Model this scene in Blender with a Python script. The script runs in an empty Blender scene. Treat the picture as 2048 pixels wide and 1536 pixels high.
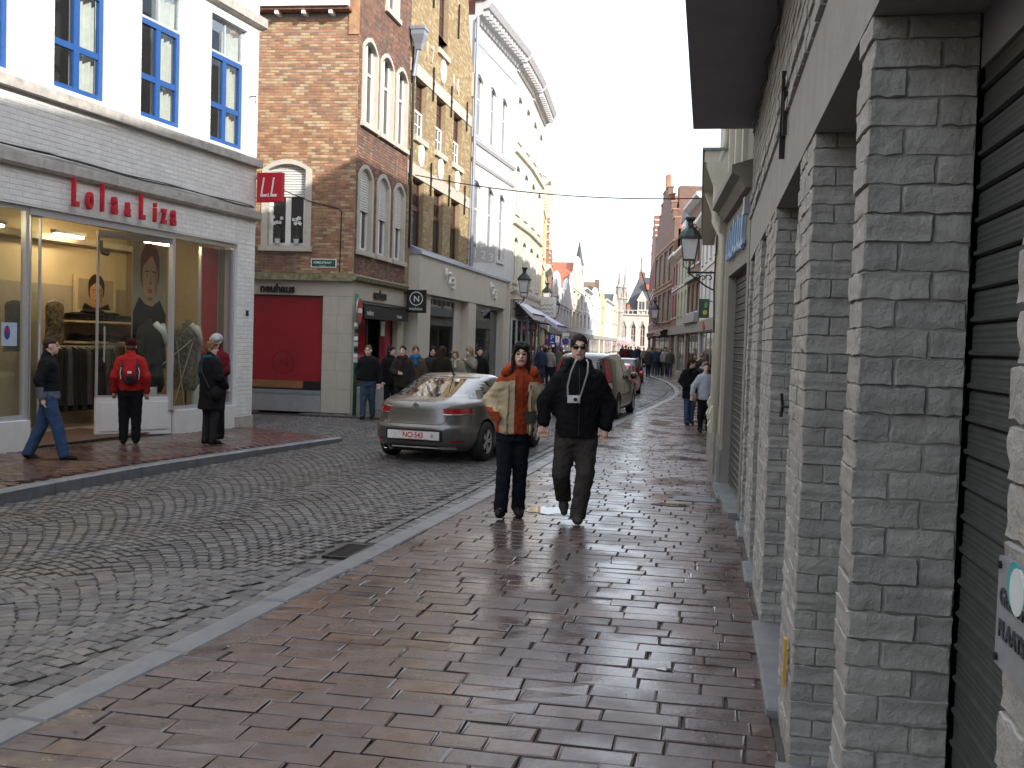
import bpy, bmesh, math, random
import numpy as np
from mathutils import Vector, Matrix
random.seed(7); RS = np.random.RandomState(11)
R = math.radians
S = bpy.context.scene
COL = S.collection

# ---------------------------------------------------------------- camera
CAM_H, YAW, PITCH, ROLL = 1.70, R(10.698), R(-2.346), R(1.776)
def cam_axes():
    f = Vector((-math.sin(YAW)*math.cos(PITCH), math.cos(YAW)*math.cos(PITCH), math.sin(PITCH)))
    r = Vector((math.cos(YAW), math.sin(YAW), 0)); u = r.cross(f)
    c, s = math.cos(ROLL), math.sin(ROLL)
    return f, r*c+u*s, u*c-r*s
_f, _r, _u = cam_axes()
cam = bpy.data.cameras.new('camera'); cam.sensor_width = 36.0; cam.lens = 36.035; cam.clip_start = .05; cam.clip_end = 3000
camo = bpy.data.objects.new('camera', cam); COL.objects.link(camo)
camo.matrix_world = Matrix(((_r.x, _u.x, -_f.x, 0), (_r.y, _u.y, -_f.y, 0), (_r.z, _u.z, -_f.z, CAM_H), (0, 0, 0, 1)))
S.camera = camo

# ---------------------------------------------------------------- sky, sun, exposure
SUN_EL, SUN_AZ = R(25.0), R(128.0)       # azimuth clockwise from +Y: behind the viewer, to the right
W = bpy.data.worlds.new('World'); S.world = W; W.use_nodes = True
nt = W.node_tree; nt.nodes.clear()
o_ = nt.nodes.new('ShaderNodeOutputWorld'); bg = nt.nodes.new('ShaderNodeBackground'); sky = nt.nodes.new('ShaderNodeTexSky')
sky.sky_type = 'NISHITA'; sky.sun_disc = False; sky.sun_elevation = SUN_EL; sky.sun_rotation = SUN_AZ; sky.dust_density = 2.0
tc = nt.nodes.new('ShaderNodeTexCoord'); nz = nt.nodes.new('ShaderNodeTexNoise'); nz.inputs['Scale'].default_value = 2.2; nz.inputs['Detail'].default_value = 7
mp = nt.nodes.new('ShaderNodeMapping'); mp.inputs['Scale'].default_value = (1, 1, 2.2)
rp = nt.nodes.new('ShaderNodeValToRGB'); rp.color_ramp.elements[0].position = .36; rp.color_ramp.elements[1].position = .60
rp.color_ramp.elements[0].color = (.28, .28, .28, 1); rp.color_ramp.elements[1].color = (.97, .97, .97, 1)
mx = nt.nodes.new('ShaderNodeMix'); mx.data_type = 'RGBA'; mx.inputs[7].default_value = (8.0, 8.5, 9.3, 1)
nt.links.new(tc.outputs['Generated'], mp.inputs[0]); nt.links.new(mp.outputs[0], nz.inputs['Vector']); nt.links.new(nz.outputs['Fac'], rp.inputs[0])
nt.links.new(rp.outputs[0], mx.inputs[0]); nt.links.new(sky.outputs[0], mx.inputs[6]); nt.links.new(mx.outputs[2], bg.inputs[0])
bg.inputs[1].default_value = .1; nt.links.new(bg.outputs[0], o_.inputs[0])
sl = bpy.data.lights.new('sun', 'SUN'); sl.energy = 2.6; sl.angle = R(.6); sl.color = (1, .94, .85)
so = bpy.data.objects.new('sun', sl); COL.objects.link(so)
sdir = Vector((math.sin(SUN_AZ)*math.cos(SUN_EL), math.cos(SUN_AZ)*math.cos(SUN_EL), math.sin(SUN_EL)))
so.rotation_euler = (-sdir).to_track_quat('-Z', 'Y').to_euler(); so.location = (20, -20, 30)
S.view_settings.view_transform = 'Standard'; S.view_settings.look = 'None'; S.view_settings.gamma = 1; S.view_settings.use_curve_mapping = False
S.view_settings.exposure = 1.35
S.render.engine = 'CYCLES'; S.cycles.max_bounces = 6; S.cycles.diffuse_bounces = 3; S.cycles.glossy_bounces = 3; S.cycles.transmission_bounces = 4
S.cycles.use_denoising = True; S.cycles.caustics_reflective = False; S.cycles.caustics_refractive = False; S.cycles.sample_clamp_indirect = 6

# ---------------------------------------------------------------- materials
MATS = {}
def mat(name, col, col2=None, rough=.75, rough2=None, metal=0, nscale=6.0, bump=.15, bscale=60.0, palette=None, pvar=.25, stain=None, spec=.5,
        emit=None, alpha=None, trans=0, rscale=1.2, coat=0, streak=None):
    """procedural material. palette: list of brick/tile colours chosen per piece by the tint attribute + object random."""
    if name in MATS: return MATS[name]
    m = bpy.data.materials.new(name); m.use_nodes = True; MATS[name] = m
    t = m.node_tree; N = t.nodes; Lk = t.links; b = N['Principled BSDF']
    b.inputs['Roughness'].default_value = rough; b.inputs['Metallic'].default_value = metal
    b.inputs['Specular IOR Level'].default_value = spec
    co = N.new('ShaderNodeTexCoord').outputs['Object'] if not palette else None
    geo = N.new('ShaderNodeNewGeometry')
    vec = co if co else geo.outputs['Position']
    def noise(scale, detail=4, rough_=.6, v=None):
        n = N.new('ShaderNodeTexNoise'); n.inputs['Scale'].default_value = scale; n.inputs['Detail'].default_value = detail
        n.inputs['Roughness'].default_value = rough_; Lk.new(v or vec, n.inputs['Vector']); return n.outputs['Fac']
    def ramp(fac, p0, c0, p1, c1):
        r = N.new('ShaderNodeValToRGB'); e = r.color_ramp.elements
        e[0].position = p0; e[0].color = (*c0[:3], 1); e[1].position = p1; e[1].color = (*c1[:3], 1); Lk.new(fac, r.inputs[0]); return r.outputs[0]
    def mixc(fac, a, c, blend='MIX'):
        x = N.new('ShaderNodeMix'); x.data_type = 'RGBA'; x.blend_type = blend
        for s_, v in ((0, fac), (6, a), (7, c)):
            if hasattr(v, 'links'): Lk.new(v, x.inputs[s_])
            else: x.inputs[s_].default_value = v if s_ == 0 else (*v[:3], 1)
        return x.outputs[2]
    if palette:
        at = N.new('ShaderNodeAttribute'); at.attribute_name = 'tint'
        oi = N.new('ShaderNodeObjectInfo'); ad = N.new('ShaderNodeMath'); ad.operation = 'ADD'; fr = N.new('ShaderNodeMath'); fr.operation = 'FRACT'
        Lk.new(at.outputs['Fac'], ad.inputs[0]); Lk.new(oi.outputs['Random'], ad.inputs[1]); Lk.new(ad.outputs[0], fr.inputs[0])
        r = N.new('ShaderNodeValToRGB'); cr = r.color_ramp; cr.interpolation = 'CONSTANT'
        n = len(palette)
        for i, c in enumerate(palette):
            e = cr.elements[i] if i < 2 else cr.elements.new(i/n)
            e.position = i/n; e.color = (*c, 1)
        Lk.new(fr.outputs[0], r.inputs[0]); base = r.outputs[0]
        g = ramp(noise(nscale), .3, (1-pvar,)*3, .7, (1+pvar*.4,)*3); base = mixc(1.0, base, g, 'MULTIPLY')
    else:
        c2 = col2 or tuple(c*.82 for c in col)
        base = ramp(noise(nscale), .35, c2, .65, col)
    if stain:
        sc, c, lo, hi = stain
        base = mixc(ramp(noise(sc, 6, .65), lo, (0, 0, 0), hi, (1, 1, 1)), base, c)
    if streak:      # weathering that runs down a wall
        c, lo, hi = streak
        mpn = N.new('ShaderNodeMapping'); mpn.inputs['Scale'].default_value = (3.0, 3.0, .25); Lk.new(vec, mpn.inputs[0])
        base = mixc(ramp(noise(1.3, 5, .6, mpn.outputs[0]), lo, (0, 0, 0), hi, (1, 1, 1)), base, c)
    Lk.new(base, b.inputs['Base Color'])
    if rough2 is not None:
        Lk.new(ramp(noise(rscale, 5, .6, geo.outputs['Position']), .38, (rough2,)*3, .6, (rough,)*3), b.inputs['Roughness'])
    if bump:
        bp = N.new('ShaderNodeBump'); bp.inputs['Strength'].default_value = bump; bp.inputs['Distance'].default_value = .01
        Lk.new(noise(bscale, 5, .6), bp.inputs['Height']); Lk.new(bp.outputs[0], b.inputs['Normal'])
    if emit: b.inputs['Emission Color'].default_value = (*emit[0], 1); b.inputs['Emission Strength'].default_value = emit[1]
    if trans: b.inputs['Transmission Weight'].default_value = trans
    if coat: b.inputs['Coat Weight'].default_value = coat; b.inputs['Coat Roughness'].default_value = .05
    return m
def glass_mat(name, tint=(1, 1, 1), amount=.78, rough=.02):
    """thin pane: see-through with a mirror-like coat (no refraction)"""
    if name in MATS: return MATS[name]
    m = bpy.data.materials.new(name); m.use_nodes = True; MATS[name] = m
    N = m.node_tree.nodes; Lk = m.node_tree.links; out = N['Material Output']; N.remove(N['Principled BSDF'])
    tr = N.new('ShaderNodeBsdfTransparent'); tr.inputs[0].default_value = (*[c*amount for c in tint], 1)
    gl = N.new('ShaderNodeBsdfGlossy'); gl.inputs['Roughness'].default_value = rough; gl.inputs[0].default_value = (.95, .97, 1, 1)
    lw = N.new('ShaderNodeLayerWeight'); lw.inputs[0].default_value = .5
    pw = N.new('ShaderNodeMath'); pw.operation = 'POWER'; pw.inputs[1].default_value = 3.6; Lk.new(lw.outputs['Facing'], pw.inputs[0])
    fr = N.new('ShaderNodeMath'); fr.operation = 'MULTIPLY_ADD'; fr.inputs[1].default_value = .6; fr.inputs[2].default_value = .025; Lk.new(pw.outputs[0], fr.inputs[0])
    mx = N.new('ShaderNodeMixShader'); Lk.new(fr.outputs[0], mx.inputs[0]); Lk.new(tr.outputs[0], mx.inputs[1]); Lk.new(gl.outputs[0], mx.inputs[2]); Lk.new(mx.outputs[0], out.inputs[0])
    return m

# ---------------------------------------------------------------- mesh helpers
class MB:
    def __init__(s): s.v = []; s.f = []; s.t = []; s.m = []
    def quad(s, a, b, c, d, tint=0, mi=0):
        n = len(s.v); s.v += [a, b, c, d]; s.f.append((n, n+1, n+2, n+3)); s.t.append(tint); s.m.append(mi); return s
    def poly(s, pts, tint=0, mi=0):
        n = len(s.v); s.v += list(pts); s.f.append(tuple(range(n, n+len(pts)))); s.t.append(tint); s.m.append(mi); return s
    def box(s, x0, x1, y0, y1, z0, z1, tint=0, mi=0, skip=()):
        n = len(s.v)
        s.v += [(x0, y0, z0), (x1, y0, z0), (x1, y1, z0), (x0, y1, z0), (x0, y0, z1), (x1, y0, z1), (x1, y1, z1), (x0, y1, z1)]
        F = {'b': (0, 3, 2, 1), 't': (4, 5, 6, 7), 'f': (0, 1, 5, 4), 'r': (1, 2, 6, 5), 'k': (2, 3, 7, 6), 'l': (3, 0, 4, 7)}
        for k, q in F.items():
            if k not in skip: s.f.append(tuple(n+i for i in q)); s.t.append(tint); s.m.append(mi)
        return s
    def obox(s, c, ax, ay, az, tint=0, mi=0):   # oriented box, half-axes as vectors
        c = Vector(c); ax = Vector(ax); ay = Vector(ay); az = Vector(az); n = len(s.v)
        for k in (-1, 1):
            for (i, j) in ((-1, -1), (1, -1), (1, 1), (-1, 1)): s.v.append(tuple(c+ax*i+ay*j+az*k))
        for q in ((0, 3, 2, 1), (4, 5, 6, 7), (0, 1, 5, 4), (1, 2, 6, 5), (2, 3, 7, 6), (3, 0, 4, 7)):
            s.f.append(tuple(n+i for i in q)); s.t.append(tint); s.m.append(mi)
        return s
    def chamf(s, x0, x1, y0, y1, z0, z1, c=.006, tint=0, mi=0, tilt=(0, 0)):   # block lying flat with chamfered top edges
        n = len(s.v); cx, cy = (x0+x1)/2, (y0+y1)/2
        dz = lambda x, y: (x-cx)*tilt[0]+(y-cy)*tilt[1]
        P = [(x0, y0, z0), (x1, y0, z0), (x1, y1, z0), (x0, y1, z0)]
        P += [(x, y, z1-c+dz(x, y)) for x, y in ((x0, y0), (x1, y0), (x1, y1), (x0, y1))]
        P += [(x, y, z1+dz(x, y)) for x, y in ((x0+c, y0+c), (x1-c, y0+c), (x1-c, y1-c), (x0+c, y1-c))]
        s.v += P
        for k in range(4):
            j = (k+1) % 4
            for a, b in ((0, 4), (4, 8)):
                s.f.append((n+a+k, n+a+j, n+b+j, n+b+k)); s.t.append(tint); s.m.append(mi)
        s.f.append((n+8, n+9, n+10, n+11)); s.t.append(tint); s.m.append(mi); return s
    def prism(s, pts, y0, y1, tint=0, mi=0):    # polygon in x,z (counter-clockwise seen from -y) extruded from y0 (front) to y1
        n = len(s.v); k = len(pts)
        s.v += [(x, y0, z) for x, z in pts] + [(x, y1, z) for x, z in pts]
        s.f.append(tuple(range(n, n+k))); s.f.append(tuple(range(n+2*k-1, n+k-1, -1))); s.t += [tint]*2; s.m += [mi]*2
        for i in range(k):
            j = (i+1) % k; s.f.append((n+j, n+i, n+k+i, n+k+j)); s.t.append(tint); s.m.append(mi)
        return s
    def vprism(s, pts, z0, z1, tint=0, mi=0):   # polygon in x,y extruded up
        n = len(s.v); k = len(pts)
        s.v += [(x, y, z0) for x, y in pts] + [(x, y, z1) for x, y in pts]
        s.f.append(tuple(range(n+k-1, n-1, -1))); s.f.append(tuple(range(n+k, n+2*k))); s.t += [tint]*2; s.m += [mi]*2
        for i in range(k):
            j = (i+1) % k; s.f.append((n+i, n+j, n+k+j, n+k+i)); s.t.append(tint); s.m.append(mi)
        return s
    def xprism(s, pts, x0, x1, tint=0, mi=0):   # profile in y,z extruded along x
        n = len(s.v); k = len(pts)
        s.v += [(x0, y, z) for y, z in pts] + [(x1, y, z) for y, z in pts]
        s.f.append(tuple(range(n+k-1, n-1, -1))); s.f.append(tuple(range(n+k, n+2*k))); s.t += [tint]*2; s.m += [mi]*2
        for i in range(k):
            j = (i+1) % k; s.f.append((n+i, n+j, n+k+j, n+k+i)); s.t.append(tint); s.m.append(mi)
        return s
    def tube(s, pts, r, n=8, tint=0, mi=0, cap=True):
        pts = [Vector(p) for p in pts]; rs = r if isinstance(r, (list, tuple)) else [r]*len(pts); b0 = len(s.v); up = Vector((0, 0, 1))
        for i, p in enumerate(pts):
            d = (pts[min(i+1, len(pts)-1)]-pts[max(i-1, 0)]).normalized()
            a = d.cross(up) if abs(d.z) < .95 else d.cross(Vector((0, 1, 0))); a.normalize(); b = d.cross(a)
            for k in range(n):
                an = 2*math.pi*k/n; s.v.append(tuple(p+(a*math.cos(an)+b*math.sin(an))*rs[i]))
        for i in range(len(pts)-1):
            for k in range(n):
                j = (k+1) % n; s.f.append((b0+i*n+k, b0+i*n+j, b0+(i+1)*n+j, b0+(i+1)*n+k)); s.t.append(tint); s.m.append(mi)
        if cap:
            s.f.append(tuple(b0+k for k in reversed(range(n)))); s.f.append(tuple(b0+(len(pts)-1)*n+k for k in range(n))); s.t += [tint]*2; s.m += [mi]*2
        return s
    def lathe(s, prof, c=(0, 0, 0), n=12, axis='z', tint=0, mi=0, cap=True):   # prof: list of (radius, height)
        b0 = len(s.v); c = Vector(c)
        for r, h in prof:
            for k in range(n):
                a = 2*math.pi*(k+.5)/n
                if axis == 'z': p = (r*math.cos(a), r*math.sin(a), h)
                elif axis == 'x': p = (h, r*math.cos(a), r*math.sin(a))
                else: p = (r*math.sin(a), h, r*math.cos(a))
                s.v.append(tuple(c+Vector(p)))
        for i in range(len(prof)-1):
            for k in range(n):
                j = (k+1) % n; s.f.append((b0+i*n+k, b0+i*n+j, b0+(i+1)*n+j, b0+(i+1)*n+k)); s.t.append(tint); s.m.append(mi)
        if cap:
            s.f.append(tuple(b0+k for k in reversed(range(n)))); s.f.append(tuple(b0+(len(prof)-1)*n+k for k in range(n))); s.t += [tint]*2; s.m += [mi]*2
        return s
    def build(s, name, m, parent=None, smooth=False, loc=None, rotz=None, link=True):
        me = bpy.data.meshes.new(name); me.from_pydata([tuple(map(float, p)) for p in s.v], [], s.f)
        ms = m if isinstance(m, (list, tuple)) else [m]
        for x in ms: me.materials.append(x)
        if len(ms) > 1: me.polygons.foreach_set('material_index', s.m)
        if any(s.t):
            a = me.attributes.new('tint', 'FLOAT', 'FACE'); a.data.foreach_set('value', np.array(s.t, dtype=np.float32))
        if smooth: me.polygons.foreach_set('use_smooth', [True]*len(me.polygons))
        me.update()
        return obj(name, me, parent, loc, rotz)
def obj(name, data, parent=None, loc=None, rotz=None):
    o = bpy.data.objects.new(name, data); COL.objects.link(o)
    if parent is not None: o.parent = parent
    if loc is not None: o.location = loc
    if rotz is not None: o.rotation_euler = (0, 0, rotz)
    return o
def tag(o, label=None, cat=None, group=None, kind=None):
    if label: o['label'] = label
    if cat: o['category'] = cat
    if group: o['group'] = group
    if kind: o['kind'] = kind
    return o
def thing(name, label, cat, loc=(0, 0, 0), rotz=0, group=None):
    o = obj(name, None, None, loc, rotz); o.empty_display_size = .3
    return tag(o, label, cat, group)
def frame(name, p0, p1, label, cat='building', group=None, z=0):
    """an Empty at the left end of a facade: local x runs along it, local y inward, z up"""
    a = math.atan2(p1[1]-p0[1], p1[0]-p0[0])
    return thing(name, label, cat, (p0[0], p0[1], z), a, group), math.dist(p0[:2], p1[:2])
def text(name, body, m, parent, loc, size, rot=(math.pi/2, 0, 0), ext=.004, sx=1.0, align='LEFT', bold=0.0, shear=0, sp=1.0):
    c = bpy.data.curves.new(name, 'FONT'); c.body = body; c.size = size; c.extrude = ext; c.align_x = align; c.offset = bold; c.shear = shear; c.space_character = sp; c.resolution_u = 3
    c.materials.append(m); t_ = bpy.data.objects.new(name, c); me = bpy.data.meshes.new_from_object(t_); bpy.data.objects.remove(t_)
    o = obj(name, me, parent, loc); o.rotation_euler = rot; o.scale = (sx, 1, 1); return o
def adopt(tmp, root):
    """hand the parts built in a second facade's coordinates over to the building they belong to"""
    def M(o): return Matrix.Translation(o.location) @ o.rotation_euler.to_matrix().to_4x4() @ Matrix.Diagonal((*o.scale, 1))
    T = M(root).inverted() @ M(tmp)
    for ch in [c for c in tmp.children]:
        m_ = T @ M(ch); ch.parent = root; ch.matrix_basis = m_
    bpy.data.objects.remove(tmp)
def spare(p0, p1, z=0):
    return obj('spare', None, None, (p0[0], p0[1], z), math.atan2(p1[1]-p0[1], p1[0]-p0[0]))
def arch_pts(x0, x1, zs, rise, n=10): return [(x0+(x1-x0)*i/n, zs+rise*(1-(2*i/n-1)**2)) for i in range(n+1)]
def surround(par, x0, x1, z0, zs, rise, w, m, mw, y0=-.03, y1=.12, name='window_surround'):
    """stone frame round an opening with a segmental head; mw fills the corners above the arch"""
    mb = MB(); mb.box(x0, x0+w, y0, y1, z0, zs); mb.box(x1-w, x1, y0, y1, z0, zs)
    o = arch_pts(x0, x1, zs, rise); i = arch_pts(x0+w, x1-w, zs-.0, max(rise-w*.75, .02)); n = len(o)
    for k in range(n-1): mb.prism([i[k], i[k+1], o[k+1], o[k]], y0, y1)
    mb.box(x0-.04, x1+.04, y0-.05, y1, z0-.11, z0); mb.build(name, m, par)
    if mw:
        f = MB(); top = zs+rise
        for k in range(n-1):
            if max(o[k][1], o[k+1][1]) < top-.001 or min(o[k][1], o[k+1][1]) < top-.001: f.quad((o[k][0], -.001, o[k][1]), (o[k+1][0], -.001, o[k+1][1]), (o[k+1][0], -.001, top), (o[k][0], -.001, top))
        f.build('spandrel', mw, par)
def window(par, x0, x1, z0, z1, y, mf, mg, cols=(0, .5, 1), rows=(0, 1), fw=.055, bar=.03, depth=.05, name='window', back=None, label=None):
    """frame mesh with a pane in each light; cols, rows are fractions"""
    f = MB(); w, h = x1-x0, z1-z0
    f.box(x0, x0+fw, y, y+depth, z0, z1); f.box(x1-fw, x1, y, y+depth, z0, z1); f.box(x0+fw, x1-fw, y, y+depth, z0, z0+fw); f.box(x0+fw, x1-fw, y, y+depth, z1-fw, z1)
    for c in cols[1:-1]: f.box(x0+w*c-bar, x0+w*c+bar, y+.004, y+depth-.004, z0+fw, z1-fw)
    for r in rows[1:-1]: f.box(x0+fw, x1-fw, y+.008, y+depth-.008, z0+h*r-bar*.8, z0+h*r+bar*.8)
    o = f.build(name, mf, par)
    if label: o['label'] = label
    for i in range(len(cols)-1):
        for j in range(len(rows)-1):
            a, b = x0+w*cols[i]+(fw if i == 0 else bar), x0+w*cols[i+1]-(fw if i == len(cols)-2 else bar)
            c, d = z0+h*rows[j]+(fw if j == 0 else bar*.8), z0+h*rows[j+1]-(fw if j == len(rows)-2 else bar*.8)
            MB().box(a-.005, b+.005, y+depth*.5, y+depth*.5+.006, c-.005, d+.005).build('pane', mg, o)
    if back: MB().box(x0, x1, y+.35, y+.36, z0, z1).build('dark_backing', back, o)  # flat sheet coloured dark in place of the unlit room
    return o
def copy_tree(o, parent=None):
    c = o.copy(); COL.objects.link(c)
    if parent is not None: c.parent = parent
    for ch in list(o.children): copy_tree(ch, c)
    return c
# unit blocks with uneven faces, shared by single bricks, tiles and setts
def rough_unit(seed):
    """hand-made brick: a block with uneven, rounded arrises and a dented face"""
    r = random.Random(seed); bm = bmesh.new(); bmesh.ops.create_cube(bm, size=1); bmesh.ops.bevel(bm, geom=list(bm.edges), offset=.03, segments=1, affect='EDGES')
    bmesh.ops.subdivide_edges(bm, edges=[e for e in bm.edges if e.calc_length() > .4], cuts=3, use_grid_fill=True)
    ph = [r.uniform(0, 6.28) for _ in range(9)]
    for v in bm.verts:
        x, y, z = v.co; n = math.sin(7*x+ph[0])*math.sin(5*z+ph[1])+.7*math.sin(13*x+9*z+ph[2])+.6*math.sin(11*y+7*z+ph[3]); m_ = math.sin(9*x+8*y+ph[4])+.6*math.sin(17*x+12*y+ph[5])
        v.co.y += .010*n*(1 if y < 0 else -1)+r.uniform(-.008, .008); v.co.x += .016*(math.sin(6*y+ph[6])+math.sin(8*z+ph[7]))*.6*(1 if abs(x) > .4 else 0); v.co.z += .030*m_*(1 if abs(z) > .3 else .1)+r.uniform(-.012, .012)
    me = bpy.data.meshes.new('brick'); bm.to_mesh(me); bm.free(); me.polygons.foreach_set('use_smooth', [True]*len(me.polygons)); me.set_sharp_from_angle(angle=R(28)); return me
def lumpy_unit(seed, nx=3, nz=2, amp=.03, ch=.06):
    r = random.Random(seed)
    bm = bmesh.new(); bmesh.ops.create_cube(bm, size=1)
    bmesh.ops.bevel(bm, geom=list(bm.edges), offset=ch, segments=1, affect='EDGES')
    for v in bm.verts:
        v.co.x += r.uniform(-amp, amp)*.5; v.co.y += r.uniform(-amp, amp); v.co.z += r.uniform(-amp, amp)
    me = bpy.data.meshes.new('brick'); bm.to_mesh(me); bm.free(); return me
def wall_cells(L, z0, z1, ops, xstart=0):
    """rectangles of wall around rectangular openings (x0,x1,z0,z1)"""
    xs = sorted({xstart, L, *[min(max(o[i], xstart), L) for o in ops for i in (0, 1)]}); zs = sorted({z0, z1, *[min(max(o[i], z0), z1) for o in ops for i in (2, 3)]})
    out = []
    for i in range(len(xs)-1):
        run = None
        for j in range(len(zs)-1):
            cx, cz = (xs[i]+xs[i+1])/2, (zs[j]+zs[j+1])/2
            if any(o[0] < cx < o[1] and o[2] < cz < o[3] for o in ops):
                if run: out.append((xs[i], xs[i+1], *run)); run = None
            else: run = (run[0] if run else zs[j], zs[j+1])
        if run: out.append((xs[i], xs[i+1], *run))
    return out
def wall(parent, m, L, z0, z1, ops, th=.3, name='wall', xstart=0, y=0):
    mb = MB()
    for c in wall_cells(L, z0, z1, ops, xstart): mb.quad((c[0], y, c[2]), (c[1], y, c[2]), (c[1], y, c[3]), (c[0], y, c[3]))
    for (a, b, c, d) in ops:
        mb.quad((a, y, c), (a, y+th, c), (a, y+th, d), (a, y, d)); mb.quad((b, y+th, c), (b, y, c), (b, y, d), (b, y+th, d))
        mb.quad((a, y, d), (a, y+th, d), (b, y+th, d), (b, y, d)); mb.quad((a, y+th, c), (a, y, c), (b, y, c), (b, y+th, c))
    mb.quad((xstart, y+th, z0), (xstart, y, z0), (xstart, y, z1), (xstart, y+th, z1)); mb.quad((L, y, z0), (L, y+th, z0), (L, y+th, z1), (L, y, z1)); mb.quad((xstart, y, z1), (L, y, z1), (L, y+th, z1), (xstart, y+th, z1))
    return mb.build(name, m, parent)
def brick_list(L, z0, z1, ops, bl=.215, bh=.06, j=.012, xstart=0, jit=.0):
    """courses of bricks on a facade; ops (x0,x1,z0,z1[,arch rise]) are left free. Returns x0,x1,z0,z1 lists."""
    out = []; pitch = bh+j; n = int((z1-z0)/pitch); rr = random.Random(int(L*1000)+int(z0*77))
    for k in range(n):
        a = z0+k*pitch+j/2; zc = a+bh/2
        cuts = []
        for o in ops:
            rise = o[4] if len(o) > 4 else 0
            if o[2]-.02 < zc < o[3]:
                cuts.append((o[0], o[1]))
            elif rise and o[3] <= zc < o[3]+rise:
                f = math.sqrt(max(0, 1-((zc-o[3])/rise)))*.5*(o[1]-o[0]); mcx = (o[0]+o[1])/2; cuts.append((mcx-f, mcx+f))
        cuts.sort(); segs = []; x = xstart
        for c in cuts:
            if c[0] > x: segs.append((x, c[0]))
            x = max(x, c[1])
        if x < L: segs.append((x, L))
        off = (k % 2)*(bl+j)/2
        for s0, s1 in segs:
            i = math.floor((s0-xstart-off)/(bl+j)); b = xstart+off+i*(bl+j)
            while b < s1-.01:
                p, q = max(b, s0)+.0, min(b+bl, s1)
                if q-p > .03: out.append((p, q, a, a+bh))
                b += bl+j
    return out
BRICK_UNITS = None
def lay_bricks(parent, bricks, m, nobj=300, proud=.008, frameobj=None, key=None, name='brick', side=None, core=.002):
    """the nearest nobj bricks become objects that share a mesh, the rest one joined part. side: (p, along, out) turns facade coords into parent coords"""
    global BRICK_UNITS
    if BRICK_UNITS is None: BRICK_UNITS = [lumpy_unit(s, ch=.05, amp=.012) for s in range(6)]
    rr = random.Random(len(bricks)); bricks = sorted(bricks, key=key) if key else bricks
    units = []
    for u in BRICK_UNITS:
        c = u.copy(); c.materials.clear(); c.materials.append(m); units.append(c)
    p, al, ou = side if side else (Vector((0, 0, 0)), Vector((1, 0, 0)), Vector((0, -1, 0)))
    ang = math.atan2(al.y, al.x)
    for i, (x0, x1, z0, z1) in enumerate(bricks[:nobj]):
        pr = proud+rr.uniform(-.3, .3)*proud; c = p+al*((x0+x1)/2)+ou*(pr/2-.012)
        o = obj(name, units[rr.randrange(6)], parent, (c.x, c.y, (z0+z1)/2), ang); o.scale = (x1-x0, pr+.024, z1-z0)
    mb = MB()
    for (x0, x1, z0, z1) in bricks[nobj:]:
        pr = proud+rr.uniform(-.3, .3)*proud; e = .004; tn = rr.random()*.98+.01
        def q(x, o, z): w = p+al*x+ou*o; return (w.x, w.y, z)
        n = len(mb.v)
        mb.v += [q(x0, -core, z0), q(x1, -core, z0), q(x1, -core, z1), q(x0, -core, z1), q(x0+e, pr, z0+e), q(x1-e, pr, z0+e), q(x1-e, pr, z1-e), q(x0+e, pr, z1-e)]
        for f in ((4, 5, 6, 7), (0, 1, 5, 4), (1, 2, 6, 5), (2, 3, 7, 6), (3, 0, 4, 7)): mb.f.append(tuple(n+i for i in f)); mb.t.append(tn); mb.m.append(0)
    if mb.f: tag(mb.build('brickwork', m, parent), kind='stuff')
# ---------------------------------------------------------------- ground, road, pavements
KR = np.array([(-5, -3.6), (0, -3.22), (3.7, -2.94), (5, -2.82), (7.4, -2.66), (11.2, -2.44), (17, -2.2), (23.7, -1.91), (29, -1.5), (33, -1.25), (36, -1.13), (38.8, -1.11), (43, -1.3), (49, -1.79), (55, -2.55), (61, -3.5), (80, -5.5), (130, -8.8), (190, -12.5)])
KL = np.array([(-5, -7.3), (5, -6.72), (8.75, -6.64), (10.3, -6.56), (12.4, -6.34), (14.5, -6.06), (16.0, -5.84)])
BL = np.array([(20.8, -7.6), (32, -7.6), (37.7, -7.3), (41.8, -7.38), (47.0, -7.72), (52.5, -8.4), (75, -11.7), (190, -16.3)])   # building line on the far left
kr = lambda y: float(np.interp(y, KR[:, 0], KR[:, 1]))
kl = lambda y: float(np.interp(y, KL[:, 0], KL[:, 1]))
bl = lambda y: float(np.interp(y, BL[:, 0], BL[:, 1]))
def left_edge(y):
    if y < 16.0: return kl(y)
    if y < 17.3: return -5.84-(y-16.0)*1.75
    if y < 20.6: return -16.0
    if y < 21.6: return -6.35
    return bl(y)+1.25
zL = lambda y: float(np.interp(y, [5, 11, 17.4], [.1, .1, .03]))
m_joint = mat('joint sand', (.085, .075, .065), (.05, .045, .04), rough=.85, rough2=.6, nscale=9, bump=.4, bscale=80)
m_tile = mat('clay pavement tile', (.2, .1, .1), rough=.40, rough2=.085, rscale=1.5, nscale=9, bump=.13, bscale=40, pvar=.35, stain=(5, (.07, .058, .056), .56, .80),
             palette=[(.112, .081, .075), (.122, .087, .080), (.106, .078, .073), (.130, .091, .082), (.115, .082, .076), (.110, .080, .075), (.148, .098, .083), (.104, .075, .070)])
m_sett = mat('porphyry sett', (.2, .2, .2), rough=.62, rough2=.36, rscale=.9, nscale=14, bump=.35, bscale=90, pvar=.3, stain=(3, (.13, .115, .10), .55, .85),
             palette=[(.125, .120, .116), (.148, .140, .133), (.100, .097, .096), (.14, .127, .118), (.115, .113, .115), (.165, .155, .146), (.09, .086, .084)])
m_kerb = mat('bluestone kerb', (.20, .205, .215), (.14, .145, .155), rough=.5, rough2=.3, nscale=5, bump=.25, bscale=70, stain=(4, (.08, .075, .07), .58, .75))
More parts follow.
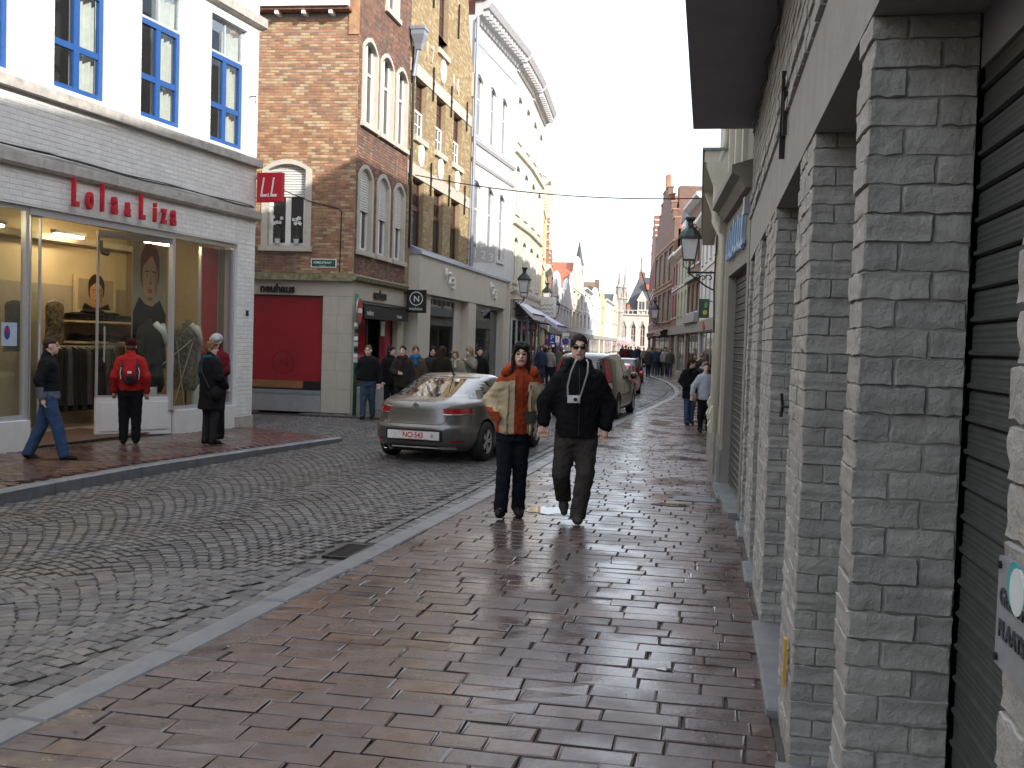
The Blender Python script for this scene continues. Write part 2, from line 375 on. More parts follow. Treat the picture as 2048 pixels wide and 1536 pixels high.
m_lbrick = mat('wet brown pavement brick', (.1, .06, .05), rough=.34, rough2=.10, rscale=1.3, nscale=9, bump=.3, bscale=50, pvar=.4,
               palette=[(.115, .056, .044), (.09, .048, .040), (.13, .066, .050), (.10, .056, .048), (.145, .072, .056), (.08, .047, .042)])
m_iron = mat('cast iron', (.035, .033, .032), (.02, .018, .017), rough=.5, metal=.6, nscale=20, bump=.3)

mb = MB(); mb.quad((-900, -300, -.16), (900, -300, -.16), (900, 1500, -.16), (-900, 1500, -.16))
tag(mb.build('ground', mat('ground', (.10, .09, .08), rough=.85, nscale=.3)), 'flat ground under the streets and houses', 'ground', kind='structure')

road = tag(obj('road', None), 'grey sett-paved street curving away to the distant market', 'road', kind='structure')
mb = MB(); ys = list(np.arange(-5, 60, 1.0))+list(np.arange(60, 190, 6))
for a, b in zip(ys[:-1], ys[1:]): mb.quad((min(left_edge(a), kl(a) if a < 16 else -8)-.3, a, -.033), (kr(a)+.02, a, -.033), (kr(b)+.02, b, -.033), (min(left_edge(b), kl(b) if b < 16 else -8)-.3, b, -.033))
mb.quad((-40, 17.0, -.035), (-8, 17.0, -.035), (-8, 21.4, -.035), (-40, 21.4, -.035))
mb.build('road_bed', m_joint, road)
# setts laid in segmental arcs
setts = []; B, A = 1.45, .33; rr = random.Random(3)
def sett_far(v): return v > 24
v = 1.0
rows = np.arange(.0, 62.0, .105)
for band in range(9):
    u0 = -8.55+band*B if band < 5 else -8.55+band*B
    for k, vv in enumerate(rows):
        n = 14; off = (k % 2)*.5
        for i in range(-1, n):
            t = (i+.5+off)/n-.5
            if not -.5 <= t < .5: continue
            x = u0+(t+.5)*B+rr.uniform(-.006, .006); y = vv+A*(1-(2*t)**2)+rr.uniform(-.006, .006)
            if y > 60 or x > kr(y)-.045 or x < left_edge(y)+.05 or x < -1.8*y-2.5: continue
            if x > kr(y)-.30 and y < 40: continue
            if -3.0 < x < -2.60 and 7.53 < y < 8.07: continue
            an = math.atan(-A*8*t/B); setts.append((x, y, an+rr.uniform(-.06, .06), rr.uniform(.046, .0515)/math.cos(an), rr.uniform(.046, .0515)*math.cos(an), rr.uniform(-.008, .008)))
for j in (0, 1):                             # two straight gutter rows along the kerb
    yy = 2.0
    while yy < 40:
        x = kr(yy)-.075-.125*j+rr.uniform(-.006, .006)
        if not (7.5 < yy < 8.1): setts.append((x, yy, -.04+rr.uniform(-.05, .05), .058, .068, rr.uniform(-.008, .008)))
        yy += .145+rr.uniform(-.006, .006)
for xx in np.arange(-14, -8.6, .105):       # the lane that turns off between the corner shops
    for yy in np.arange(17.3, 20.6, .1):
        if xx > left_edge(yy)+.05: setts.append((xx, yy+rr.uniform(-.006, .006)+(.05 if int(round(xx/.105)) % 2 else 0), rr.uniform(-.06, .06), .045, .043, rr.uniform(-.01, .01)))
setts.sort(key=lambda s: s[0]**2+s[1]**2 if s[1] > .36*abs(s[0]) and s[0] > -.78*s[1] and s[1] > 3.7 else 1e9)
unit_setts = []
for q in range(6):
    mbq = MB().chamf(-.5, .5, -.5, .5, -.5, .5, c=.10); me_o = mbq.build('sett', m_sett); me = me_o.data; bpy.data.objects.remove(me_o)
    for vtx in me.vertices: vtx.co.x += rr.uniform(-.05, .05); vtx.co.y += rr.uniform(-.05, .05); vtx.co.z += rr.uniform(-.08, .03)
    unit_setts.append(me)
for (x, y, a, hx, hy, dz) in setts[:300]:
    o = obj('sett', unit_setts[rr.randrange(6)], road, (x, y, -.048+dz*.4), a); o.scale = (hx*2, hy*2, .06)
mb = MB()
for (x, y, a, hx, hy, dz) in setts[300:]:
    c, s_ = math.cos(a), math.sin(a); n = len(mb.v); tn = rr.random()*.98+.01; zt = -.018+dz*.4; ch = .009
    tx, ty = rr.uniform(-.03, .03), rr.uniform(-.03, .03)
    for (px, py, pz) in ((-hx, -hy, -.05), (hx, -hy, -.05), (hx, hy, -.05), (-hx, hy, -.05), (-hx+ch, -hy+ch, zt), (hx-ch, -hy+ch, zt), (hx-ch, hy-ch, zt), (-hx+ch, hy-ch, zt)):
        mb.v.append((x+px*c-py*s_, y+px*s_+py*c, pz+(px*tx+py*ty if pz > -.04 else 0)))
    for f in ((4, 5, 6, 7), (0, 1, 5, 4), (1, 2, 6, 5), (2, 3, 7, 6), (3, 0, 4, 7)): mb.f.append(tuple(n+i for i in f)); mb.t.append(tn); mb.m.append(0)
tag(mb.build('sett_paving', m_sett, road), kind='stuff')

# kerb on the right, stones one metre long
kerb = tag(obj('kerb_right', None), 'flush bluestone kerb beside the red clay pavement', 'kerb', kind='structure')
y = 1.0
while y < 64:
    ln = rr.uniform(.85, 1.15); x0, x1 = kr(y), kr(y+ln); a = math.atan2(x1-x0, ln)
    MB().chamf(0, .185, .006, ln/math.cos(a)-.006, -.1, .006+rr.uniform(-.004, .004), c=.012, tilt=(rr.uniform(-.02, .02), 0)).build('kerb_stone', m_kerb, kerb, loc=(x0, y, 0), rotz=-a)
    y += ln
# right pavement of clay tiles in rows across
pav = tag(obj('pavement_right', None), 'wet reddish clay-tile pavement on which the couple walks', 'pavement', kind='structure')
mb = MB()
for a, b in zip(ys[:-1], ys[1:]): mb.quad((kr(a)+.15, a, -.014), (max(kr(a)+3.6, 1.2), a, -.014), (max(kr(b)+3.6, 1.2), b, -.014), (kr(b)+.15, b, -.014))
mb.build('pavement_bed', m_joint, pav)
wall_x = lambda y: float(np.interp(y, [0, 10.2, 10.5, 13.2, 16, 38, 42, 50, 62], [.37, .37, .30, .22, .1, .2, .1, -.45, -1.9]))
tiles = []; y = 2.2; row = 0
while y < 62:
    d = rr.uniform(.150, .168); x = kr(y)+.19+rr.uniform(0, .02); end = wall_x(y)-.01; x -= rr.uniform(0, .2)
    while x < end-.03:
        ln = rr.choice([.30, .32, .34, .36, .33, .22, .31]) if y < 30 else .33
        x0 = max(x, kr(y)+.192); x1 = min(x+ln, end)
        if x1-x0 > .05: tiles.append((x0+rr.uniform(0, .004), x1-rr.uniform(.003, .011), y+rr.uniform(0, .003), y+d-rr.uniform(.003, .008)))
        x += ln
    y += d
    row += 1
tiles = [t for t in tiles if not (-.33 < (t[0]+t[1])/2 < .19 and 11.45 < (t[2]+t[3])/2 < 11.85)]
tiles.sort(key=lambda t: (t[0]+t[1])**2+(t[2]+t[3])**2 if (t[2]+t[3]) > 6.9 and (t[0]+t[1]) < .8 else 1e9)
unit_tiles = []
for q in range(8):
    mbq = MB().chamf(-.5, .5, -.5, .5, -.5, .5, c=.03); to = mbq.build('tile', m_tile); me = to.data; bpy.data.objects.remove(to)
    for vtx in me.vertices: vtx.co.x += rr.uniform(-.014, .014); vtx.co.y += rr.uniform(-.022, .022); vtx.co.z += rr.uniform(-.05, .05) if vtx.co.z > 0 else 0
    unit_tiles.append(me)
for (x0, x1, y0, y1) in tiles[:300]:
    o = obj('tile', unit_tiles[rr.randrange(8)], pav, ((x0+x1)/2, (y0+y1)/2, -.03+rr.uniform(-.003, .003))); o.scale = (x1-x0, y1-y0, .06)
    o.rotation_euler = (rr.uniform(-.004, .004), rr.uniform(-.004, .004), rr.uniform(-.006, .006))
mb = MB()
for (x0, x1, y0, y1) in tiles[300:]:
    mb.chamf(x0, x1, y0, y1, -.05, rr.uniform(-.003, .003), c=.006, tint=rr.random()*.98+.01, tilt=(rr.uniform(-.005, .005), rr.uniform(-.007, .007)))
tag(mb.build('tile_paving', m_tile, pav), kind='stuff')
# gully grate in the gutter and a drain cover by the wall
g = thing('gully_grate', 'slotted iron gully grate in the gutter beside the kerb', 'drain', (-2.77, 7.8, -.03), R(-3)); g.scale = (.8, .78, 1)
f = MB()
for a, b, c, d in ((-.14, .14, -.34, -.30), (-.14, .14, .30, .34), (-.14, -.11, -.30, .30), (.11, .14, -.30, .30)): f.box(a, b, c, d, -.03, .018)
f.build('frame', m_iron, g)
for i in range(11): MB().box(-.11, .11, -.285+i*.0555, -.262+i*.0555, -.03, .013).build('bar', m_iron, g)
d = thing('drain_cover', 'long iron drain cover set in the pavement by the grey wall', 'drain', (-.07, 11.65, 0))
MB().box(-.25, .25, -.19, .19, -.05, -.004).build('frame', m_iron, d)
for i in range(4): MB().box(-.23, .23, -.165+i*.09, -.105+i*.09, -.004, .004).build('bar', m_kerb, d)

# left pavement with its raised kerb
lp = tag(obj('pavement_left', None), 'wet brown brick pavement in front of the white clothes shop', 'pavement', kind='structure')
lwall = lambda y: float(np.interp(y, [0, 11.51, 17.46], [-9.97, -8.75, -8.12]))
mb = MB(); yy = [0]+list(np.arange(2, 16.1, 1.0))
for a, b in zip(yy[:-1], yy[1:]):
    mb.quad((lwall(a)-3, a, zL(a)-.022), (kl(a)-.1, a, zL(a)-.022), (kl(b)-.1, b, zL(b)-.022), (lwall(b)-3, b, zL(b)-.022))
mb.poly([(lwall(16)-1, 16, zL(16)-.022), (-5.9, 16, zL(16)-.022), (-8.0, 17.25, .006), (-8.4, 17.4, .006)])
mb.build('pavement_bed', m_joint, lp)
bk = []
y = 2.0; k = 0
while y < 17.3:
    x = lwall(y)+(.1 if k % 2 else 0)-.02
    while x < -5.6:
        edge = kl(y)-.17 if y < 15.9 else left_edge(y)-.15
        if x+.2 < edge: bk.append((x, x+.195, y, y+.092))
        x += .202
    y += .1; k += 1
bk.sort(key=lambda t: t[0]**2+t[2]**2 if t[2] > 9.2 else 1e9)
ub = []
for q in range(4):
    to = MB().chamf(-.5, .5, -.5, .5, -.5, .5, c=.04).build('paving_brick', m_lbrick); ub.append(to.data); bpy.data.objects.remove(to)
for (x0, x1, y0, y1) in bk[:300]:
    o = obj('paving_brick', ub[rr.randrange(4)], lp, ((x0+x1)/2, (y0+y1)/2, zL((y0+y1)/2)-.03+rr.uniform(-.002, .002))); o.scale = (x1-x0, y1-y0, .06)
    o.rotation_euler = (rr.uniform(-.01, .01), rr.uniform(-.01, .01), 0)
mb = MB()
for (x0, x1, y0, y1) in bk[300:]: mb.chamf(x0, x1, y0, y1, -.05, zL((y0+y1)/2)+rr.uniform(-.002, .002), c=.005, tint=rr.random()*.98+.01, tilt=(rr.uniform(-.015, .015), rr.uniform(-.015, .015)))
tag(mb.build('brick_paving', m_lbrick, lp), kind='stuff')
kb = tag(obj('kerb_left', None), 'raised wet bluestone kerb along the far pavement', 'kerb', kind='structure')
y = 1.0
while y < 15.95:
    ln = min(rr.uniform(1.1, 1.5), 16.0-y); x0, x1 = kl(y), kl(y+ln); a = math.atan2(x1-x0, ln); z0, z1 = zL(y), zL(y+ln)
    MB().chamf(-.16, 0, .005, ln/math.cos(a)-.005, -.1, z0+.004, c=.015, tilt=(0, (z1-z0)/ln)).build('kerb_stone', m_kerb, kb, loc=(x0, y, (z1-z0)/2), rotz=-a)
    y += ln
MB().chamf(-.16, 0, 0, 2.5, -.1, .022, c=.012).build('kerb_stone', m_kerb, kb, loc=(-5.86, 16.0, 0), rotz=R(60.5))
# pavement strip along the houses beyond the lane
m_lstone = mat('far pavement brick', (.10, .075, .065), (.07, .055, .05), rough=.4, rough2=.2, nscale=12, bump=.5, bscale=30)
mb = MB(); yy = [20.75, 21.5]+list(np.arange(22, 60, 2))+list(np.arange(60, 186, 8))
for a, b in zip(yy[:-1], yy[1:]):
    ra, rb = (left_edge(max(a, 21.7)), left_edge(max(b, 21.7)))
    mb.quad((bl(a)-2, a, .012), (ra, a, .012), (rb, b, .012), (bl(b)-2, b, .012)); mb.quad((ra, a, -.08), (rb, b, -.08), (rb, b, .012), (ra, a, .012))
mb.quad((-30, 20.75, .012), (bl(21)-1, 20.75, .012), (bl(21)-1, 21.6, .012), (-30, 21.6, .012)); mb.quad((-30, 20.75, -.1), (-6.35, 20.75, -.1), (-6.35, 20.75, .012), (-30, 20.75, .012))
tag(mb.build('pavement_far', m_lstone), 'narrow pavement past the chocolate shop and the houses beyond', 'pavement', kind='structure')
# ---------------------------------------------------------------- grey painted brick building on the right
m_grey = mat('grey painted brick', (.40, .39, .365), rough=.6, nscale=5, bump=.95, bscale=34, stain=(6, (.25, .24, .225), .58, .85), streak=((.30, .29, .27), .58, .85), palette=[(.36, .352, .33), (.375, .366, .344), (.35, .342, .324), (.385, .376, .352), (.335, .328, .312)], pvar=.2)
m_greym = mat('grey painted mortar', (.32, .312, .295), (.27, .262, .25), rough=.75, nscale=8, bump=.5, bscale=50)
m_plaster = mat('grey plaster with pits', (.36, .35, .33), (.31, .30, .285), rough=.8, nscale=4, bump=.45, bscale=28, stain=(9, (.16, .155, .15), .66, .74))
m_slat = mat('dark shutter slat', (.06, .064, .062), (.045, .05, .048), rough=.45, nscale=10, bump=.1, bscale=120, spec=.4)
m_dark = mat('dark interior backing', (.02, .02, .02), rough=.9, bump=0)  # near-black colour stands in for the shade of unlit interiors
m_soffit = mat('dark grey boarded soffit', (.26, .255, .285), (.23, .225, .25), rough=.75, nscale=3, bump=.1)
m_stone = mat('grey stone step', (.22, .225, .235), (.16, .165, .17), rough=.45, rough2=.25, nscale=6, bump=.3, bscale=60)
GX, GFAR = .385, 10.42
gb, gl_ = frame('grey_brick_building', (GX, GFAR), (GX, -6.0), 'grey painted brick building with pillars and dark roller shutters along the pavement')
U = lambda y: GFAR-y                      # distance along the facade, counted from the far end
PIL = [(10.12, 10.42, .26), (8.22, 9.35, .26), (6.42, 7.55, .26), (4.22, 4.88, .26), (2.77, 2.99, .26), (.75, 1.40, .26), (-1.6, -.9, .26)]
ZL = 2.56
pitch = .0735; bh = .0690
gun = [rough_unit(s+50) for s in range(12)]
for u in gun: u.materials.append(m_grey)
blocks = []
rr = random.Random(5)
for (y0, y1, dp) in PIL:
    MB().box(U(y1)+.008, U(y0)-.008, .008, dp, 0, ZL).build('pillar_core', m_greym, gb)
    wd = y1-y0; nx = max(1, round(wd/.225))
    for k in range(int(ZL/pitch)+1):
        z = k*pitch+.002
        if z+.03 > ZL: break
        hgt = min(bh, ZL-z-.002)
        ycuts = [0, .172 if k % 2 else .088, dp]
        if nx == 1: xc = [0, wd]
        else:
            s_ = wd/nx; xc = [0]+[s_*(i+1) for i in range(nx-1)]+[wd] if k % 2 else [0, s_/2]+[s_*(i+1.5) for i in range(nx-1)]+[wd]
        for i in range(len(xc)-1):
            for j in range(2):
                edge_x = i == len(xc)-2
                if j == 1 and not (edge_x or i == 0): continue        # inner bricks never show
                u0, u1 = U(y1)+xc[i], U(y1)+xc[i+1]
                pr = rr.uniform(-.004, .005); pu = rr.uniform(-.004, .005)
                a0 = u0+(.0025 if i else -pu*.5); a1 = u1-(.0025 if not edge_x else -pu)
                b0 = ycuts[j]+(.0025 if j else -pr); b1 = ycuts[j+1]-(.0025 if j == 0 else 0)
                blocks.append(((y0+y1)/2, a0, a1, b0, b1, z, z+hgt, rr.uniform(-.012, .012)))
vis = [b for b in blocks if 1.0 < b[0] < 6.0]; hid = [b for b in blocks if not 1.0 < b[0] < 6.0]
vis.sort(key=lambda b: (b[0] > 4, -(b[2])))
# the brick faces that show largest: both near piers
show = vis[:300]; rest = vis[300:]+hid
for (yc, a0, a1, b0, b1, z0, z1, rz) in show:
    o = obj('brick', gun[rr.randrange(12)], gb, ((a0+a1)/2, (b0+b1)/2, (z0+z1)/2), rz); o.scale = (a1-a0, b1-b0, z1-z0)
mb = MB()
for (yc, a0, a1, b0, b1, z0, z1, rz) in rest:
    n = len(mb.v); me = gun[rr.randrange(12)]; tn = rr.random()
    for vtx in me.vertices: mb.v.append(((a0+a1)/2+vtx.co.x*(a1-a0), (b0+b1)/2+vtx.co.y*(b1-b0), (z0+z1)/2+vtx.co.z*(z1-z0)))
    for p in me.polygons: mb.f.append(tuple(n+i for i in p.vertices)); mb.t.append(tn); mb.m.append(0)
tag(mb.build('brickwork', m_grey, gb), kind='stuff')
# lintel band, jagged brick courses and wall above
LW = U(-6)
MB().box(0, LW, -.004, .30, ZL, 2.97).build('lintel_band', m_plaster, gb)
for zz, pr in ((2.975, .022), (3.05, .012), (3.125, .02)):
    u = 0; 
    bm_ = []
    while u < U(1.0):
        ln = rr.uniform(.19, .23); bm_.append((u, u+ln-.012, zz, zz+.06)); u += ln
    lay_bricks(gb, bm_, m_grey, nobj=0, proud=pr)
MB().box(0, LW, 0, .30, 2.97, 9.75).build('upper_wall', m_plaster, gb)
up = brick_list(U(.5), 3.2, 3.85, [], bl=.2, bh=.06)
lay_bricks(gb, up, m_grey, nobj=0, proud=.009)
MB().box(-.003, LW, .30, 9.0, 2.6, 9.75).build('house_mass', m_greym, gb)
MB().box(0, LW, 2.0, 9.0, 0, 2.6).build('house_mass', m_dark, gb)
MB().box(0, .02, .26, 2.0, 0, 2.6).build('end_wall', m_greym, gb)
mb = MB(); mb.prism([(0, 9.75), (LW, 9.75), (LW, 9.81), (0, 9.81)], -.25, 9.0); mb.build('eaves', m_soffit, gb)
# jettied bay with dark underside
bay = MB(); bay.box(.08, LW, -.60, -.004, 3.85, 3.93); bay.build('soffit', m_soffit, gb)
MB().box(.10, LW, -.57, -.002, 3.93, 7.4).build('jetty', m_soffit, gb)
# roller shutters in the openings, each of separate slats
def shutter(par, u0, u1, z0, z1, y, m=m_slat, pitch=.083):
    sh = obj('roller_shutter', None, par, ((u0+u1)/2, y, 0)); w = (u1-u0)/2
    prof = [(0, 0), (-.011, .004), (-.012, .012), (-.004, .017), (-.003, .030), (-.0045, .036), (-.003, .042), (-.0045, .050), (-.003, .058), (-.0045, .066), (-.002, .076), (.004, .081), (.012, .081), (.012, 0)]
    me = None; z = z0
    while z < z1-.02:
        if me is None: s0 = MB().xprism(list(reversed(prof)), -w, w).build('slat', m, sh, loc=(0, 0, z)); me = s0.data
        else: obj('slat', me, sh, (0, 0, z))
        z += pitch
for (a, b) in zip(PIL[1:], PIL[:-1]):
    u0, u1 = U(b[0]), U(a[1]); shutter(gb, u0+.012, u1-.012, .04, ZL-.03, .275)
    MB().box(u0+.004, u1-.004, .262, 1.9, ZL-.14, ZL).build('shutter_box', m_soffit, gb)
    MB().chamf(u0-.02, u1+.02, -.05, .3, -.03, .035, c=.012).build('threshold', m_stone, gb)
# cable clipped under the bay, iron wall anchor, small iron hook, yellow marker
pts = [(u, -.03+.012*math.sin(u*9), 3.80+.012*math.sin(u*5)) for u in np.arange(.1, U(1.5), .12)]
MB().tube(pts, .009, 6).build('cable', m_iron, gb)
MB().tube([(p[0], p[1]+.01, p[2]-.035+.01*math.sin(p[0]*7)) for p in pts], .007, 6).build('cable', m_iron, gb)
an = MB(); an.obox((U(5.9), -.02, 3.0), (.012, 0, 0), (0, .015, 0), (0, 0, .24)); an.obox((U(5.82), -.028, 3.02), (.009, 0, .0), (0, .012, 0), (.03, 0, .15)); an.obox((U(5.72), -.022, 2.97), (.011, 0, 0), (0, .012, 0), (-.02, 0, .12))
an.build('wall_anchor', m_iron, gb)
hk = MB(); hk.tube([(U(4.88)-.004, .03, 1.44), (U(4.9)-.02, -.03, 1.44), (U(4.9)-.02, -.035, 1.50)], .008, 6); hk.tube([(U(4.9)-.02, -.03, 1.44), (U(4.9)-.02, -.035, 1.39)], .008, 6); hk.build('shutter_hook', m_iron, gb)
y_ = MB().box(U(4.40), U(4.36), -.022, -.010, .30, .50).build('marker_strip', mat('yellow marker', (.65, .40, .05), rough=.5), gb); y_['label'] = 'yellow marker strip low on the second pillar'
# notice on the nearest pillar
sg = thing('notice_plate', 'small grey enamel notice plate with dark lettering on the nearest pillar', 'sign', (GX-.012, 1.365, 1.318), R(-90))
m_plate = mat('grey enamel', (.27, .28, .30), rough=.35, nscale=30, bump=.05); m_ink = mat('dark ink', (.04, .045, .055), rough=.5, bump=0)
MB().box(0, .30, -.004, .006, 0, .135).build('plate', m_plate, sg)
text('lettering', 'GEEN FIETSEN', m_ink, sg, (.016, -.0055, .079), .030, ext=.0008, sx=1.05, bold=.0006); text('lettering', 'PLAATSEN', m_ink, sg, (.016, -.0055, .039), .030, ext=.0008, sx=1.05, bold=.0006)
MB().lathe([(.028, -.0075), (.028, -.0045)], (.088, 0, .108), 20, axis='y').build('sticker', mat('white sticker', (.7, .75, .75), rough=.4, bump=0), sg)
MB().lathe([(.028, -.0072), (.028, -.0043)], (.075, 0, .113), 20, axis='y').build('sticker', mat('teal sticker', (.05, .35, .38), rough=.4, bump=0), sg)
for px, pz in ((.010, .125), (.010, .010)): MB().lathe([(.005, -.008), (.005, -.004)], (px, 0, pz), 8, axis='y').build('screw', m_iron, sg)
# ---------------------------------------------------------------- white clothes shop on the left
m_white = mat('white painted brick', (.80, .79, .76), (.76, .75, .73), rough=.6, nscale=4, bump=.3, bscale=50, palette=[(.80, .79, .77), (.82, .81, .79), (.78, .77, .755)], pvar=.12, streak=((.52, .50, .48), .60, .90))
m_whitem = mat('white painted wall', (.78, .77, .75), (.72, .71, .69), rough=.7, nscale=5, bump=.3, bscale=50)
m_band = mat('weathered stone band', (.50, .47, .43), (.36, .34, .31), rough=.75, nscale=7, bump=.3, bscale=40, stain=(6, (.22, .21, .19), .55, .8))
m_blue = mat('blue window paint', (.018, .085, .29), (.015, .075, .26), rough=.35, nscale=15, bump=.05)
m_gframe = mat('pale grey window paint', (.55, .58, .62), rough=.45, nscale=15, bump=.05)
m_glass = glass_mat('window glass', (.93, .97, 1), .88)
m_shopglass = glass_mat('shop glass', (.97, 1, .98), .92)
m_pane = mat('dark reflecting pane', (.02, .024, .028), (.015, .018, .02), rough=.06, spec=.9, bump=0)
m_alu = mat('aluminium profile', (.52, .53, .56), (.48, .49, .52), rough=.32, metal=.35, nscale=20, bump=0)
m_curtain = mat('cream curtain', (.85, .80, .66), (.74, .70, .57), rough=.9, nscale=10, bump=.2)
m_red = mat('red sign paint', (.55, .012, .03), (.5, .01, .028), rough=.4, bump=0)
m_wlet = mat('white lettering', (.85, .84, .82), rough=.5, bump=0)
def off(p0, p1, s): d = math.dist(p0, p1); return (p0[0]+(p1[0]-p0[0])*s/d, p0[1]+(p1[1]-p0[1])*s/d)
L0, L1 = (-8.75, 11.51), (-8.12, 17.46); LN = off(L0, L1, -5.0)
lo, LL = frame('white_clothes_shop', LN, L1, 'white painted brick shop with blue upstairs windows and red raised lettering')
X = lambda s: s+5.0
wins = [(-2.75, -1.7), (-.93, .14), (.87, 1.95), (2.68, 3.76), (4.50, 5.60)]
ops = [(X(a), X(b), 4.92, 7.02) for a, b in wins]
wall(lo, m_whitem, LL, 4.87, 9.0, ops, th=.22)
MB().box(0, LL, 0, .22, 3.27, 4.69).build('wall', m_whitem, lo)
MB().box(X(5.42), LL, 0, .6, .0, 3.27).build('corner_pier', m_whitem, lo); MB().box(LL-.22, LL, .6, 9, 0, 9.0).build('side_wall', m_whitem, lo)
MB().box(X(5.40), LL+.02, -.02, .62, 0, .22).build('pier_base', m_band, lo)
bk = brick_list(LL, 3.95, 4.68, [])+brick_list(LL, 3.29, 3.74, [])+brick_list(LL, .24, 3.27, [(-1, X(5.42), 0, 4)])
up = brick_list(LL, 4.88, 8.9, [(X(a)-.0, X(b)+.0, 4.9, 7.02) for a, b in wins])
lay_bricks(lo, bk+up, m_white, nobj=300, proud=.005, key=lambda b: abs(b[2]-2.2)*.15+abs(b[0]-10.5)*.05)
MB().xprism([(-.10, 4.70), (-.10, 4.83), (0, 4.87), (.2, 4.87), (.2, 4.69), (0, 4.69)][::-1], 0, LL+.06).build('sill_band', m_band, lo)
MB().xprism([(-.09, 3.78), (-.09, 3.90), (0, 3.94), (0, 3.74), (-.06, 3.74)][::-1], 0, LL+.08).build('cornice_band', m_band, lo)
MB().xprism([(-.12, 7.20), (-.12, 7.36), (0, 7.40), (0, 7.16)][::-1], 0, LL+.1).build('cornice_band', m_band, lo)
MB().tube([(x, -.07+.006*math.sin(x*5), 3.965+.012*math.sin(x*2.3)+(.02 if x < 6 else 0)) for x in np.arange(0, LL, .3)], .012, 6).build('cable', m_iron, lo)
MB().tube([(x, -.05, 3.985+.01*math.sin(x*3.1+1)) for x in np.arange(0, LL, .3)], .009, 6).build('cable', m_iron, lo)
for i, (a, b) in enumerate(wins):
    a, b = X(a)+.01, X(b)-.01
    t = window(lo, a, b, 6.43, 7.02, .09, m_gframe, m_glass, cols=(0, .5, 1), fw=.035, bar=.012, name='top_light')
    w = window(lo, a, b, 4.93, 6.43, .09, m_blue, m_glass, cols=(0, .5, 1), rows=(0, .42, 1), fw=.085, bar=.055, depth=.06)
    MB().box(a, b, .52, .54, 4.9, 7.0).build('dark_backing', m_dark, w)  # near-black sheet painted in for the shade of the room
    # curtains gathered in folds
    for (c0, c1) in ([(a+.55, b-.02)] if i != 2 else [(a+.5, b-.02)])+([(a+.02, a+.22)] if i in (0,) else []):
        cm = MB(); n = 36
        for k in range(n):
            x0, x1 = c0+(c1-c0)*k/n, c0+(c1-c0)*(k+1)/n; f = lambda x: .22+.035*math.sin(x*48)+.02*math.sin(x*23)
            cm.quad((x0, f(x0), 4.95), (x1, f(x1), 4.95), (x1, f(x1), 6.9), (x0, f(x0), 6.9))
        cm.build('curtain', m_curtain, w, smooth=True)
# letters, raised off the wall
for ch, s, h in (('L', 1.16, .37), ('o', 1.44, .25), ('l', 1.74, .37), ('a', 1.98, .26), ('&', 2.28, .2), ('L', 2.60, .36), ('i', 2.94, .30), ('z', 3.14, .24), ('a', 3.38, .25)):
    sz = h/.70 if ch in 'Ll' else h/.53 if ch in 'oaz' else h/.72
    text('letter', ch, m_red, lo, (X(s), -.075, 3.375), sz, ext=.03, sx=.47 if ch not in 'Ll' else .42, bold=.012)
MB().tube([(LL-.3, -.02, 5.9), (LL-.3, -.14, 5.9), (LL-.3, -.14, 5.78)], .012, 6).build('sign_hook', m_iron, lo)
MB().box(X(5.72), X(5.79), -.02, 0, 2.02, 2.12).build('doorbell', m_iron, lo)
# shop front
MB().box(0, X(.50), -.02, .25, 0, .48).build('plinth', m_whitem, lo); MB().box(X(3.72), X(5.42), -.015, .25, 0, .43).build('plinth', m_whitem, lo)
for nm, a, b, c, d in (('display_window', X(-3.9), X(.52), .48, 3.27), ('display_window', X(3.62), X(5.42), .43, 3.25)):
    window(lo, a, b, c, d, .05, m_alu, m_shopglass, cols=(0, 1) if b-a < 3 else (0, .5, 1), fw=.06, bar=.03, depth=.08, name=nm)
MB().box(X(.52), X(3.62), .04, .14, 3.17, 3.27).build('door_head', m_alu, lo)
# fixed pane left of the opening, glass door with a solid foot standing open at its right
window(lo, X(.58), X(.78), .12, 3.17, .08, m_alu, m_shopglass, cols=(0, 1), fw=.02, depth=.04, name='side_light')
dr = spare((0, 0), (1, 0)); window(dr, 0, 1.25, .66, 3.12, 0, m_alu, m_shopglass, cols=(0, 1), fw=.03, depth=.04, name='glass_door')
MB().box(0, 1.25, 0, .05, .06, .66).build('door_panel', m_whitem, dr); MB().box(.06, 1.19, -.012, 0, .14, .58).build('door_panel', m_whitem, dr)
hd = MB(); hd.tube([(.1, -.05, 1.2), (.1, -.05, 1.75)], .014, 8); hd.tube([(.1, -.05, 1.25), (.1, 0, 1.25)], .008, 6); hd.tube([(.1, -.05, 1.7), (.1, 0, 1.7)], .008, 6); hd.build('door_handle', m_alu, dr)
MB().box(0, 1.25, -.02, .07, 3.12, 3.20).build('door_closer', m_alu, dr)
dr.parent = None; dr.location = Vector((LN[0], LN[1], 0)); dang = math.atan2(L1[1]-LN[1], L1[0]-LN[0])
_c = Vector((X(2.55), .62, 0)); _rot = Matrix.Rotation(dang, 4, 'Z'); _w = Vector((LN[0], LN[1], 0))+_rot @ _c
dr.location = _w; dr.rotation_euler = (0, 0, dang-R(26)); adopt(dr, lo)
hd = MB(); hd.tube([(X(.70), .03, 1.25), (X(.70), .03, 1.75)], .014, 8); hd.build('door_handle', m_alu, lo)
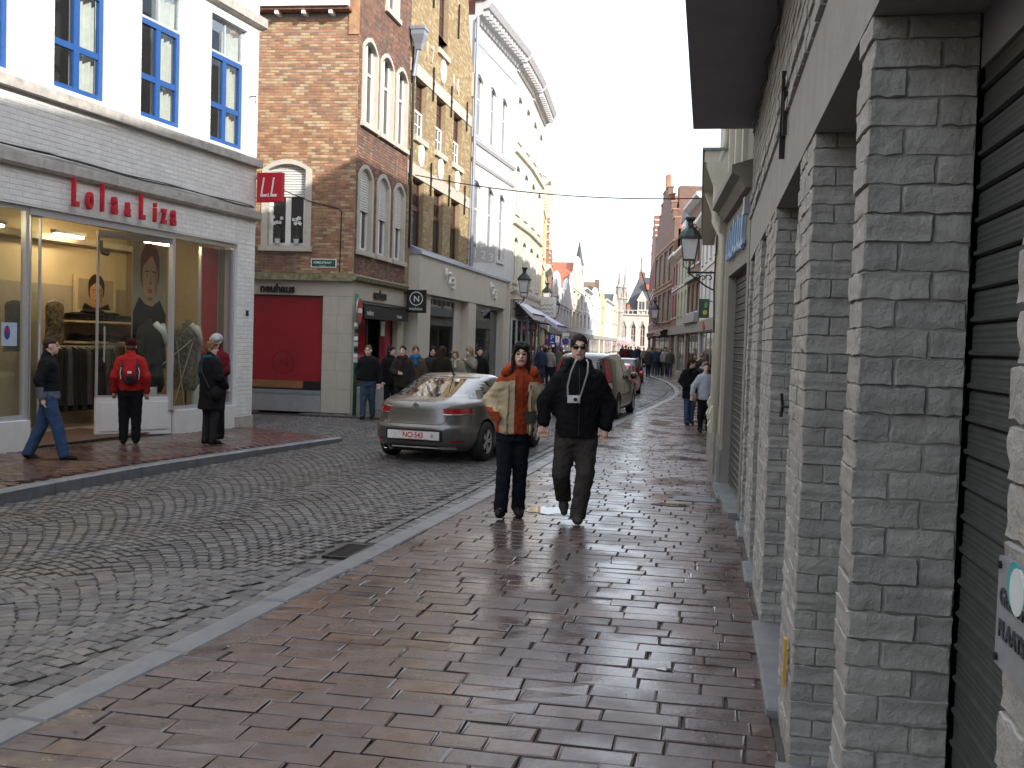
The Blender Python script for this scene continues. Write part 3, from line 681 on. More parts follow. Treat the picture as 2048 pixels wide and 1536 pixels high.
# interior shell
m_cream = mat('warm shop wall', (.72, .62, .42), (.68, .58, .40), rough=.8, nscale=2, bump=.05); m_grw = mat('shop wall dado', (.48, .44, .36), rough=.8, nscale=2, bump=.05)
m_mat = mat('brown door mat', (.12, .07, .05), rough=.95, bump=.4, bscale=150); m_floor = mat('pale shop floor', (.45, .40, .34), rough=.35, nscale=6, bump=.02)
DB = 2.3
MB().quad((0, DB, 2.42), (LL-.25, DB, 2.42), (LL-.25, DB, 3.6), (0, DB, 3.6)).build('back_wall', m_cream, lo); MB().quad((0, DB-.01, .05), (LL-.25, DB-.01, .05), (LL-.25, DB-.01, 2.42), (0, DB-.01, 2.42)).build('back_wall_dado', m_grw, lo)
MB().quad((0, .2, 3.55), (0, DB, 3.55), (LL-.25, DB, 3.55), (LL-.25, .2, 3.55)).build('shop_ceiling', m_cream, lo); MB().box(X(.3), X(5.3), DB-.35, DB, 3.1, 3.2).build('ceiling_beam', m_grw, lo)
MB().box(0, LL-.25, .25, DB, 0, .085).build('shop_floor', m_floor, lo); MB().box(X(.8), X(3.3), .2, 1.5, .085, .097).build('door_mat', m_mat, lo)
MB().quad((X(5.42), .25, 0), (X(5.42), DB, 0), (X(5.42), DB, 3.5), (X(5.42), .25, 3.5)).build('end_wall', mat('shop end brick', (.35, .28, .18), rough=.8, nscale=30, bump=.3), lo)
m_tube = mat('lit fluorescent tube', (1, .9, .7), rough=.5, bump=0, emit=((1, .76, .42), 34.0))
for s, dd in ((-2.5, 1.0), (-.6, 1.2), (1.5, 1.7), (3.2, 1.7), (4.3, .85)):
    c = thing('ceiling_light', 'lit fluorescent tube above the %s of the clothes shop' % {-2.5: 'far end', -.6: 'left display window', 1.5: 'entrance', 3.2: 'back shelves', 4.3: 'tall poster'}[s], 'lamp', (0, 0, 0), 0, 'shop ceiling lights')
    MB().box(-.35, .35, -.05, .05, .03, .09).build('housing', m_alu, c); MB().tube([(-.32, 0, .015), (.32, 0, .015)], .022, 8).build('tube', m_tube, c)
    w_ = Vector((LN[0], LN[1], 0))+_rot @ Vector((X(s), dd, 3.16)); c.location = w_; c.rotation_euler = (0, 0, dang)
def in_shop(name, label, cat, s, dp, z=.085, rz=0, group=None):
    w_ = Vector((LN[0], LN[1], 0))+_rot @ Vector((X(s), dp, z)); return thing(name, label, cat, w_, dang+rz, group)
# posters: flat prints with a painted face (no likeness)
m_skinp = mat('print skin', (.62, .36, .22), (.55, .30, .18), rough=.5, nscale=5, bump=0); m_hairp = mat('print auburn hair', (.20, .06, .02), (.12, .035, .015), rough=.5, nscale=20, bump=0)
m_hairb = mat('print dark hair', (.07, .035, .02), (.04, .02, .012), rough=.5, nscale=20, bump=0); m_coatp = mat('print dark coat', (.015, .012, .012), rough=.5, bump=0)
m_skind = mat('print skin shade', (.40, .20, .12), rough=.5, bump=0); m_lipp = mat('print lips', (.45, .10, .08), rough=.5, bump=0); m_eyep = mat('print eye', (.03, .02, .02), rough=.5, bump=0); m_backp = mat('print backdrop', (.45, .40, .30), (.40, .33, .24), rough=.5, nscale=3, bump=0)
def ell(mb, cx, cz, rx, rz, y, n=28, a0=0, a1=360): mb.poly([(cx+rx*math.cos(R(a0+(a1-a0)*k/n)), y, cz+rz*math.sin(R(a0+(a1-a0)*k/n))) for k in range(n+(0 if a1-a0 == 360 else 1))])
def face(par, cx, cz, w, h, hair, y):
    a = MB(); ell(a, cx, cz+.30*h, w*.70, h*.50, y); ell(a, cx-w*.45, cz+.08*h, w*.24, h*.34, y-.0005); ell(a, cx+w*.47, cz+.12*h, w*.22, h*.30, y-.0005); a.build('printed_hair', hair, par)
    a = MB(); ell(a, cx, cz, w*.56, h*.60, y-.002); ell(a, cx, cz-.32*h, w*.42, h*.34, y-.0025); a.build('printed_face', m_skinp, par)
    a = MB(); a.poly([(cx-w*.62, y-.003, cz+.2*h), (cx-w*.45, y-.003, cz+.28*h), (cx+w*.1, y-.003, cz+.52*h), (cx+w*.58, y-.003, cz+.15*h), (cx+w*.66, y-.003, cz+.45*h), (cx+w*.3, y-.003, cz+.75*h), (cx-w*.3, y-.003, cz+.75*h), (cx-w*.66, y-.003, cz+.5*h)]); a.build('printed_fringe', hair, par)
    a = MB(); a.poly([(cx+w*.02, y-.0032, cz+.06*h), (cx+w*.12, y-.0032, cz-.12*h), (cx+w*.05, y-.0032, cz-.16*h), (cx-w*.06, y-.0032, cz-.15*h)]); ell(a, cx+w*.42, cz-.08*h, w*.12, h*.34, y-.0033); ell(a, cx, cz-.48*h, w*.2, h*.05, y-.0034); a.build('printed_shade', m_skind, par)
    a = MB()
    for sx in (-1, 1): ell(a, cx+sx*w*.24, cz+.05*h, w*.11, h*.026, y-.0036)
    a.build('printed_eye_whites', m_cream, par)
    a = MB()
    for sx in (-1, 1):
        ell(a, cx+sx*w*.24, cz+.05*h, w*.05, h*.030, y-.004); a.obox((cx+sx*w*.25, y-.004, cz+.14*h), (w*.15, 0, sx*-.01*h), (0, .0005, 0), (0, 0, h*.014))
    a.obox((cx+w*.03, y-.004, cz-.13*h), (w*.06, 0, 0), (0, .0005, 0), (0, 0, h*.012)); a.build('printed_eyes', m_eyep, par)
    a = MB(); ell(a, cx, cz-.30*h, w*.19, h*.055, y-.004); a.build('printed_lips', m_lipp, par)
p = in_shop('wall_poster', 'framed portrait print of a dark haired face above the shop shelves', 'poster', 4.52, DB-.05, 2.02)
MB().box(-.52, .52, -.02, .03, -.04, .60).build('frame', m_cream, p); MB().quad((-.45, -.024, .02), (.45, -.024, .02), (.45, -.024, .54), (-.45, -.024, .54)).build('print', m_backp, p)
face(p, 0, .30, .30, .42, m_hairb, -.027); a = MB(); a.poly([(-.36, -.034, .022), (.36, -.034, .022), (.3, -.034, .13), (.1, -.034, .055), (-.1, -.034, .055), (-.3, -.034, .13)]); a.build('printed_collar', m_coatp, p)
p = in_shop('tall_poster', 'tall hanging print of a short haired figure in a dark coat', 'poster', 3.95, .72, 1.15)
MB().box(-.44, .44, 0, .012, 0, 1.98).build('print', m_backp, p); face(p, .0, 1.42, .36, .72, m_hairp, -.003)
a = MB(); a.poly([(-.43, -.009, .02), (.43, -.009, .02), (.43, -.009, .82), (.26, -.009, 1.06), (.06, -.009, .95), (-.12, -.009, .98), (-.28, -.009, 1.10), (-.43, -.009, .85)]); a.build('printed_coat', m_coatp, p)
# shelves with folded clothes, rails with garments
m_cloth = [mat('dark garment', (.018, .017, .019), (.01, .01, .011), rough=.9, nscale=12, bump=.4, bscale=25), mat('patterned garment', (.22, .18, .12), (.02, .018, .015), rough=.9, nscale=16, bump=.3, bscale=25), mat('olive garment', (.10, .10, .03), (.07, .07, .02), rough=.9, nscale=8, bump=.4, bscale=25), mat('grey garment', (.09, .09, .1), (.06, .06, .07), rough=.9, nscale=8, bump=.4, bscale=25)]
sh = in_shop('display_shelf', 'pale wall shelves under the framed portrait', 'shelf', 4.5, DB-.22)
for z in (1.37, 1.72): MB().box(-.85, .8, -.17, .2, z, z+.035).build('shelf_board', m_cream, sh)
for x in (-.05, .45): MB().box(x, x+.03, -.16, -.13, 0, 1.37).build('upright', m_alu, sh)
MB().box(-.05, .5, -.165, -.135, 1.33, 1.36).build('rail', m_alu, sh)
for i, (x, z, w, h, k) in enumerate(((-.62, 1.755, .2, .13, 0), (-.22, 1.755, .21, .20, 0), (.2, 1.755, .2, .16, 0), (.6, 1.755, .18, .12, 3), (-.5, 1.405, .22, .14, 0), (.1, 1.405, .25, .12, 0), (.55, 1.405, .2, .1, 0))):
    g_ = in_shop('folded_clothes', 'dark folded clothes pile on the %s shelf, %s along' % ('upper' if z > 1.6 else 'lower', ('first', 'second', 'third', 'fourth', 'first', 'second', 'third')[i]), 'clothes', 4.5+x, DB-.2, z+.085)
    b_ = MB()
    for q in range(3): b_.lathe([(w*.5, q*h/3), (w*1.02, q*h/3+h*.08), (w*(1.04-.14*q), q*h/3+h*.25), (w*(.85-.2*q), q*h/3+h/3)], (0, 0, 0), 12)
    b_.build('folded_layers', m_cloth[k], g_, smooth=True)
def garment_mesh(w, l, seed):
    r_ = random.Random(seed); g_ = MB(); n = 18; prev = None
    for j, (t, ww, dd) in enumerate(((0, .25, .03), (.04, .5, .05), (.12, .56, .07), (.5, .5, .08), (1, .58, .09))):
        ring = [(ww*w*math.cos(2*math.pi*k/n), dd*math.sin(2*math.pi*k/n)*(1+.35*math.sin(k*2.2+seed)), -t*l) for k in range(n)]
        b0 = len(g_.v); g_.v += ring
        if prev is not None:
            for k in range(n): g_.f.append((prev+k, prev+(k+1) % n, b0+(k+1) % n, b0+k)[::-1]); g_.t.append(0); g_.m.append(0)
        prev = b0
    return g_
rk = in_shop('clothes_rail', 'metal clothes rail with dark garments behind the entrance', 'clothes rail', 3.85, DB-.5)
MB().tube([(-1.1, 0, 1.32), (.62, 0, 1.32)], .014, 8).build('rail', m_alu, rk)
for x in (-1.1, .62): MB().tube([(x, 0, 0), (x, 0, 1.32)], .014, 8).build('post', m_alu, rk)
rr = random.Random(9)
gmesh = [garment_mesh(.20, .95, 1), garment_mesh(.17, 1.05, 2)]
words = ['first', 'second', 'third', 'fourth', 'fifth', 'sixth', 'seventh', 'eighth', 'ninth', 'tenth', 'eleventh', 'twelfth', 'thirteenth', 'fourteenth']
for i in range(14):
    g_ = in_shop('hanging_garment', '%s dark garment from the entrance side on the shop clothes rail' % words[i], 'garment', 2.85+i*.115, DB-.5, 1.40, R(78+rr.uniform(-12, 12)), 'garments on the rail')
    gmesh[i % 2].build('cloth', m_cloth[0 if i % 4 else 3], g_, smooth=True); MB().tube([(-.16, 0, -.03), (0, 0, .01), (.16, 0, -.03)], .006, 6).build('hanger', m_alu, g_)
for s, z, k, lab in ((2.35, 2.1, 3, 'grey jacket hanging on the wall beside the left display window'), (3.2, 2.12, 1, 'patterned jacket hanging under a lit hook')):
    g_ = in_shop('hanging_jacket', lab, 'jacket', s, DB-.35, z); garment_mesh(.36, .78, 5+k).build('cloth', m_cloth[k], g_, smooth=True); MB().tube([(-.16, 0, -.02), (0, 0, .03), (.16, 0, -.02)], .008, 6).build('hanger', m_alu, g_)
g_ = in_shop('olive_coat', 'long olive coat hanging low in the left display window', 'coat', .1, .9, 1.35); garment_mesh(.55, 1.05, 3).build('cloth', m_cloth[2], g_, smooth=True)
# dressmaker's dummies, pole tripod, planters
def dummy(s, dp, lab, scarf, k):
    t = in_shop('dressed_dummy', lab, 'mannequin', s, dp); b_ = MB()
    prof = [(.16, .62), (.20, .75), (.17, 1.05), (.15, 1.2), (.19, 1.42), (.20, 1.55), (.16, 1.68), (.07, 1.75), (.06, 1.82)]
    b_.lathe([(r_*1.15, h) for r_, h in prof], (0, 0, 0), 18)
    for sx in (-1, 1): b_.tube([(sx*.19, 0, 1.62), (sx*.28, -.01, 1.35), (sx*.27, -.05, 1.0)], [.075, .065, .05], 10)
    b_.build('coat', m_cloth[k], t, smooth=True)
    f = MB(); f.tube([(-.10, -.16, 1.74), (.02, -.22, 1.6), (.10, -.24, 1.38)], [.05, .06, .03], 8); f.tube([(.12, -.14, 1.72), (.03, -.23, 1.58)], [.04, .05], 8); f.build('scarf', m_wlet if scarf else m_curtain, t, smooth=True)
    MB().tube([(0, 0, 0), (0, 0, .7)], .018, 8).build('stand', m_iron, t); MB().lathe([(.18, 0), (.18, .015), (.03, .03)], (0, 0, 0), 18).build('foot', m_iron, t)
dummy(3.72, .52, 'dummy in a dark coat with white scarf in front of the tall poster', True, 0); dummy(4.75, .55, 'dummy in a patterned jacket in the right display window', False, 1)
t = in_shop('pole_tripod', 'tripod of thin wooden poles between the two dummies', 'tripod', 4.3, .36); m_pole = mat('pale wood pole', (.45, .36, .24), rough=.6, nscale=20)
for a, b in (((-.75, .05, .9), (.6, 0, 1.62)), ((-.1, 0, 1.45), (.2, 0, .1)), ((.38, 0, 1.5), (-.25, .05, .05)), ((-.12, .05, 1.42), (-.2, 0, .05))): MB().tube([a, b], .011, 6).build('pole', m_pole, t)
for s, lab in ((3.62, 'white planter at the foot of the tall poster'), (4.85, 'white planter in the right display window'), (3.42, 'narrow white planter by the open glass door')):
    t = in_shop('planter', lab, 'planter', s, .42, .42 if s != 3.42 else .4); MB().lathe([(.07, 0), (.085, .18), (.10, .38), (.088, .38), (.08, .33)], (0, 0, 0), 16).build('pot', m_wlet, t, smooth=False)
t = in_shop('red_display_board', 'red display panel at the corner of the right window', 'panel', 5.12, .35, .45); MB().box(-.28, .26, 0, .04, 0, 2.72).build('board', m_red, t)
for sx in (-.27, .25): MB().box(sx-.012, sx+.012, -.006, .046, 0, 2.72).build('edge_strip', m_alu, t)
t = in_shop('price_card', 'small red price card on the floor of the right window', 'card', 4.98, .25, .45); MB().obox((0, 0, .05), (.09, 0, .0), (0, .02, -.05), (0, .003, .005)).build('card', m_red, t)
t = in_shop('window_notice', 'small blue and white notice stuck inside the left display window', 'notice', .22, .075, 1.45); MB().box(-.13, .13, 0, .004, 0, .30).build('paper', mat('notice paper', (.55, .62, .75), rough=.6, bump=0), t)
a = MB(); ell(a, -.04, .17, .05, .09, -.002); a.build('printed_mark', m_blue, t); a = MB(); ell(a, -.04, .2, .025, .035, -.003); a.build('printed_mark', m_red, t)
t = in_shop('wall_spotlight', 'small black spotlight clamped under the shop beam', 'lamp', 3.9, DB-.6, 2.98); MB().lathe([(.03, 0), (.045, .1), (.05, .14)], (0, -.07, 0), 12, axis='x').build('can', m_iron, t); MB().box(-.02, .02, -.08, -.02, .03, .2).build('bracket', m_iron, t)
# projecting red sign at the corner
t = thing('projecting_sign', 'square red projecting sign with white slanted letters at the white shop corner', 'sign', (0, 0, 0)); w_ = Vector((LN[0], LN[1], 0))+_rot @ Vector((LL-.02, 0, 4.08)); t.location = w_; t.rotation_euler = (0, 0, dang-R(90))
MB().box(.06, .56, -.05, .05, 0, .52).build('panel', m_red, t)
text('letter', 'L', m_wlet, t, (.11, -.053, .09), .50, ext=.002, sx=.62, shear=.25); text('letter', 'L', m_wlet, t, (.31, -.053, .09), .50, ext=.002, sx=.62, shear=.25); text('letter', '&', m_wlet, t, (.27, -.053, .085), .1, ext=.002, sx=.8)
for z in (.08, .44): MB().tube([(-.02, 0, z), (.08, 0, z)], .015, 8).build('bracket', m_alu, t)
# ---------------------------------------------------------------- brick corner house with the chocolate shop
m_obrick = mat('orange facing brick', (.3, .15, .1), rough=.8, nscale=7, bump=.35, bscale=60, pvar=.3, stain=(1.6, (.20, .13, .09), .55, .9),
               palette=[(.38, .20, .105), (.43, .25, .14), (.32, .165, .09), (.47, .33, .19), (.35, .18, .10), (.28, .145, .085), (.41, .225, .12), (.26, .145, .09), (.45, .34, .21)])
m_dbrick = mat('sooty red brick', (.2, .1, .08), rough=.85, nscale=5, bump=.35, bscale=60, pvar=.45, stain=(1.2, (.10, .08, .07), .48, .72), streak=((.34, .30, .27), .60, .85),
               palette=[(.25, .125, .085), (.30, .15, .10), (.20, .10, .075), (.32, .18, .12), (.22, .11, .08), (.17, .095, .075), (.28, .13, .085)])
m_mort = mat('brick mortar', (.30, .25, .20), (.22, .19, .16), rough=.9, nscale=10, bump=.3); m_dmort = mat('dirty mortar', (.13, .115, .10), (.09, .08, .07), rough=.9, nscale=10, bump=.3)
m_lime = mat('limestone cladding', (.50, .455, .385), (.44, .40, .34), rough=.7, nscale=3, bump=.15, bscale=60, stain=(3, (.30, .27, .22), .58, .85), streak=((.30, .27, .22), .62, .85))
m_sur = mat('stone window surround', (.52, .48, .42), (.45, .42, .36), rough=.75, nscale=5, bump=.2, stain=(4, (.30, .28, .25), .6, .85))
m_moss = mat('mossy stone cornice', (.30, .27, .18), (.14, .14, .06), rough=.85, nscale=9, bump=.5, bscale=50)
m_wfr = mat('white window paint', (.80, .80, .78), (.74, .74, .72), rough=.4, nscale=15, bump=.03)
m_shut = mat('white shutter slat', (.72, .71, .68), (.64, .63, .60), rough=.5, nscale=12, bump=.05)
m_gplinth = mat('grey plinth slab', (.32, .32, .325), (.27, .27, .275), rough=.55, nscale=4, bump=.1)
m_black = mat('black sign paint', (.012, .011, .011), (.010, .009, .009), rough=.35, bump=0)
m_shopred = mat('deep red screen', (.30, .012, .022), (.26, .010, .018), rough=.09, nscale=2, bump=0, spec=.6)
m_lens = mat('grey zinc', (.33, .36, .42), (.27, .30, .35), rough=.4, metal=.5, nscale=6, bump=.1)
N0, N1, N2 = off((-9.8, 21.14), (-7.59, 21.27), -5.0), (-7.59, 21.27), (-7.6, 25.1)
nh, NL = frame('corner_brick_house', N1, N2, 'orange brick corner house over a stone faced chocolate shop')
# front: windows with arched stone surrounds
fu = [(.22, 1.30), (1.45, 2.53), (2.66, 3.70)]; fl = [(.12, 1.16), (1.40, 2.44), (2.68, 3.70)]; ft = [(1.72, 2.78)]
ops = [(a, b, 6.42, 8.33) for a, b in fu]+[(a, b, 3.62, 5.53) for a, b in fl]+[(a, b, 9.35, 11.0) for a, b in ft]
wall(nh, m_dmort, NL, 3.05, 11.6, ops, th=.25, name='front_wall')
for a, b in fu: surround(nh, a, b, 6.42, 8.05, .28, .12, m_sur, m_dmort)
for a, b in fl: surround(nh, a, b, 3.62, 5.25, .28, .12, m_sur, m_dmort)
for a, b in ft: surround(nh, a, b, 9.35, 10.72, .28, .12, m_sur, m_dmort)
bk = brick_list(NL, 3.06, 5.9, [(a-.005, b+.005, 3.5, 5.25, .28) for a, b in fl], bl=.185, bh=.052, j=.009); bk2 = brick_list(NL, 5.9, 11.5, [(a-.005, b+.005, 6.3, 8.05, .28) for a, b in fu]+[(a, b, 9.24, 10.72, .28) for a, b in ft], bl=.185, bh=.052, j=.009)
lay_bricks(nh, bk+bk2, m_dbrick, nobj=0, proud=.007)
for a, b in fu+ft:
    z0 = 6.42 if (a, b) in fu else 9.35
    window(nh, a+.12, b-.12, z0, z0+1.85, .07, m_wfr, m_pane, cols=(0, .5, 1), rows=(0, .62, 1), fw=.07, bar=.035, depth=.06)
def slats(par, x0, x1, z0, z1, y, m, pitch=.055, n0=0):
    sh = obj('roller_blind', None, par, ((x0+x1)/2, y, 0)); w = (x1-x0)/2; me = None; z = z0
    while z < z1:
        if me is None: me = MB().xprism([(0, 0), (-.008, .012), (-.008, .034), (0, .046), (.008, .046), (.008, 0)][::-1], -w, w).build('slat', m, sh, loc=(0, 0, z)).data
        else: obj('slat', me, sh, (0, 0, z))
        z += pitch
for i, (a, b) in enumerate(fl):
    window(nh, a+.12, b-.12, 3.62, 5.5, .08, m_wfr, m_pane, cols=(0, .5, 1), rows=(0, 1), fw=.075, bar=.05, depth=.06); slats(nh, a+.125, b-.125, 4.50-.04*i, 5.48, .055, m_shut)
MB().xprism([(0, 2.90), (-.10, 2.94), (-.13, 3.02), (-.05, 3.06), (.2, 3.06), (.2, 2.90)][::-1], -.13, NL).build('cornice', m_moss, nh)
# front ground floor
MB().box(0, NL, -.004, .25, 2.52, 2.90).build('fascia_stone', m_lime, nh); MB().box(0, .33, -.003, .25, 0, 2.52).build('stone_pier', m_lime, nh); MB().box(3.35, NL, -.003, .25, 0, 2.52).build('stone_pier', m_lime, nh)
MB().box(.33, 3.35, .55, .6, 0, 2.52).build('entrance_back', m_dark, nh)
MB().box(.33, 3.35, -.02, .5, 0, .58).build('plinth', m_gplinth, nh)
window(nh, .35, 1.4, .58, 2.2, .12, m_black, m_shopred, cols=(0, 1), fw=.06, name='display_window'); window(nh, 2.3, 3.33, .58, 2.2, .12, m_black, m_shopred, cols=(0, 1), fw=.06, name='display_window')
window(nh, 1.42, 2.28, .05, 2.2, .3, m_black, m_pane, cols=(0, 1), fw=.08, name='shop_door')
MB().box(2.34, 2.62, .10, .115, 1.75, 2.1).build('notice', m_wlet, nh)
text('lettering', 'neuhaus', m_black, nh, (1.35, -.03, 2.60), .30, ext=.012, sx=.95, bold=.006)
aw = MB(); aw.xprism([(0, 2.50), (-.10, 2.50), (-.16, 2.44), (-.10, 2.38), (0, 2.38)][::-1], .28, 3.72); aw.build('awning_cassette', mat('black gloss awning box', (.02, .02, .022), rough=.15, bump=0, spec=.8), nh)
MB().box(.30, 3.70, -.17, -.15, 2.12, 2.38).build('awning_valance', mat('black awning cloth', (.018, .016, .016), rough=.8, nscale=40), nh)
text('lettering', 'neuhaus', m_wlet, nh, (.45, -.173, 2.20), .17, ext=.001, sx=.85); text('lettering', 'Chocolatier', m_wlet, nh, (2.7, -.173, 2.19), .11, ext=.0008, sx=.8, shear=.2)
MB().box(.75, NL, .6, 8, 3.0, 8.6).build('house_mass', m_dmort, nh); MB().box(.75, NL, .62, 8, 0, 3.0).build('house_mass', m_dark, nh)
rf = MB(); rf.prism([(0, 11.6), (NL, 11.6), (NL/2, 13.6)], .02, .3); rf.build('gable', m_dmort, nh)
m_rtile = mat('orange roof tile', (.42, .13, .06), (.30, .09, .045), rough=.75, nscale=14, bump=.6, bscale=18)
rf = MB(); rf.quad((-.1, .2, 11.4), (NL/2, .2, 13.7), (NL/2, 8, 13.7), (-.1, 8, 11.4)); rf.quad((NL/2, .2, 13.7), (NL+.1, .2, 11.4), (NL+.1, 8, 11.4), (NL/2, 8, 13.7)); rf.build('roof', m_rtile, nh)
# side towards the lane
sd = spare(N0, N1); SX = lambda s: s+5.0; SLn = SX(math.dist((-9.8, 21.14), N1))
sops = [(SX(.11), SX(1.24), 3.64, 5.53)]; wall(sd, m_mort, SLn, 3.05, 8.65, sops, th=.3, name='side_wall'); surround(sd, SX(.11), SX(1.24), 3.64, 5.30, .23, .14, m_sur, m_mort)
bk = brick_list(SLn, 3.06, 8.6, [(SX(.11), SX(1.24), 3.53, 5.30, .23)], xstart=SX(-1.6), bl=.185, bh=.052, j=.009)
dark = [b for b in bk if b[3] < 3.62 and b[1] < SX(1.1)]; bk = [b for b in bk if b not in dark]
lay_bricks(sd, bk, m_obrick, nobj=300, proud=.007, key=lambda b: abs(b[2]-5.6)+abs(b[0]-SX(1.2))*.3); lay_bricks(sd, dark, m_dbrick, nobj=0, proud=.007)
w = window(sd, SX(.25), SX(1.10), 3.64, 5.45, .11, m_wfr, m_pane, cols=(0, .5, 1), fw=.08, bar=.06, depth=.06); slats(sd, SX(.255), SX(1.095), 4.72, 5.48, .09, m_shut)
MB().box(SX(-3), SLn+.02, -.13, .2, 2.90, 3.05).build('cornice', m_moss, sd)
MB().box(SX(-3), SLn, 0, .25, 2.58, 2.90).build('fascia_stone', m_lime, sd)
z = .03
for k in range(6):     # stone facing panels of the corner pier
    h = .52 if k == 0 else .405; xs = [1.545, 1.90 if k % 2 else 1.86, 2.212] if k else [1.545, 1.89, 2.212]
    for a, b in zip(xs[:-1], xs[1:]): MB().box(SX(a)+.002, SX(b)-.002, -.006+.001*(k % 2), .25, z+.002, z+h-.002).build('stone_panel', m_lime, sd)
    z += h
MB().box(SX(1.54), SLn, .0, .25, 0, 2.58).build('pier_core', m_dmort, sd)
MB().box(SX(-3), SX(1.54), -.01, .25, .03, .42).build('plinth', m_gplinth, sd); MB().box(SX(-3), SX(1.54), -.02, .25, .42, .50).build('window_sill', m_lens, sd)
rw = window(sd, SX(-1.2), SX(1.54), .50, 2.58, .06, m_black, m_shopred, cols=(0, 1), fw=.03, depth=.06, name='display_window')
MB().box(SX(-1.1), SX(1.1), .075, .083, .54, .70).build('blind_edge', mat('wood shelf edge', (.28, .13, .05), rough=.5, nscale=8), sd)
MB().box(SX(1.12), SX(1.5), .073, .083, .54, .70).build('blind_edge', m_black, sd)
m_logo = mat('dark red print', (.17, .008, .014), rough=.3, bump=0)
lg = MB(); cx, cz = SX(.64), 1.10
for k in range(36):
    a, b = 2*math.pi*k/36, 2*math.pi*(k+1)/36; lg.quad(*[(cx+r_*math.cos(t_), .083, cz+r_*math.sin(t_)) for r_, t_ in ((.235, a), (.235, b), (.25, b), (.25, a))][::-1])
lg.build('logo_ring', m_logo, sd); text('logo_letter', 'N', m_logo, sd, (cx-.105, .082, cz-.105), .30, ext=.001)
text('lettering', 'neuhaus', m_black, sd, (SX(.12), -.03, 2.635), .26, ext=.014, sx=.93, bold=.006)
MB().box(SX(-4.9), SX(2.05), -.28, .3, 8.66, 8.72).build('eaves_board', m_dbrick, sd); MB().box(SX(-4.9), SX(2.05), -.34, -.20, 8.72, 8.94).build('gutter', m_wfr, sd)
for x in (.4, 1.0, 1.6): MB().box(SX(x), SX(x)+.08, -.26, .0, 8.58, 8.66).build('bracket', m_wfr, sd)
rf = MB(); rf.quad((SX(-4.9), -.3, 8.9), (SX(2.1), -.3, 8.9), (SX(2.1), 4, 12.5), (SX(-4.9), 4, 12.5)); rf.build('roof', m_rtile, sd)
MB().box(SX(1.98), SLn, -.03, .3, 8.2, 9.4).build('corner_pier', m_obrick, sd); MB().box(SX(2.0), SLn, 0, .3, 8.6, 11.6).build('side_wall', m_mort, sd)
cb = [(SX(2.07), -.02, 4.38), (SX(1.6), -.02, 4.55), (SX(1.27), -.02, 4.85)]
MB().tube([(SX(1.90), -.015, 3.1), (SX(1.92), -.015, 4.42), (SX(1.86), -.02, 4.47), (SX(1.2), -.03, 4.62), (SX(.2), -.6, 5.0)], .011, 6).build('cable', m_iron, sd)
# orchids behind the panes, street name plate
sgp = spare(N0, N1)
adopt(sd, nh)
ang_s = math.atan2(N1[1]-N0[1], N1[0]-N0[0]); dS = Vector((math.cos(ang_s), math.sin(ang_s), 0)); nS = Vector((-dS.y, dS.x, 0))
def on_side(s, dp, z): return Vector((N0[0], N0[1], 0))+dS*SX(s)+nS*dp+Vector((0, 0, z))
t = thing('street_name_plate', 'green street name plate with white lettering under the flower window', 'sign', on_side(1.26, 0, 3.19), ang_s)
MB().box(0, .57, -.022, 0, 0, .19).build('plate', m_wlet, t); MB().box(.02, .55, -.026, -.021, .02, .17).build('panel', mat('street sign green', (.012, .10, .055), rough=.35, bump=0), t)
text('lettering', 'KEMELSTRAAT', m_wlet, t, (.06, -.029, .085), .068, ext=.001, sx=.92, bold=.001); text('lettering', 'rue  Kemel', m_wlet, t, (.19, -.029, .035), .032, ext=.001)
bpy.data.objects.remove(sgp)
m_petal = mat('white orchid petal', (.85, .84, .82), rough=.6, bump=0); m_leaf = mat('orchid leaf', (.04, .10, .02), rough=.5, bump=0); m_pot = mat('pale pot', (.6, .6, .58), rough=.5, bump=0)
rr = random.Random(4)
for s, lab in ((.47, 'left'), (.90, 'right')):
    t = thing('potted_orchid', 'white flowering orchid in a pale pot behind the %s pane of the flower window' % lab, 'plant', on_side(s, .03, 3.70), ang_s, 'orchids on the window sill')
    MB().lathe([(.05, 0), (.065, .10)], (0, 0, 0), 12).build('pot', m_pot, t)
    MB().tube([(0, 0, .1), (.03, 0, .3), (-.06, -.01, .47)], .006, 6).build('stem', m_leaf, t)
    lf = MB()
    for k in range(5):
        a = k*1.3; lf.poly([(0, 0, .1), (.09*math.cos(a)-.02*math.sin(a), .04*math.sin(a), .14), (.17*math.cos(a), .05*math.sin(a), .10), (.09*math.cos(a)+.02*math.sin(a), .04*math.sin(a), .13)])
    lf.build('leaf', m_leaf, t)
    for k in range(8):
        fl_ = MB(); cx, cz = rr.uniform(-.15, .12), rr.uniform(.42, .58)
        for q in range(5):
            a = q*2*math.pi/5+k; fl_.poly([(cx, -.02, cz), (cx+.035*math.cos(a-.45), -.03, cz+.035*math.sin(a-.45)), (cx+.045*math.cos(a), -.022, cz+.045*math.sin(a)), (cx+.035*math.cos(a+.45), -.03, cz+.035*math.sin(a+.45))])
        fl_.build('flower', m_petal, t)
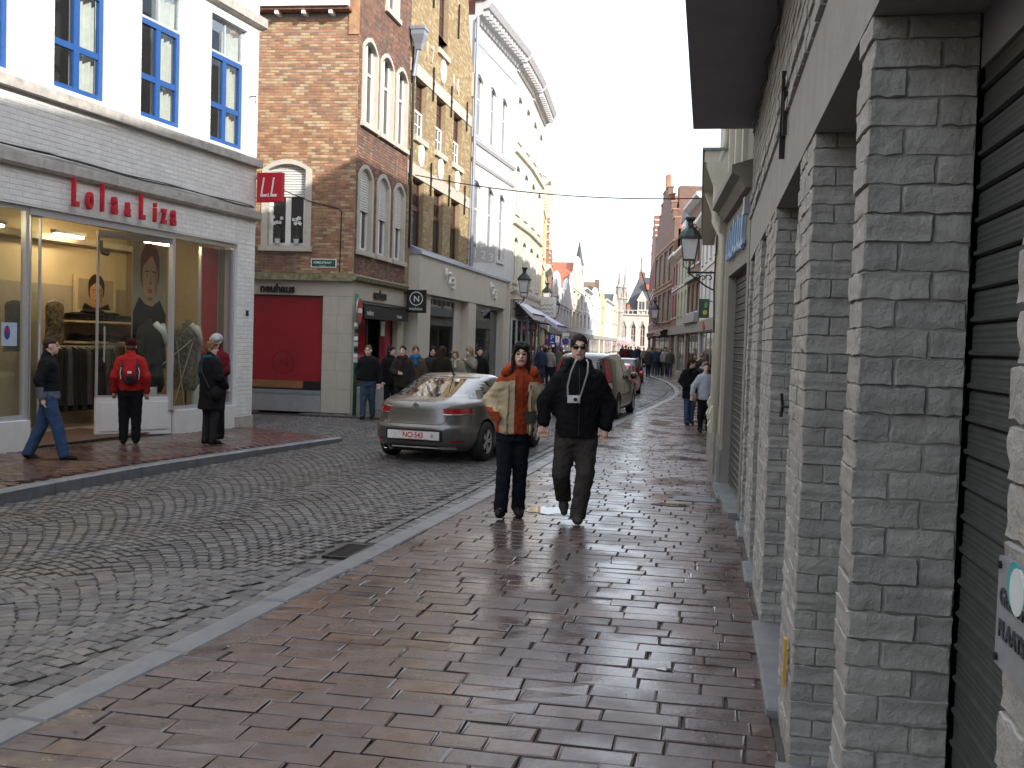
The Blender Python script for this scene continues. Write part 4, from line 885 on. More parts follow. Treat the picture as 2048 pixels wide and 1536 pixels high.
# hanging black sign between the shops
def perp_sign(p0, p1, s, z0, w, h, name, label, build_fn, gap=.05, th=.05):
    a = math.atan2(p1[1]-p0[1], p1[0]-p0[0]); q = off(p0, p1, s); t = thing(name, label, 'sign', (q[0], q[1], z0), a-R(90)); MB().box(gap, gap+w, -th/2, th/2, 0, h).build('panel', build_fn[0], t)
    for z in (h*.12, h*.88): MB().tube([(-.03, 0, z), (gap+.02, 0, z)], .014, 8).build('bracket', m_iron, t)
    return t
t = perp_sign(N1, N2, 3.80, 2.36, .52, .58, 'hanging_sign', 'square black projecting sign with a ringed white letter N', (m_black,), gap=.08)
rg = MB()
for k in range(40):
    a, b = 2*math.pi*k/40, 2*math.pi*(k+1)/40; rg.quad(*[(.34+r_*math.cos(t_), -.028, .36+r_*math.sin(t_)) for r_, t_ in ((.155, a), (.155, b), (.175, b), (.175, a))][::-1])
rg.build('logo_ring', m_wlet, t); text('logo_letter', 'N', m_wlet, t, (.265, -.028, .285), .21, ext=.001, bold=.003); text('lettering', 'neuhaus', m_wlet, t, (.155, -.028, .07), .115, ext=.001, sx=.95)
# green post with a no-entry disc and stickers
t = thing('no_entry_post', 'green post with a red no entry disc at the brick corner', 'traffic sign', (-7.42, 21.05, .01)); m_gpost = mat('green post paint', (.015, .13, .06), (.012, .10, .05), rough=.45, nscale=10)
MB().tube([(0, 0, 0), (0, 0, 2.62)], .042, 10).build('post', m_gpost, t, smooth=True); sgn = MB(); 
na = R(97)
dsc = MB().lathe([(.27, -.012), (.27, .012)], (0, -.06, 0), 28, axis='y').build('disc', mat('traffic red', (.50, .02, .03), rough=.4, bump=0), t, loc=(0, 0, 2.26), rotz=na)
MB().box(-.20, .20, -.078, -.072, -.05, .05).build('white_bar', m_wlet, dsc); MB().lathe([(.285, -.010), (.285, .010)], (0, -.058, 0), 28, axis='y').build('rim', m_lens, dsc)
for k, (z, c) in enumerate(((1.92, m_wlet), (1.78, m_black), (1.62, m_wlet), (1.5, m_gframe), (1.38, m_black), (1.25, m_wlet), (1.15, m_gframe))): MB().tube([(0, 0, z), (0, 0, z+.085)], .0435, 10, cap=False).build('sticker', c, t)

# ---------------------------------------------------------------- yellow brick gable house
m_ybrick = mat('yellow brick', (.4, .3, .15), rough=.82, nscale=7, bump=.35, bscale=60, pvar=.35, stain=(1.4, (.30, .22, .12), .55, .85),
               palette=[(.38, .285, .15), (.44, .335, .18), (.34, .25, .125), (.48, .38, .215), (.31, .225, .115), (.41, .305, .155), (.36, .235, .13)])
m_ymort = mat('yellow mortar', (.34, .27, .17), (.25, .20, .13), rough=.9, nscale=10, bump=.3)
m_brown = mat('brown window paint', (.13, .035, .022), (.10, .028, .018), rough=.45, nscale=12, bump=.05)
m_ystone = mat('pale stone band', (.52, .47, .40), (.45, .41, .35), rough=.75, nscale=4, bump=.15)
YE = (-7.6, 32.0)
ye, YL = frame('yellow_gable_house', N2, YE, 'yellow brick gable house with brown windows, white medallions and iron wall anchors')
yu = [(.52, 1.58), (2.60, 3.62), (4.55, 5.60)]; yl = [(.48, 1.55), (2.56, 3.62), (4.5, 5.58)]; yt = [(2.62, 3.62)]
ops = [(a, b, 6.95, 8.46) for a, b in yu]+[(a, b, 4.05, 5.90) for a, b in yl]+[(a, b, 9.75, 11.9) for a, b in yt]
wall(ye, m_ymort, YL, 2.9, 10.1, ops[:6]+[(yt[0][0], yt[0][1], 9.75, 10.1)], th=.3, name='front_wall')
gm = MB()
gs = [(0, 10.1), (2.62, 10.1), (2.62, 11.9), (3.62, 11.9), (3.62, 10.1), (YL, 10.1), (YL-.6, 11.1), (YL-1.2, 12.9), (4.2, 14.2), (2.7, 14.2), (1.2, 12.9), (.6, 11.1)]
gm.prism([(0, 10.1), (2.62, 10.1), (2.62, 13.0), (1.25, 12.9), (.6, 11.1)], 0, .3); gm.prism([(3.62, 10.1), (YL, 10.1), (YL-.6, 11.1), (YL-1.25, 12.9), (3.62, 13.0)], 0, .3); gm.prism([(1.25, 12.9), (2.62, 13.0), (2.62, 11.9), (3.62, 11.9), (3.62, 13.0), (YL-1.25, 12.9), (4.2, 14.2), (2.7, 14.2)], 0, .3)
gm.build('gable', m_ymort, ye)
def gable_x(z): return float(np.interp(z, [10.1, 11.1, 12.9, 14.2], [0, .6, 1.25, 2.7]))
bk = brick_list(YL, 4.0, 10.08, [(a, b, c, d) for a, b, c, d in ops]+[(0, YL, 8.44, 8.80), (0, YL, 5.88, 6.22)])
for z in np.arange(10.09, 14.1, .072): bk += [b for b in brick_list(YL-gable_x(z+.06), z, z+.0725, [(2.62, 3.62, 9.75, 11.9)], xstart=gable_x(z+.06))]
lay_bricks(ye, bk, m_ybrick, nobj=300, proud=.007, key=lambda b: abs(b[2]-6.8)*.5+b[0])
for zz in (8.45, 5.89): MB().box(0, YL, -.025, .15, zz, zz+.33).build('stone_band', m_ystone, ye)
for k, (a, b) in enumerate(yu):
    window(ye, a, b, 7.68, 8.46, .13, m_brown, m_pane, cols=(0, .5, 1), rows=(0, .5, 1), fw=.06, bar=.02); window(ye, a, b, 6.95, 7.68, .11, m_wfr, m_pane, cols=(0, .33, .67, 1), rows=(0, .5, 1), fw=.06, bar=.022, name='lower_sash')
    MB().box(a-.1, b+.12, -.08, .22, 6.80, 6.95).build('window_sill', m_ystone, ye)
for a, b in yl: window(ye, a, b, 5.15, 5.90, .13, m_brown, m_pane, cols=(0, .5, 1), rows=(0, .5, 1), fw=.06, bar=.02); window(ye, a, b, 4.05, 5.15, .11, m_brown, m_pane, cols=(0, 1), fw=.08, name='lower_sash')
for a, b in yt: window(ye, a, b, 9.75, 11.9, .13, m_brown, m_pane, cols=(0, .5, 1), rows=(0, .25, .5, .75, 1), fw=.06, bar=.02); MB().box(a-.1, b+.12, -.08, .22, 9.60, 9.75).build('window_sill', m_ystone, ye)
m_med = mat('white plaster medallion', (.80, .77, .70), (.66, .62, .55), rough=.7, nscale=16, bump=1.0, bscale=14)
for x, z, sc in ((1.15, 6.52, 1), (3.15, 6.50, 1), (5.1, 6.48, 1), (3.15, 9.22, 1.05)):
    o = MB(); o.lathe([(.02, -.10), (.14, -.09), (.17, -.05), (.25, -.06), (.28, -.03), (.29, 0)], (0, 0, 0), 20, axis='y', cap=True); md = o.build('medallion', m_med, ye, smooth=True, loc=(x, -.004, z)); md.scale = (.85*sc, 1, 1.15*sc)
for x in (.12, 2.1, 4.1, 6.05):
    for z in (8.62, 6.05):
        a = MB(); a.obox((x, -.045, z), (.02, 0, 0), (0, .02, 0), (0, 0, .45)); a.obox((x, -.05, z), (.035, 0, 0), (0, .025, 0), (0, 0, .04)); a.build('wall_anchor', m_iron, ye)
for x in (1.9, 4.7): a = MB().obox((x, -.045, 11.1), (.02, 0, 0), (0, .02, 0), (0, 0, .5)).build('wall_anchor', m_iron, ye)
for ch, x, z in (('1', 1.35, 9.15), ('7', 1.85, 9.15), ('1', 4.25, 9.05), ('6', 4.75, 9.05)): text('date_numeral', ch, m_ystone, ye, (x, -.02, z), .62, ext=.02, sx=.8, bold=.012)
cop = [(YL-.0, 10.1), (YL-.6, 11.1), (YL-1.25, 12.9), (4.2, 14.2), (2.7, 14.2), (1.25, 12.9), (.6, 11.1), (0, 10.1)]
MB().tube([(x, .12, z) for x, z in cop], .12, 6).build('gable_coping', m_ystone, ye)
MB().box(YL-.22, YL, -.05, .3, 9.4, 10.15).build('kneeler', m_ystone, ye)
MB().box(0, YL, .3, 9, 0, 10.1).build('house_mass', m_ymort, ye)
rf = MB(); rf.quad((-.05, .25, 10.1), (YL/2, .25, 14.0), (YL/2, 9, 14.0), (-.05, 9, 10.1)); rf.quad((YL/2, .25, 14.0), (YL+.05, .25, 10.1), (YL+.05, 9, 10.1), (YL/2, 9, 14.0)); rf.build('roof', m_rtile, ye)
hp = MB(); hp.lathe([(.10, 8.95), (.14, 9.1), (.24, 9.3), (.24, 9.42), (.27, 9.42), (.27, 9.5)], (.0, -.22, 0), 4); hp.tube([(0, -.2, 8.95), (.02, -.14, 8.6), (.02, -.10, 8.3)], .055, 8); hp.build('rain_hopper', m_lens, ye)
MB().tube([(.03, -.09, 8.3), (.03, -.09, 4.0)], .035, 8).build('downpipe', m_iron, ye)

m_ppane = mat('pane painted pale as sky reflection', (.17, .185, .20), (.10, .11, .12), rough=.06, spec=.8, nscale=1.5, bump=0)  # bright sky reflection put into the pane colour, no blind modelled
# ---------------------------------------------------------------- white house with bent front
m_wh = mat('white render', (.62, .62, .63), (.57, .57, .58), rough=.6, nscale=1.5, bump=.05, streak=((.48, .48, .49), .6, .9)); m_cr = mat('cream render', (.64, .60, .50), (.58, .54, .45), rough=.6, nscale=1.5, bump=.05, streak=((.48, .45, .39), .6, .9))
m_corn = mat('grey white cornice', (.50, .50, .52), (.44, .44, .46), rough=.6, nscale=5, bump=.05)
WH = (-7.3, 37.7); wh, WL = frame('white_corniced_house', YE, WH, 'white rendered house with arched windows and a heavy toothed cornice')
wu = [(.2, 1.25), (1.95, 2.95), (3.55, 4.5)]
def arched(par, wins, z0, zs, rise, mw, fr=m_wfr, dep=.07, rows=(0, .62, 1), cols=(0, .5, 1), pane=None):
    pane = pane or m_ppane
    for a, b in wins:
        window(par, a, b, z0, zs+rise, dep, fr, pane, cols=cols, rows=rows, fw=.06, bar=.03)
        o = arch_pts(a, b, zs, rise); f = MB()
        for k in range(len(o)-1): f.prism([(o[k][0], o[k][1]), (o[k+1][0], o[k+1][1]), (o[k+1][0], zs+rise+.002), (o[k][0], zs+rise+.002)], 0, dep-.004)
        f.build('arch_head', mw, par); MB().box(a-.06, b+.06, -.06, dep, z0-.08, z0).build('window_sill', mw, par)
ops = [(a, b, 8.32, 10.32) for a, b in wu]+[(a, b, 4.55, 6.92) for a, b in wu]
wall(wh, m_wh, WL, 3.95, 12.0, ops, th=.3, name='front_wall'); arched(wh, wu, 8.32, 10.12, .2, m_wh); arched(wh, wu, 4.55, 6.72, .2, m_wh)
for a, b in wu:
    for z0, z1 in ((8.32, 10.4), (4.55, 7.0)): 
        for x in (a-.08, b): MB().box(x, x+.08, -.035, 0, z0, z1-.1).build('architrave', m_wh, wh)
for z, h, p_ in ((8.05, .14, .09), (7.42, .12, .07), (11.2, .07, .04)): MB().xprism([(0, z), (-p_*.5, z), (-p_, z+h*.6), (-p_, z+h), (0, z+h)][::-1], 0, WL).build('string_course', m_corn, wh)
def cornice(par, L, z, mc, x0=0, teeth=True, pr=.55):
    MB().xprism([(0, z-.12), (-.06, z-.12), (-.10, z), (-pr*.45, z+.06), (-pr*.45, z+.2), (-pr*.8, z+.26), (-pr, z+.42), (-pr, z+.52), (0, z+.56)][::-1], x0, L).build('cornice', mc, par)
    if teeth:
        n = int((L-x0)/.36); me = None
        for k in range(n):
            xx = x0+(L-x0)*(k+.5)/n
            if me is None: me = MB().box(-.075, .075, -pr*.76, -pr*.40, z+.03, z+.19).build('modillion', mc, par, loc=(xx, 0, 0)).data
            else: obj('modillion', me, par, (xx, 0, 0))
cornice(wh, WL, 11.95, m_corn)
MB().tube([(-.06, -.12, 11.9), (-.06, -.12, 3.9)], .06, 8).build('downpipe', m_lens, wh)
MB().box(0, WL, .3, 8, 0, 12.0).build('house_mass', m_wh, wh)
rf = MB(); rf.quad((-.1, -.4, 12.45), (WL, -.4, 12.45), (WL, 3, 14.2), (-.1, 3, 14.2)); rf.quad((-.1, -.4, 12.45), (-.1, 3, 14.2), (-.1, 8, 14.2), (-.1, 8, 12.0)); rf.build('roof', m_rtile, wh)
C1, C2 = (-7.38, 41.8), (-7.72, 47.0)
for (p0, p1, nm, lab, m_, tw, lw, zc) in ((WH, C1, 'cream_bowed_house', 'narrow cream house where the white front bends back', m_cr, 2, 3.6, 11.85), (C1, C2, 'cream_corner_house', 'cream house at the far end of the toothed cornice', m_cr, 2, 3.6, 11.75)):
    h_, hl = frame(nm, p0, p1, lab); ww = [(hl*(k+.28)/tw, hl*(k+.72)/tw) for k in range(tw)]
    ops = [(a, b, 9.3, 11.0) for a, b in ww]+[(a, b, 6.6, 8.4) for a, b in ww]+[(a, b, 4.0, 5.7) for a, b in ww]
    wall(h_, m_, hl, 0, 12.0, ops, th=.25, name='front_wall')
    for z0, z1 in ((9.3, 11.0), (6.6, 8.4), (4.0, 5.7)): arched(h_, ww, z0, z1-.15, .15, m_)
    for z in (8.75, 6.1, 3.55): MB().xprism([(0, z), (-.10, z+.05), (-.12, z+.14), (0, z+.16)][::-1], 0, hl).build('string_course', m_cr, h_)
    cornice(h_, hl, zc, m_corn); MB().box(0, hl, .25, 8, 0, 12).build('house_mass', m_, h_)
    MB().box(.1, hl-.1, -.03, .1, .1, 3.3).build('shop_front', mat('grey brown shop front', (.28, .26, .24), rough=.6), h_)
    for k in range(3): window(h_, .25+k*(hl-.4)/3, .25+(k+.85)*(hl-.4)/3, .3, 2.6, -.075, m_gframe, m_pane, cols=(0, 1), fw=.06, name='display_window')
    rf = MB(); rf.quad((-.1, -.4, 12.3), (hl, -.4, 12.3), (hl, 3, 14.0), (-.1, 3, 14.0)); rf.build('roof', m_lens, h_)

# ---------------------------------------------------------------- beige shop front with numerals under the yellow and white houses
m_beige = mat('beige shop panel', (.56, .52, .46), (.52, .48, .43), rough=.5, nscale=2, bump=.03)
a2 = off(YE, WH, 4.95); fsh, FL = frame('numeral_shop_front', off(N2, YE, .35), (-7.6, 32.0), 'beige shop front with white raised numerals below the yellow and white houses')
w2 = 5.0; FT = FL+w2
for x0, x1 in ((0, FL-.01), (FL+.01, FT)): MB().box(x0, x1, -.30, .05, 2.90, 3.88).build('fascia_panel', m_beige, fsh)
MB().xprism([(-.36, 3.88), (-.34, 3.96), (.04, 4.14), (.04, 3.88)][::-1], -.04, FT+.05).build('zinc_ledge', m_lens, fsh)
for x0, x1, y0 in ((0, .55, -.28), (.6, 1.55, -.18), (FL-.9, FL+.15, -.28), (FL+.7, FL+.82, -.1), (FT-.3, FT, -.28)): MB().box(x0, x1, y0, .6, 0, 2.90).build('pilaster', m_beige, fsh)
MB().box(4.75, FL-.9, -.05, 1.6, 0, 2.9).build('recess_wall', m_beige, fsh)
for x0, x1, yy in ((1.55, 4.75, -.06), (FL+1.0, FT-.3, -.06)): window(fsh, x0, x1, .25, 2.88, yy, m_gframe, glass_mat('street glass', (.9, .95, .9), .55), cols=(0, 1), fw=.05, name='display_window')
MB().box(.5, FT, .75, .8, 0, 2.9).build('shop_back', mat('green grey shop wall', (.20, .21, .18), (.12, .13, .11), rough=.7, nscale=1.4), fsh); MB().box(0, FT, -.1, .8, 0, .25).build('plinth', m_gplinth, fsh)
for x in (2.4, FL+1.9):
    for i, (ch, dz, sz) in enumerate((('1', .16, .42), ('2', .05, .46), ('3', -.10, .50))): text('numeral', ch, m_wlet, fsh, (x+i*.42, -.36, 3.26+dz), sz, ext=.03, bold=.006)
t = perp_sign(YE, WH, -.03, 4.20, .80, .48, 'numeral_sign', 'grey hanging sign with white numerals one two three', (m_corn,), gap=.1)
t.children[0].data.materials[0] = mat('mid grey sign', (.13, .13, .145), rough=.5, nscale=8)
for i, (ch, dz) in enumerate((('1', .13), ('2', .11), ('3', .04))): text('numeral', ch, m_wlet, t, (.17+i*.26, -.029, dz), .36, ext=.001)
# ---------------------------------------------------------------- right side beyond the grey building
m_gar = mat('warm grey render', (.27, .255, .225), (.24, .225, .20), rough=.7, nscale=4, bump=.15, streak=((.19, .18, .16), .6, .85)); m_crm = mat('old cream paint', (.60, .57, .47), (.54, .51, .42), rough=.6, nscale=4, bump=.15, streak=((.46, .44, .36), .6, .85))
m_bluel = mat('blue white letter', (.30, .48, .72), (.22, .40, .65), rough=.35, nscale=20, bump=0)
ga, GL = frame('grey_garage_house', (.20, 13.25), (.375, 10.44), 'narrow grey rendered house with a ribbed garage shutter after the brick pillars')
wall(ga, m_gar, GL, 0, 9.9, [(.42, 2.62, .0, 2.58)], th=.2, name='front_wall'); shutter(ga, .43, 2.61, .06, 2.58, .10, pitch=.083)
MB().box(.36, 2.72, -.10, .22, -.03, .045).build('threshold', m_stone, ga); MB().box(0, .4, -.025, .0, 0, .45).build('plinth', m_stone, ga)
MB().xprism([(0, 3.30), (-.06, 3.30), (-.12, 3.40), (-.20, 3.44), (-.20, 3.52), (0, 3.58)][::-1], -.02, GL).build('cornice', m_gar, ga)
for k, (x, dz, sc) in enumerate(((.5, 0, .8), (.78, .02, .9), (1.02, -.02, .75), (1.3, .03, .95), (1.58, 0, .8), (1.86, .02, .9), (2.1, -.01, .8), (2.35, 0, .9))):   # slanted sign strokes, unreadable from the street
    a = MB(); a.obox((x, -.03, 2.93+dz), (.035, 0, 0), (0, .015, 0), (.05, 0, .21*sc)); a.obox((x+.08, -.03, 2.80+dz), (.06, 0, .01), (0, .015, 0), (0, 0, .03)); a.build('letter', m_bluel, ga)
for x in (.3, 1.2, 2.1): MB().box(x, x+.12, -.05, 0, 3.6, 9.8).build('pilaster', m_crm, ga)
MB().box(0, GL, .2, 8, 2.7, 9.9).build('house_mass', m_gar, ga); MB().box(0, GL, 1.2, 8, 0, 2.7).build('house_mass', m_dark, ga)
MB().box(GL-.22, GL-.08, -.06, 0, 3.05, 3.22).build('junction_box', m_lens, ga)
ch, CL = frame('cream_house', (.12, 24.0), (.20, 13.25), 'cream painted house with a moulded pilaster and drainpipe beside the garage')
wall(ch, m_crm, CL, 0, 10.2, [(1, 4.0, .3, 2.6), (5.5, 9, .3, 2.6), (1.5, 2.7, 4.6, 6.8), (4.7, 5.9, 4.6, 6.8), (7.7, 8.9, 4.6, 6.8)], th=.2, name='front_wall')
for a, b in ((1.5, 2.7), (4.7, 5.9), (7.7, 8.9)): window(ch, a, b, 4.6, 6.8, .1, m_wfr, m_pane, cols=(0, .5, 1), rows=(0, .6, 1))
for a, b in ((1, 4.0), (5.5, 9)): window(ch, a, b, .3, 2.6, .1, m_wfr, m_pane, cols=(0, .5, 1))
for x0, dx in ((CL-.34, 0), (CL-2.9, .0)):     # shop pilasters with scrolled feet
    MB().box(x0, x0+.32, -.10, 0, .95, 3.35).build('pilaster', m_crm, ch); MB().box(x0-.02, x0+.34, -.13, 0, 0, .62).build('pilaster_foot', m_band, ch)
    MB().xprism([(0, .62), (-.14, .62), (-.16, .70), (-.12, .78), (-.15, .86), (-.11, .95), (0, .98)][::-1], x0-.01, x0+.33).build('foot_scroll', m_crm, ch)
    MB().xprism([(0, 3.05), (-.10, 3.1), (-.13, 3.3), (-.10, 3.55), (-.22, 3.85), (-.30, 4.05), (0, 4.05)][::-1], x0, x0+.32).build('console', m_crm, ch)
MB().box(0, CL-.05, -.32, .0, 4.05, 4.20).build('shop_cornice', m_crm, ch); MB().box(0, CL-.02, -.35, .0, 4.20, 4.23).build('lead_flashing', mat('green lead', (.20, .26, .25), rough=.5), ch)
MB().tube([(CL-.06, -.06, 9.8), (CL-.06, -.06, 4.3), (CL-.10, -.15, 3.95), (CL-.12, -.16, 3.3), (CL-.04, -.06, 3.1), (CL-.04, -.06, .1)], .045, 8).build('downpipe', m_crm, ch, smooth=True)
MB().box(CL-.28, CL-.14, -.07, 0, 3.5, 3.72).build('meter_box', m_crm, ch); MB().tube([(CL-.2, -.12, 3.4), (CL-.22, -.14, 2.5), (CL-.15, -.12, 1.9)], .012, 6).build('cable', m_iron, ch)
MB().box(0, CL, .2, 8, 2.7, 10.2).build('house_mass', m_crm, ch); MB().box(0, CL, 1.0, 8, 0, 2.7).build('house_mass', m_dark, ch)
h_, hl = frame('plain_cream_house', (.35, 41.4), (.25, 24.0), 'plain cream house behind the lantern bracket'); wall(h_, m_crm, hl, 0, 9.6, [(2+k*4, 3.2+k*4, 4.4, 6.4) for k in range(4)], th=.2, name='front_wall')
for k in range(4): window(h_, 2+k*4, 3.2+k*4, 4.4, 6.4, .1, m_wfr, m_pane)
MB().box(0, hl, .2, 8, 0, 9.6).build('house_mass', m_crm, h_)

# ---------------------------------------------------------------- wrought iron bracket lanterns
m_liron = mat('dark green iron', (.018, .03, .026), (.012, .022, .018), rough=.4, metal=.2, nscale=15, bump=.1); m_lglass = mat('frosted lantern glass', (.62, .62, .64), (.55, .55, .58), rough=.25, bump=0, spec=.6)
def lantern(name, label, wallp, armdir, arm, z, sc, group='street lanterns on wall brackets'):
    t = thing(name, label, 'street lamp', (wallp[0], wallp[1], z), armdir, group); k = sc
    b = MB(); b.tube([(0, 0, .0), (arm+.02, 0, .0)], .014*k+.004, 6); b.tube([(0, 0, -.32*k), (arm*.35, 0, -.24*k), (arm, 0, -.01)], .012*k+.003, 6)
    for cx, cz, r_ in ((arm*.22, -.10*k, .07*k), (arm*.45, -.10*k, .055*k), (arm*.63, -.075*k, .04*k)):
        b.tube([(cx+r_*math.cos(a)*(1-.06*i), 0, cz+r_*math.sin(a)*(1-.06*i)) for i, a in enumerate(np.linspace(0, 5.0, 12))], .008*k+.002, 5)
    b.tube([(arm, 0, 0), (arm, 0, .10*k)], .022*k, 8)
    for s_ in (-1, 1): b.tube([(arm, 0, .04*k), (arm+s_*.09*k, 0, .10*k), (arm+s_*.11*k, 0, .22*k)], .009*k, 6)
    b.build('bracket', m_liron, t)
    w0, w1, z0, z1 = .105*k, .155*k, .22*k, .60*k
    fr = MB(); 
    for (h_, w_) in ((z0, w0+.01*k), (z1, w1+.01*k)): fr.box(arm-w_, arm+w_, -w_, w_, h_-.012*k, h_+.012*k)
    for sx in (-1, 1):
        for sy in (-1, 1): fr.tube([(arm+sx*w0, sy*w0, z0), (arm+sx*w1, sy*w1, z1)], .009*k, 5)
    fr.build('lantern_frame', m_liron, t)
    for sx, sy in ((1, 0), (-1, 0), (0, 1), (0, -1)):
        g = MB(); a_ = w0*.96; c_ = w1*.96
        if sx: g.quad((arm+sx*a_, -a_*sx, z0+.01), (arm+sx*a_, a_*sx, z0+.01), (arm+sx*c_, c_*sx, z1-.01), (arm+sx*c_, -c_*sx, z1-.01))
        else: g.quad((arm+a_*sy, sy*a_, z0+.01), (arm-a_*sy, sy*a_, z0+.01), (arm-c_*sy, sy*c_, z1-.01), (arm+c_*sy, sy*c_, z1-.01))
        g.build('glass_pane', m_lglass, t)
    MB().lathe([(w1*1.45, z1), (w1*1.40, z1+.04*k), (w1*1.0, z1+.13*k), (w1*.6, z1+.19*k), (w1*.35, z1+.22*k), (w1*.33, z1+.30*k), (w1*.62, z1+.35*k), (w1*.6, z1+.38*k), (.01, z1+.385*k)], (arm, 0, 0), 8).build('lantern_roof', m_liron, t)
    return t
lantern('bracket_lantern', 'dark green bracket lantern on the cream house above the pavement', (.075, 15.0), R(180), .375, 2.78, .80)
lantern('bracket_lantern', 'bracket lantern on the cream bowed front above the awning', (-7.36, 38.3), R(0), .48, 3.30, 1.25)
lantern('bracket_lantern', 'bracket lantern over the white sign further down the street', (-8.3, 49.5), R(0), .55, 3.45, 1.2)
lantern('bracket_lantern', 'smallest bracket lantern in front of the brick gable', (-9.1, 57.0), R(0), .7, 3.1, 1.25)
lantern('bracket_lantern', 'bracket lantern on the brown gable house over the far shops', (-2.5, 67.0), R(180), .9, 3.2, 1.5)

# ---------------------------------------------------------------- rows of houses further on
def row_house(name, label, p0, p1, eave, mw, floors, nw, mf=m_wfr, roof='gable', apex=None, shop=3.0, mshop=None, mroof=None, arch=False, mtrim=None, group=None, depth=10, cols=(0, .5, 1), rows=(0, 1), wfrac=.52):
    h, L = frame(name, p0, p1, label, 'house', group); mr = mroof or m_rtile; mt = mtrim or mw
    ww = [(L*(k+.5-wfrac/2)/nw, L*(k+.5+wfrac/2)/nw) for k in range(nw)]
    ops = [(a, b, z0, z1) for z0, z1 in floors for a, b in ww]
    so = [(L*.06, L*.94, .3, shop-.6)] if shop else []
    wall(h, mw, L, 0, eave, ops+so, th=.25, name='front_wall')
    for z0, z1 in floors:
        if arch: arched(h, ww, z0, z1-(ww[0][1]-ww[0][0])*.4, (ww[0][1]-ww[0][0])*.4, mw, fr=mf, rows=rows)
        else:
            for a, b in ww: window(h, a, b, z0, z1, .12, mf, m_pane, cols=cols, rows=rows, fw=.06, bar=.03); MB().box(a-.05, b+.05, -.06, .1, z0-.1, z0).build('window_sill', mt, h)
        MB().box(0, L, -.05, .0, z1+.22, z1+.34).build('string_course', mt, h)
    if shop:
        MB().box(0, L, -.08, .02, shop-.55, shop-.05).build('shop_fascia', mshop or m_gar, h); window(h, L*.06, L*.94, .3, shop-.6, .08, mshop or m_gar, m_pane, cols=(0, .35, .65, 1), name='display_window')
    MB().box(.01, L-.01, .4, depth, 0, eave).build('house_mass', mw, h)
    ap = apex or eave+2.6
    if roof == 'gable':
        MB().prism([(0, eave), (L, eave), (L*.62, ap), (L*.38, ap)], 0, .3).build('gable', mw, h); r = MB(); r.quad((-.05, .2, eave), (L/2, .2, ap), (L/2, depth, ap), (-.05, depth, eave)); r.quad((L/2, .2, ap), (L+.05, .2, eave), (L+.05, depth, eave), (L/2, depth, ap)); r.build('roof', mr, h)
    elif roof == 'step':
        n = 5; sh = (ap-eave)/n
        for k in range(n): MB().box(L*.5*k/n*.92, L-L*.5*k/n*.92, 0, .35, eave+k*sh, eave+(k+1)*sh).build('gable_step', mw, h); MB().box(L*.5*k/n*.92-.04, L*.5*(k+1)/n*.92+.02, -.04, .39, eave+(k+1)*sh, eave+(k+1)*sh+.10).build('step_coping', mt, h); MB().box(L-L*.5*(k+1)/n*.92-.02, L-L*.5*k/n*.92+.04, -.04, .39, eave+(k+1)*sh, eave+(k+1)*sh+.10).build('step_coping', mt, h)
        MB().box(L*.47, L*.53, .0, .3, ap, ap+1.1).build('finial', mt, h)
        r = MB(); r.quad((-.05, .3, eave), (L/2, .3, ap-.3), (L/2, depth, ap-.3), (-.05, depth, eave)); r.quad((L/2, .3, ap-.3), (L+.05, .3, eave), (L+.05, depth, eave), (L/2, depth, ap-.3)); r.build('roof', mr, h)
    elif roof == 'curl':      # bell shaped gable with a round head
        pts = [(0, eave), (L, eave), (L*.93, eave+.35*(ap-eave)), (L*.74, eave+.48*(ap-eave)), (L*.68, eave+.8*(ap-eave)), (L*.58, ap-.1), (L*.5, ap), (L*.42, ap-.1), (L*.32, eave+.8*(ap-eave)), (L*.26, eave+.48*(ap-eave)), (L*.07, eave+.35*(ap-eave))]
        MB().prism(pts, 0, .4).build('gable', mw, h); MB().tube([(x, .2, z) for x, z in pts[1:]], .14, 6).build('gable_coping', mt, h)
        r = MB(); r.quad((-.05, .3, eave), (L/2, .3, ap-.5), (L/2, depth, ap-.5), (-.05, depth, eave)); r.quad((L/2, .3, ap-.5), (L+.05, .3, eave), (L+.05, depth, eave), (L/2, depth, ap-.5)); r.build('roof', mr, h)
    else:
        MB().xprism([(0, eave-.25), (-.12, eave-.2), (-.35, eave), (-.35, eave+.15), (0, eave+.2)][::-1], -.05, L+.05).build('cornice', mt, h); r = MB(); r.quad((-.1, -.2, eave+.12), (L+.1, -.2, eave+.12), (L+.1, 3.2, ap), (-.1, 3.2, ap)); r.quad((L+.1, 3.2, ap), (-.1, 3.2, ap), (-.1, depth, eave), (L+.1, depth, eave)); r.build('roof', mr, h)
        MB().box(0, L, .3, depth, eave-.01, eave+.1).build('attic', mw, h)
    return h, L
m_yel = mat('yellow render', (.66, .50, .24), (.58, .44, .20), rough=.65, nscale=2, bump=.1); m_hbrk = mat('far brown brick', (.20, .125, .095), (.14, .09, .07), rough=.85, nscale=2.5, bump=.4, bscale=40); m_hred = mat('red painted front', (.27, .11, .09), (.23, .09, .075), rough=.7, nscale=3)
m_grn = mat('pale green front', (.36, .38, .27), (.31, .33, .24), rough=.65, nscale=3); m_slate = mat('slate roof', (.075, .08, .095), (.05, .055, .07), rough=.6, nscale=8, bump=.4, bscale=20); m_wht2 = mat('chalk white front', (.62, .62, .62), (.55, .55, .56), rough=.65, nscale=2, bump=.05); m_obr2 = mat('orange far brick', (.36, .20, .12), (.28, .15, .09), rough=.85, nscale=3, bump=.4, bscale=40)
m_tan = mat('tan front', (.55, .47, .36), (.48, .41, .31), rough=.7, nscale=2)
fl3 = [(4.2, 5.8), (6.6, 8.0)]
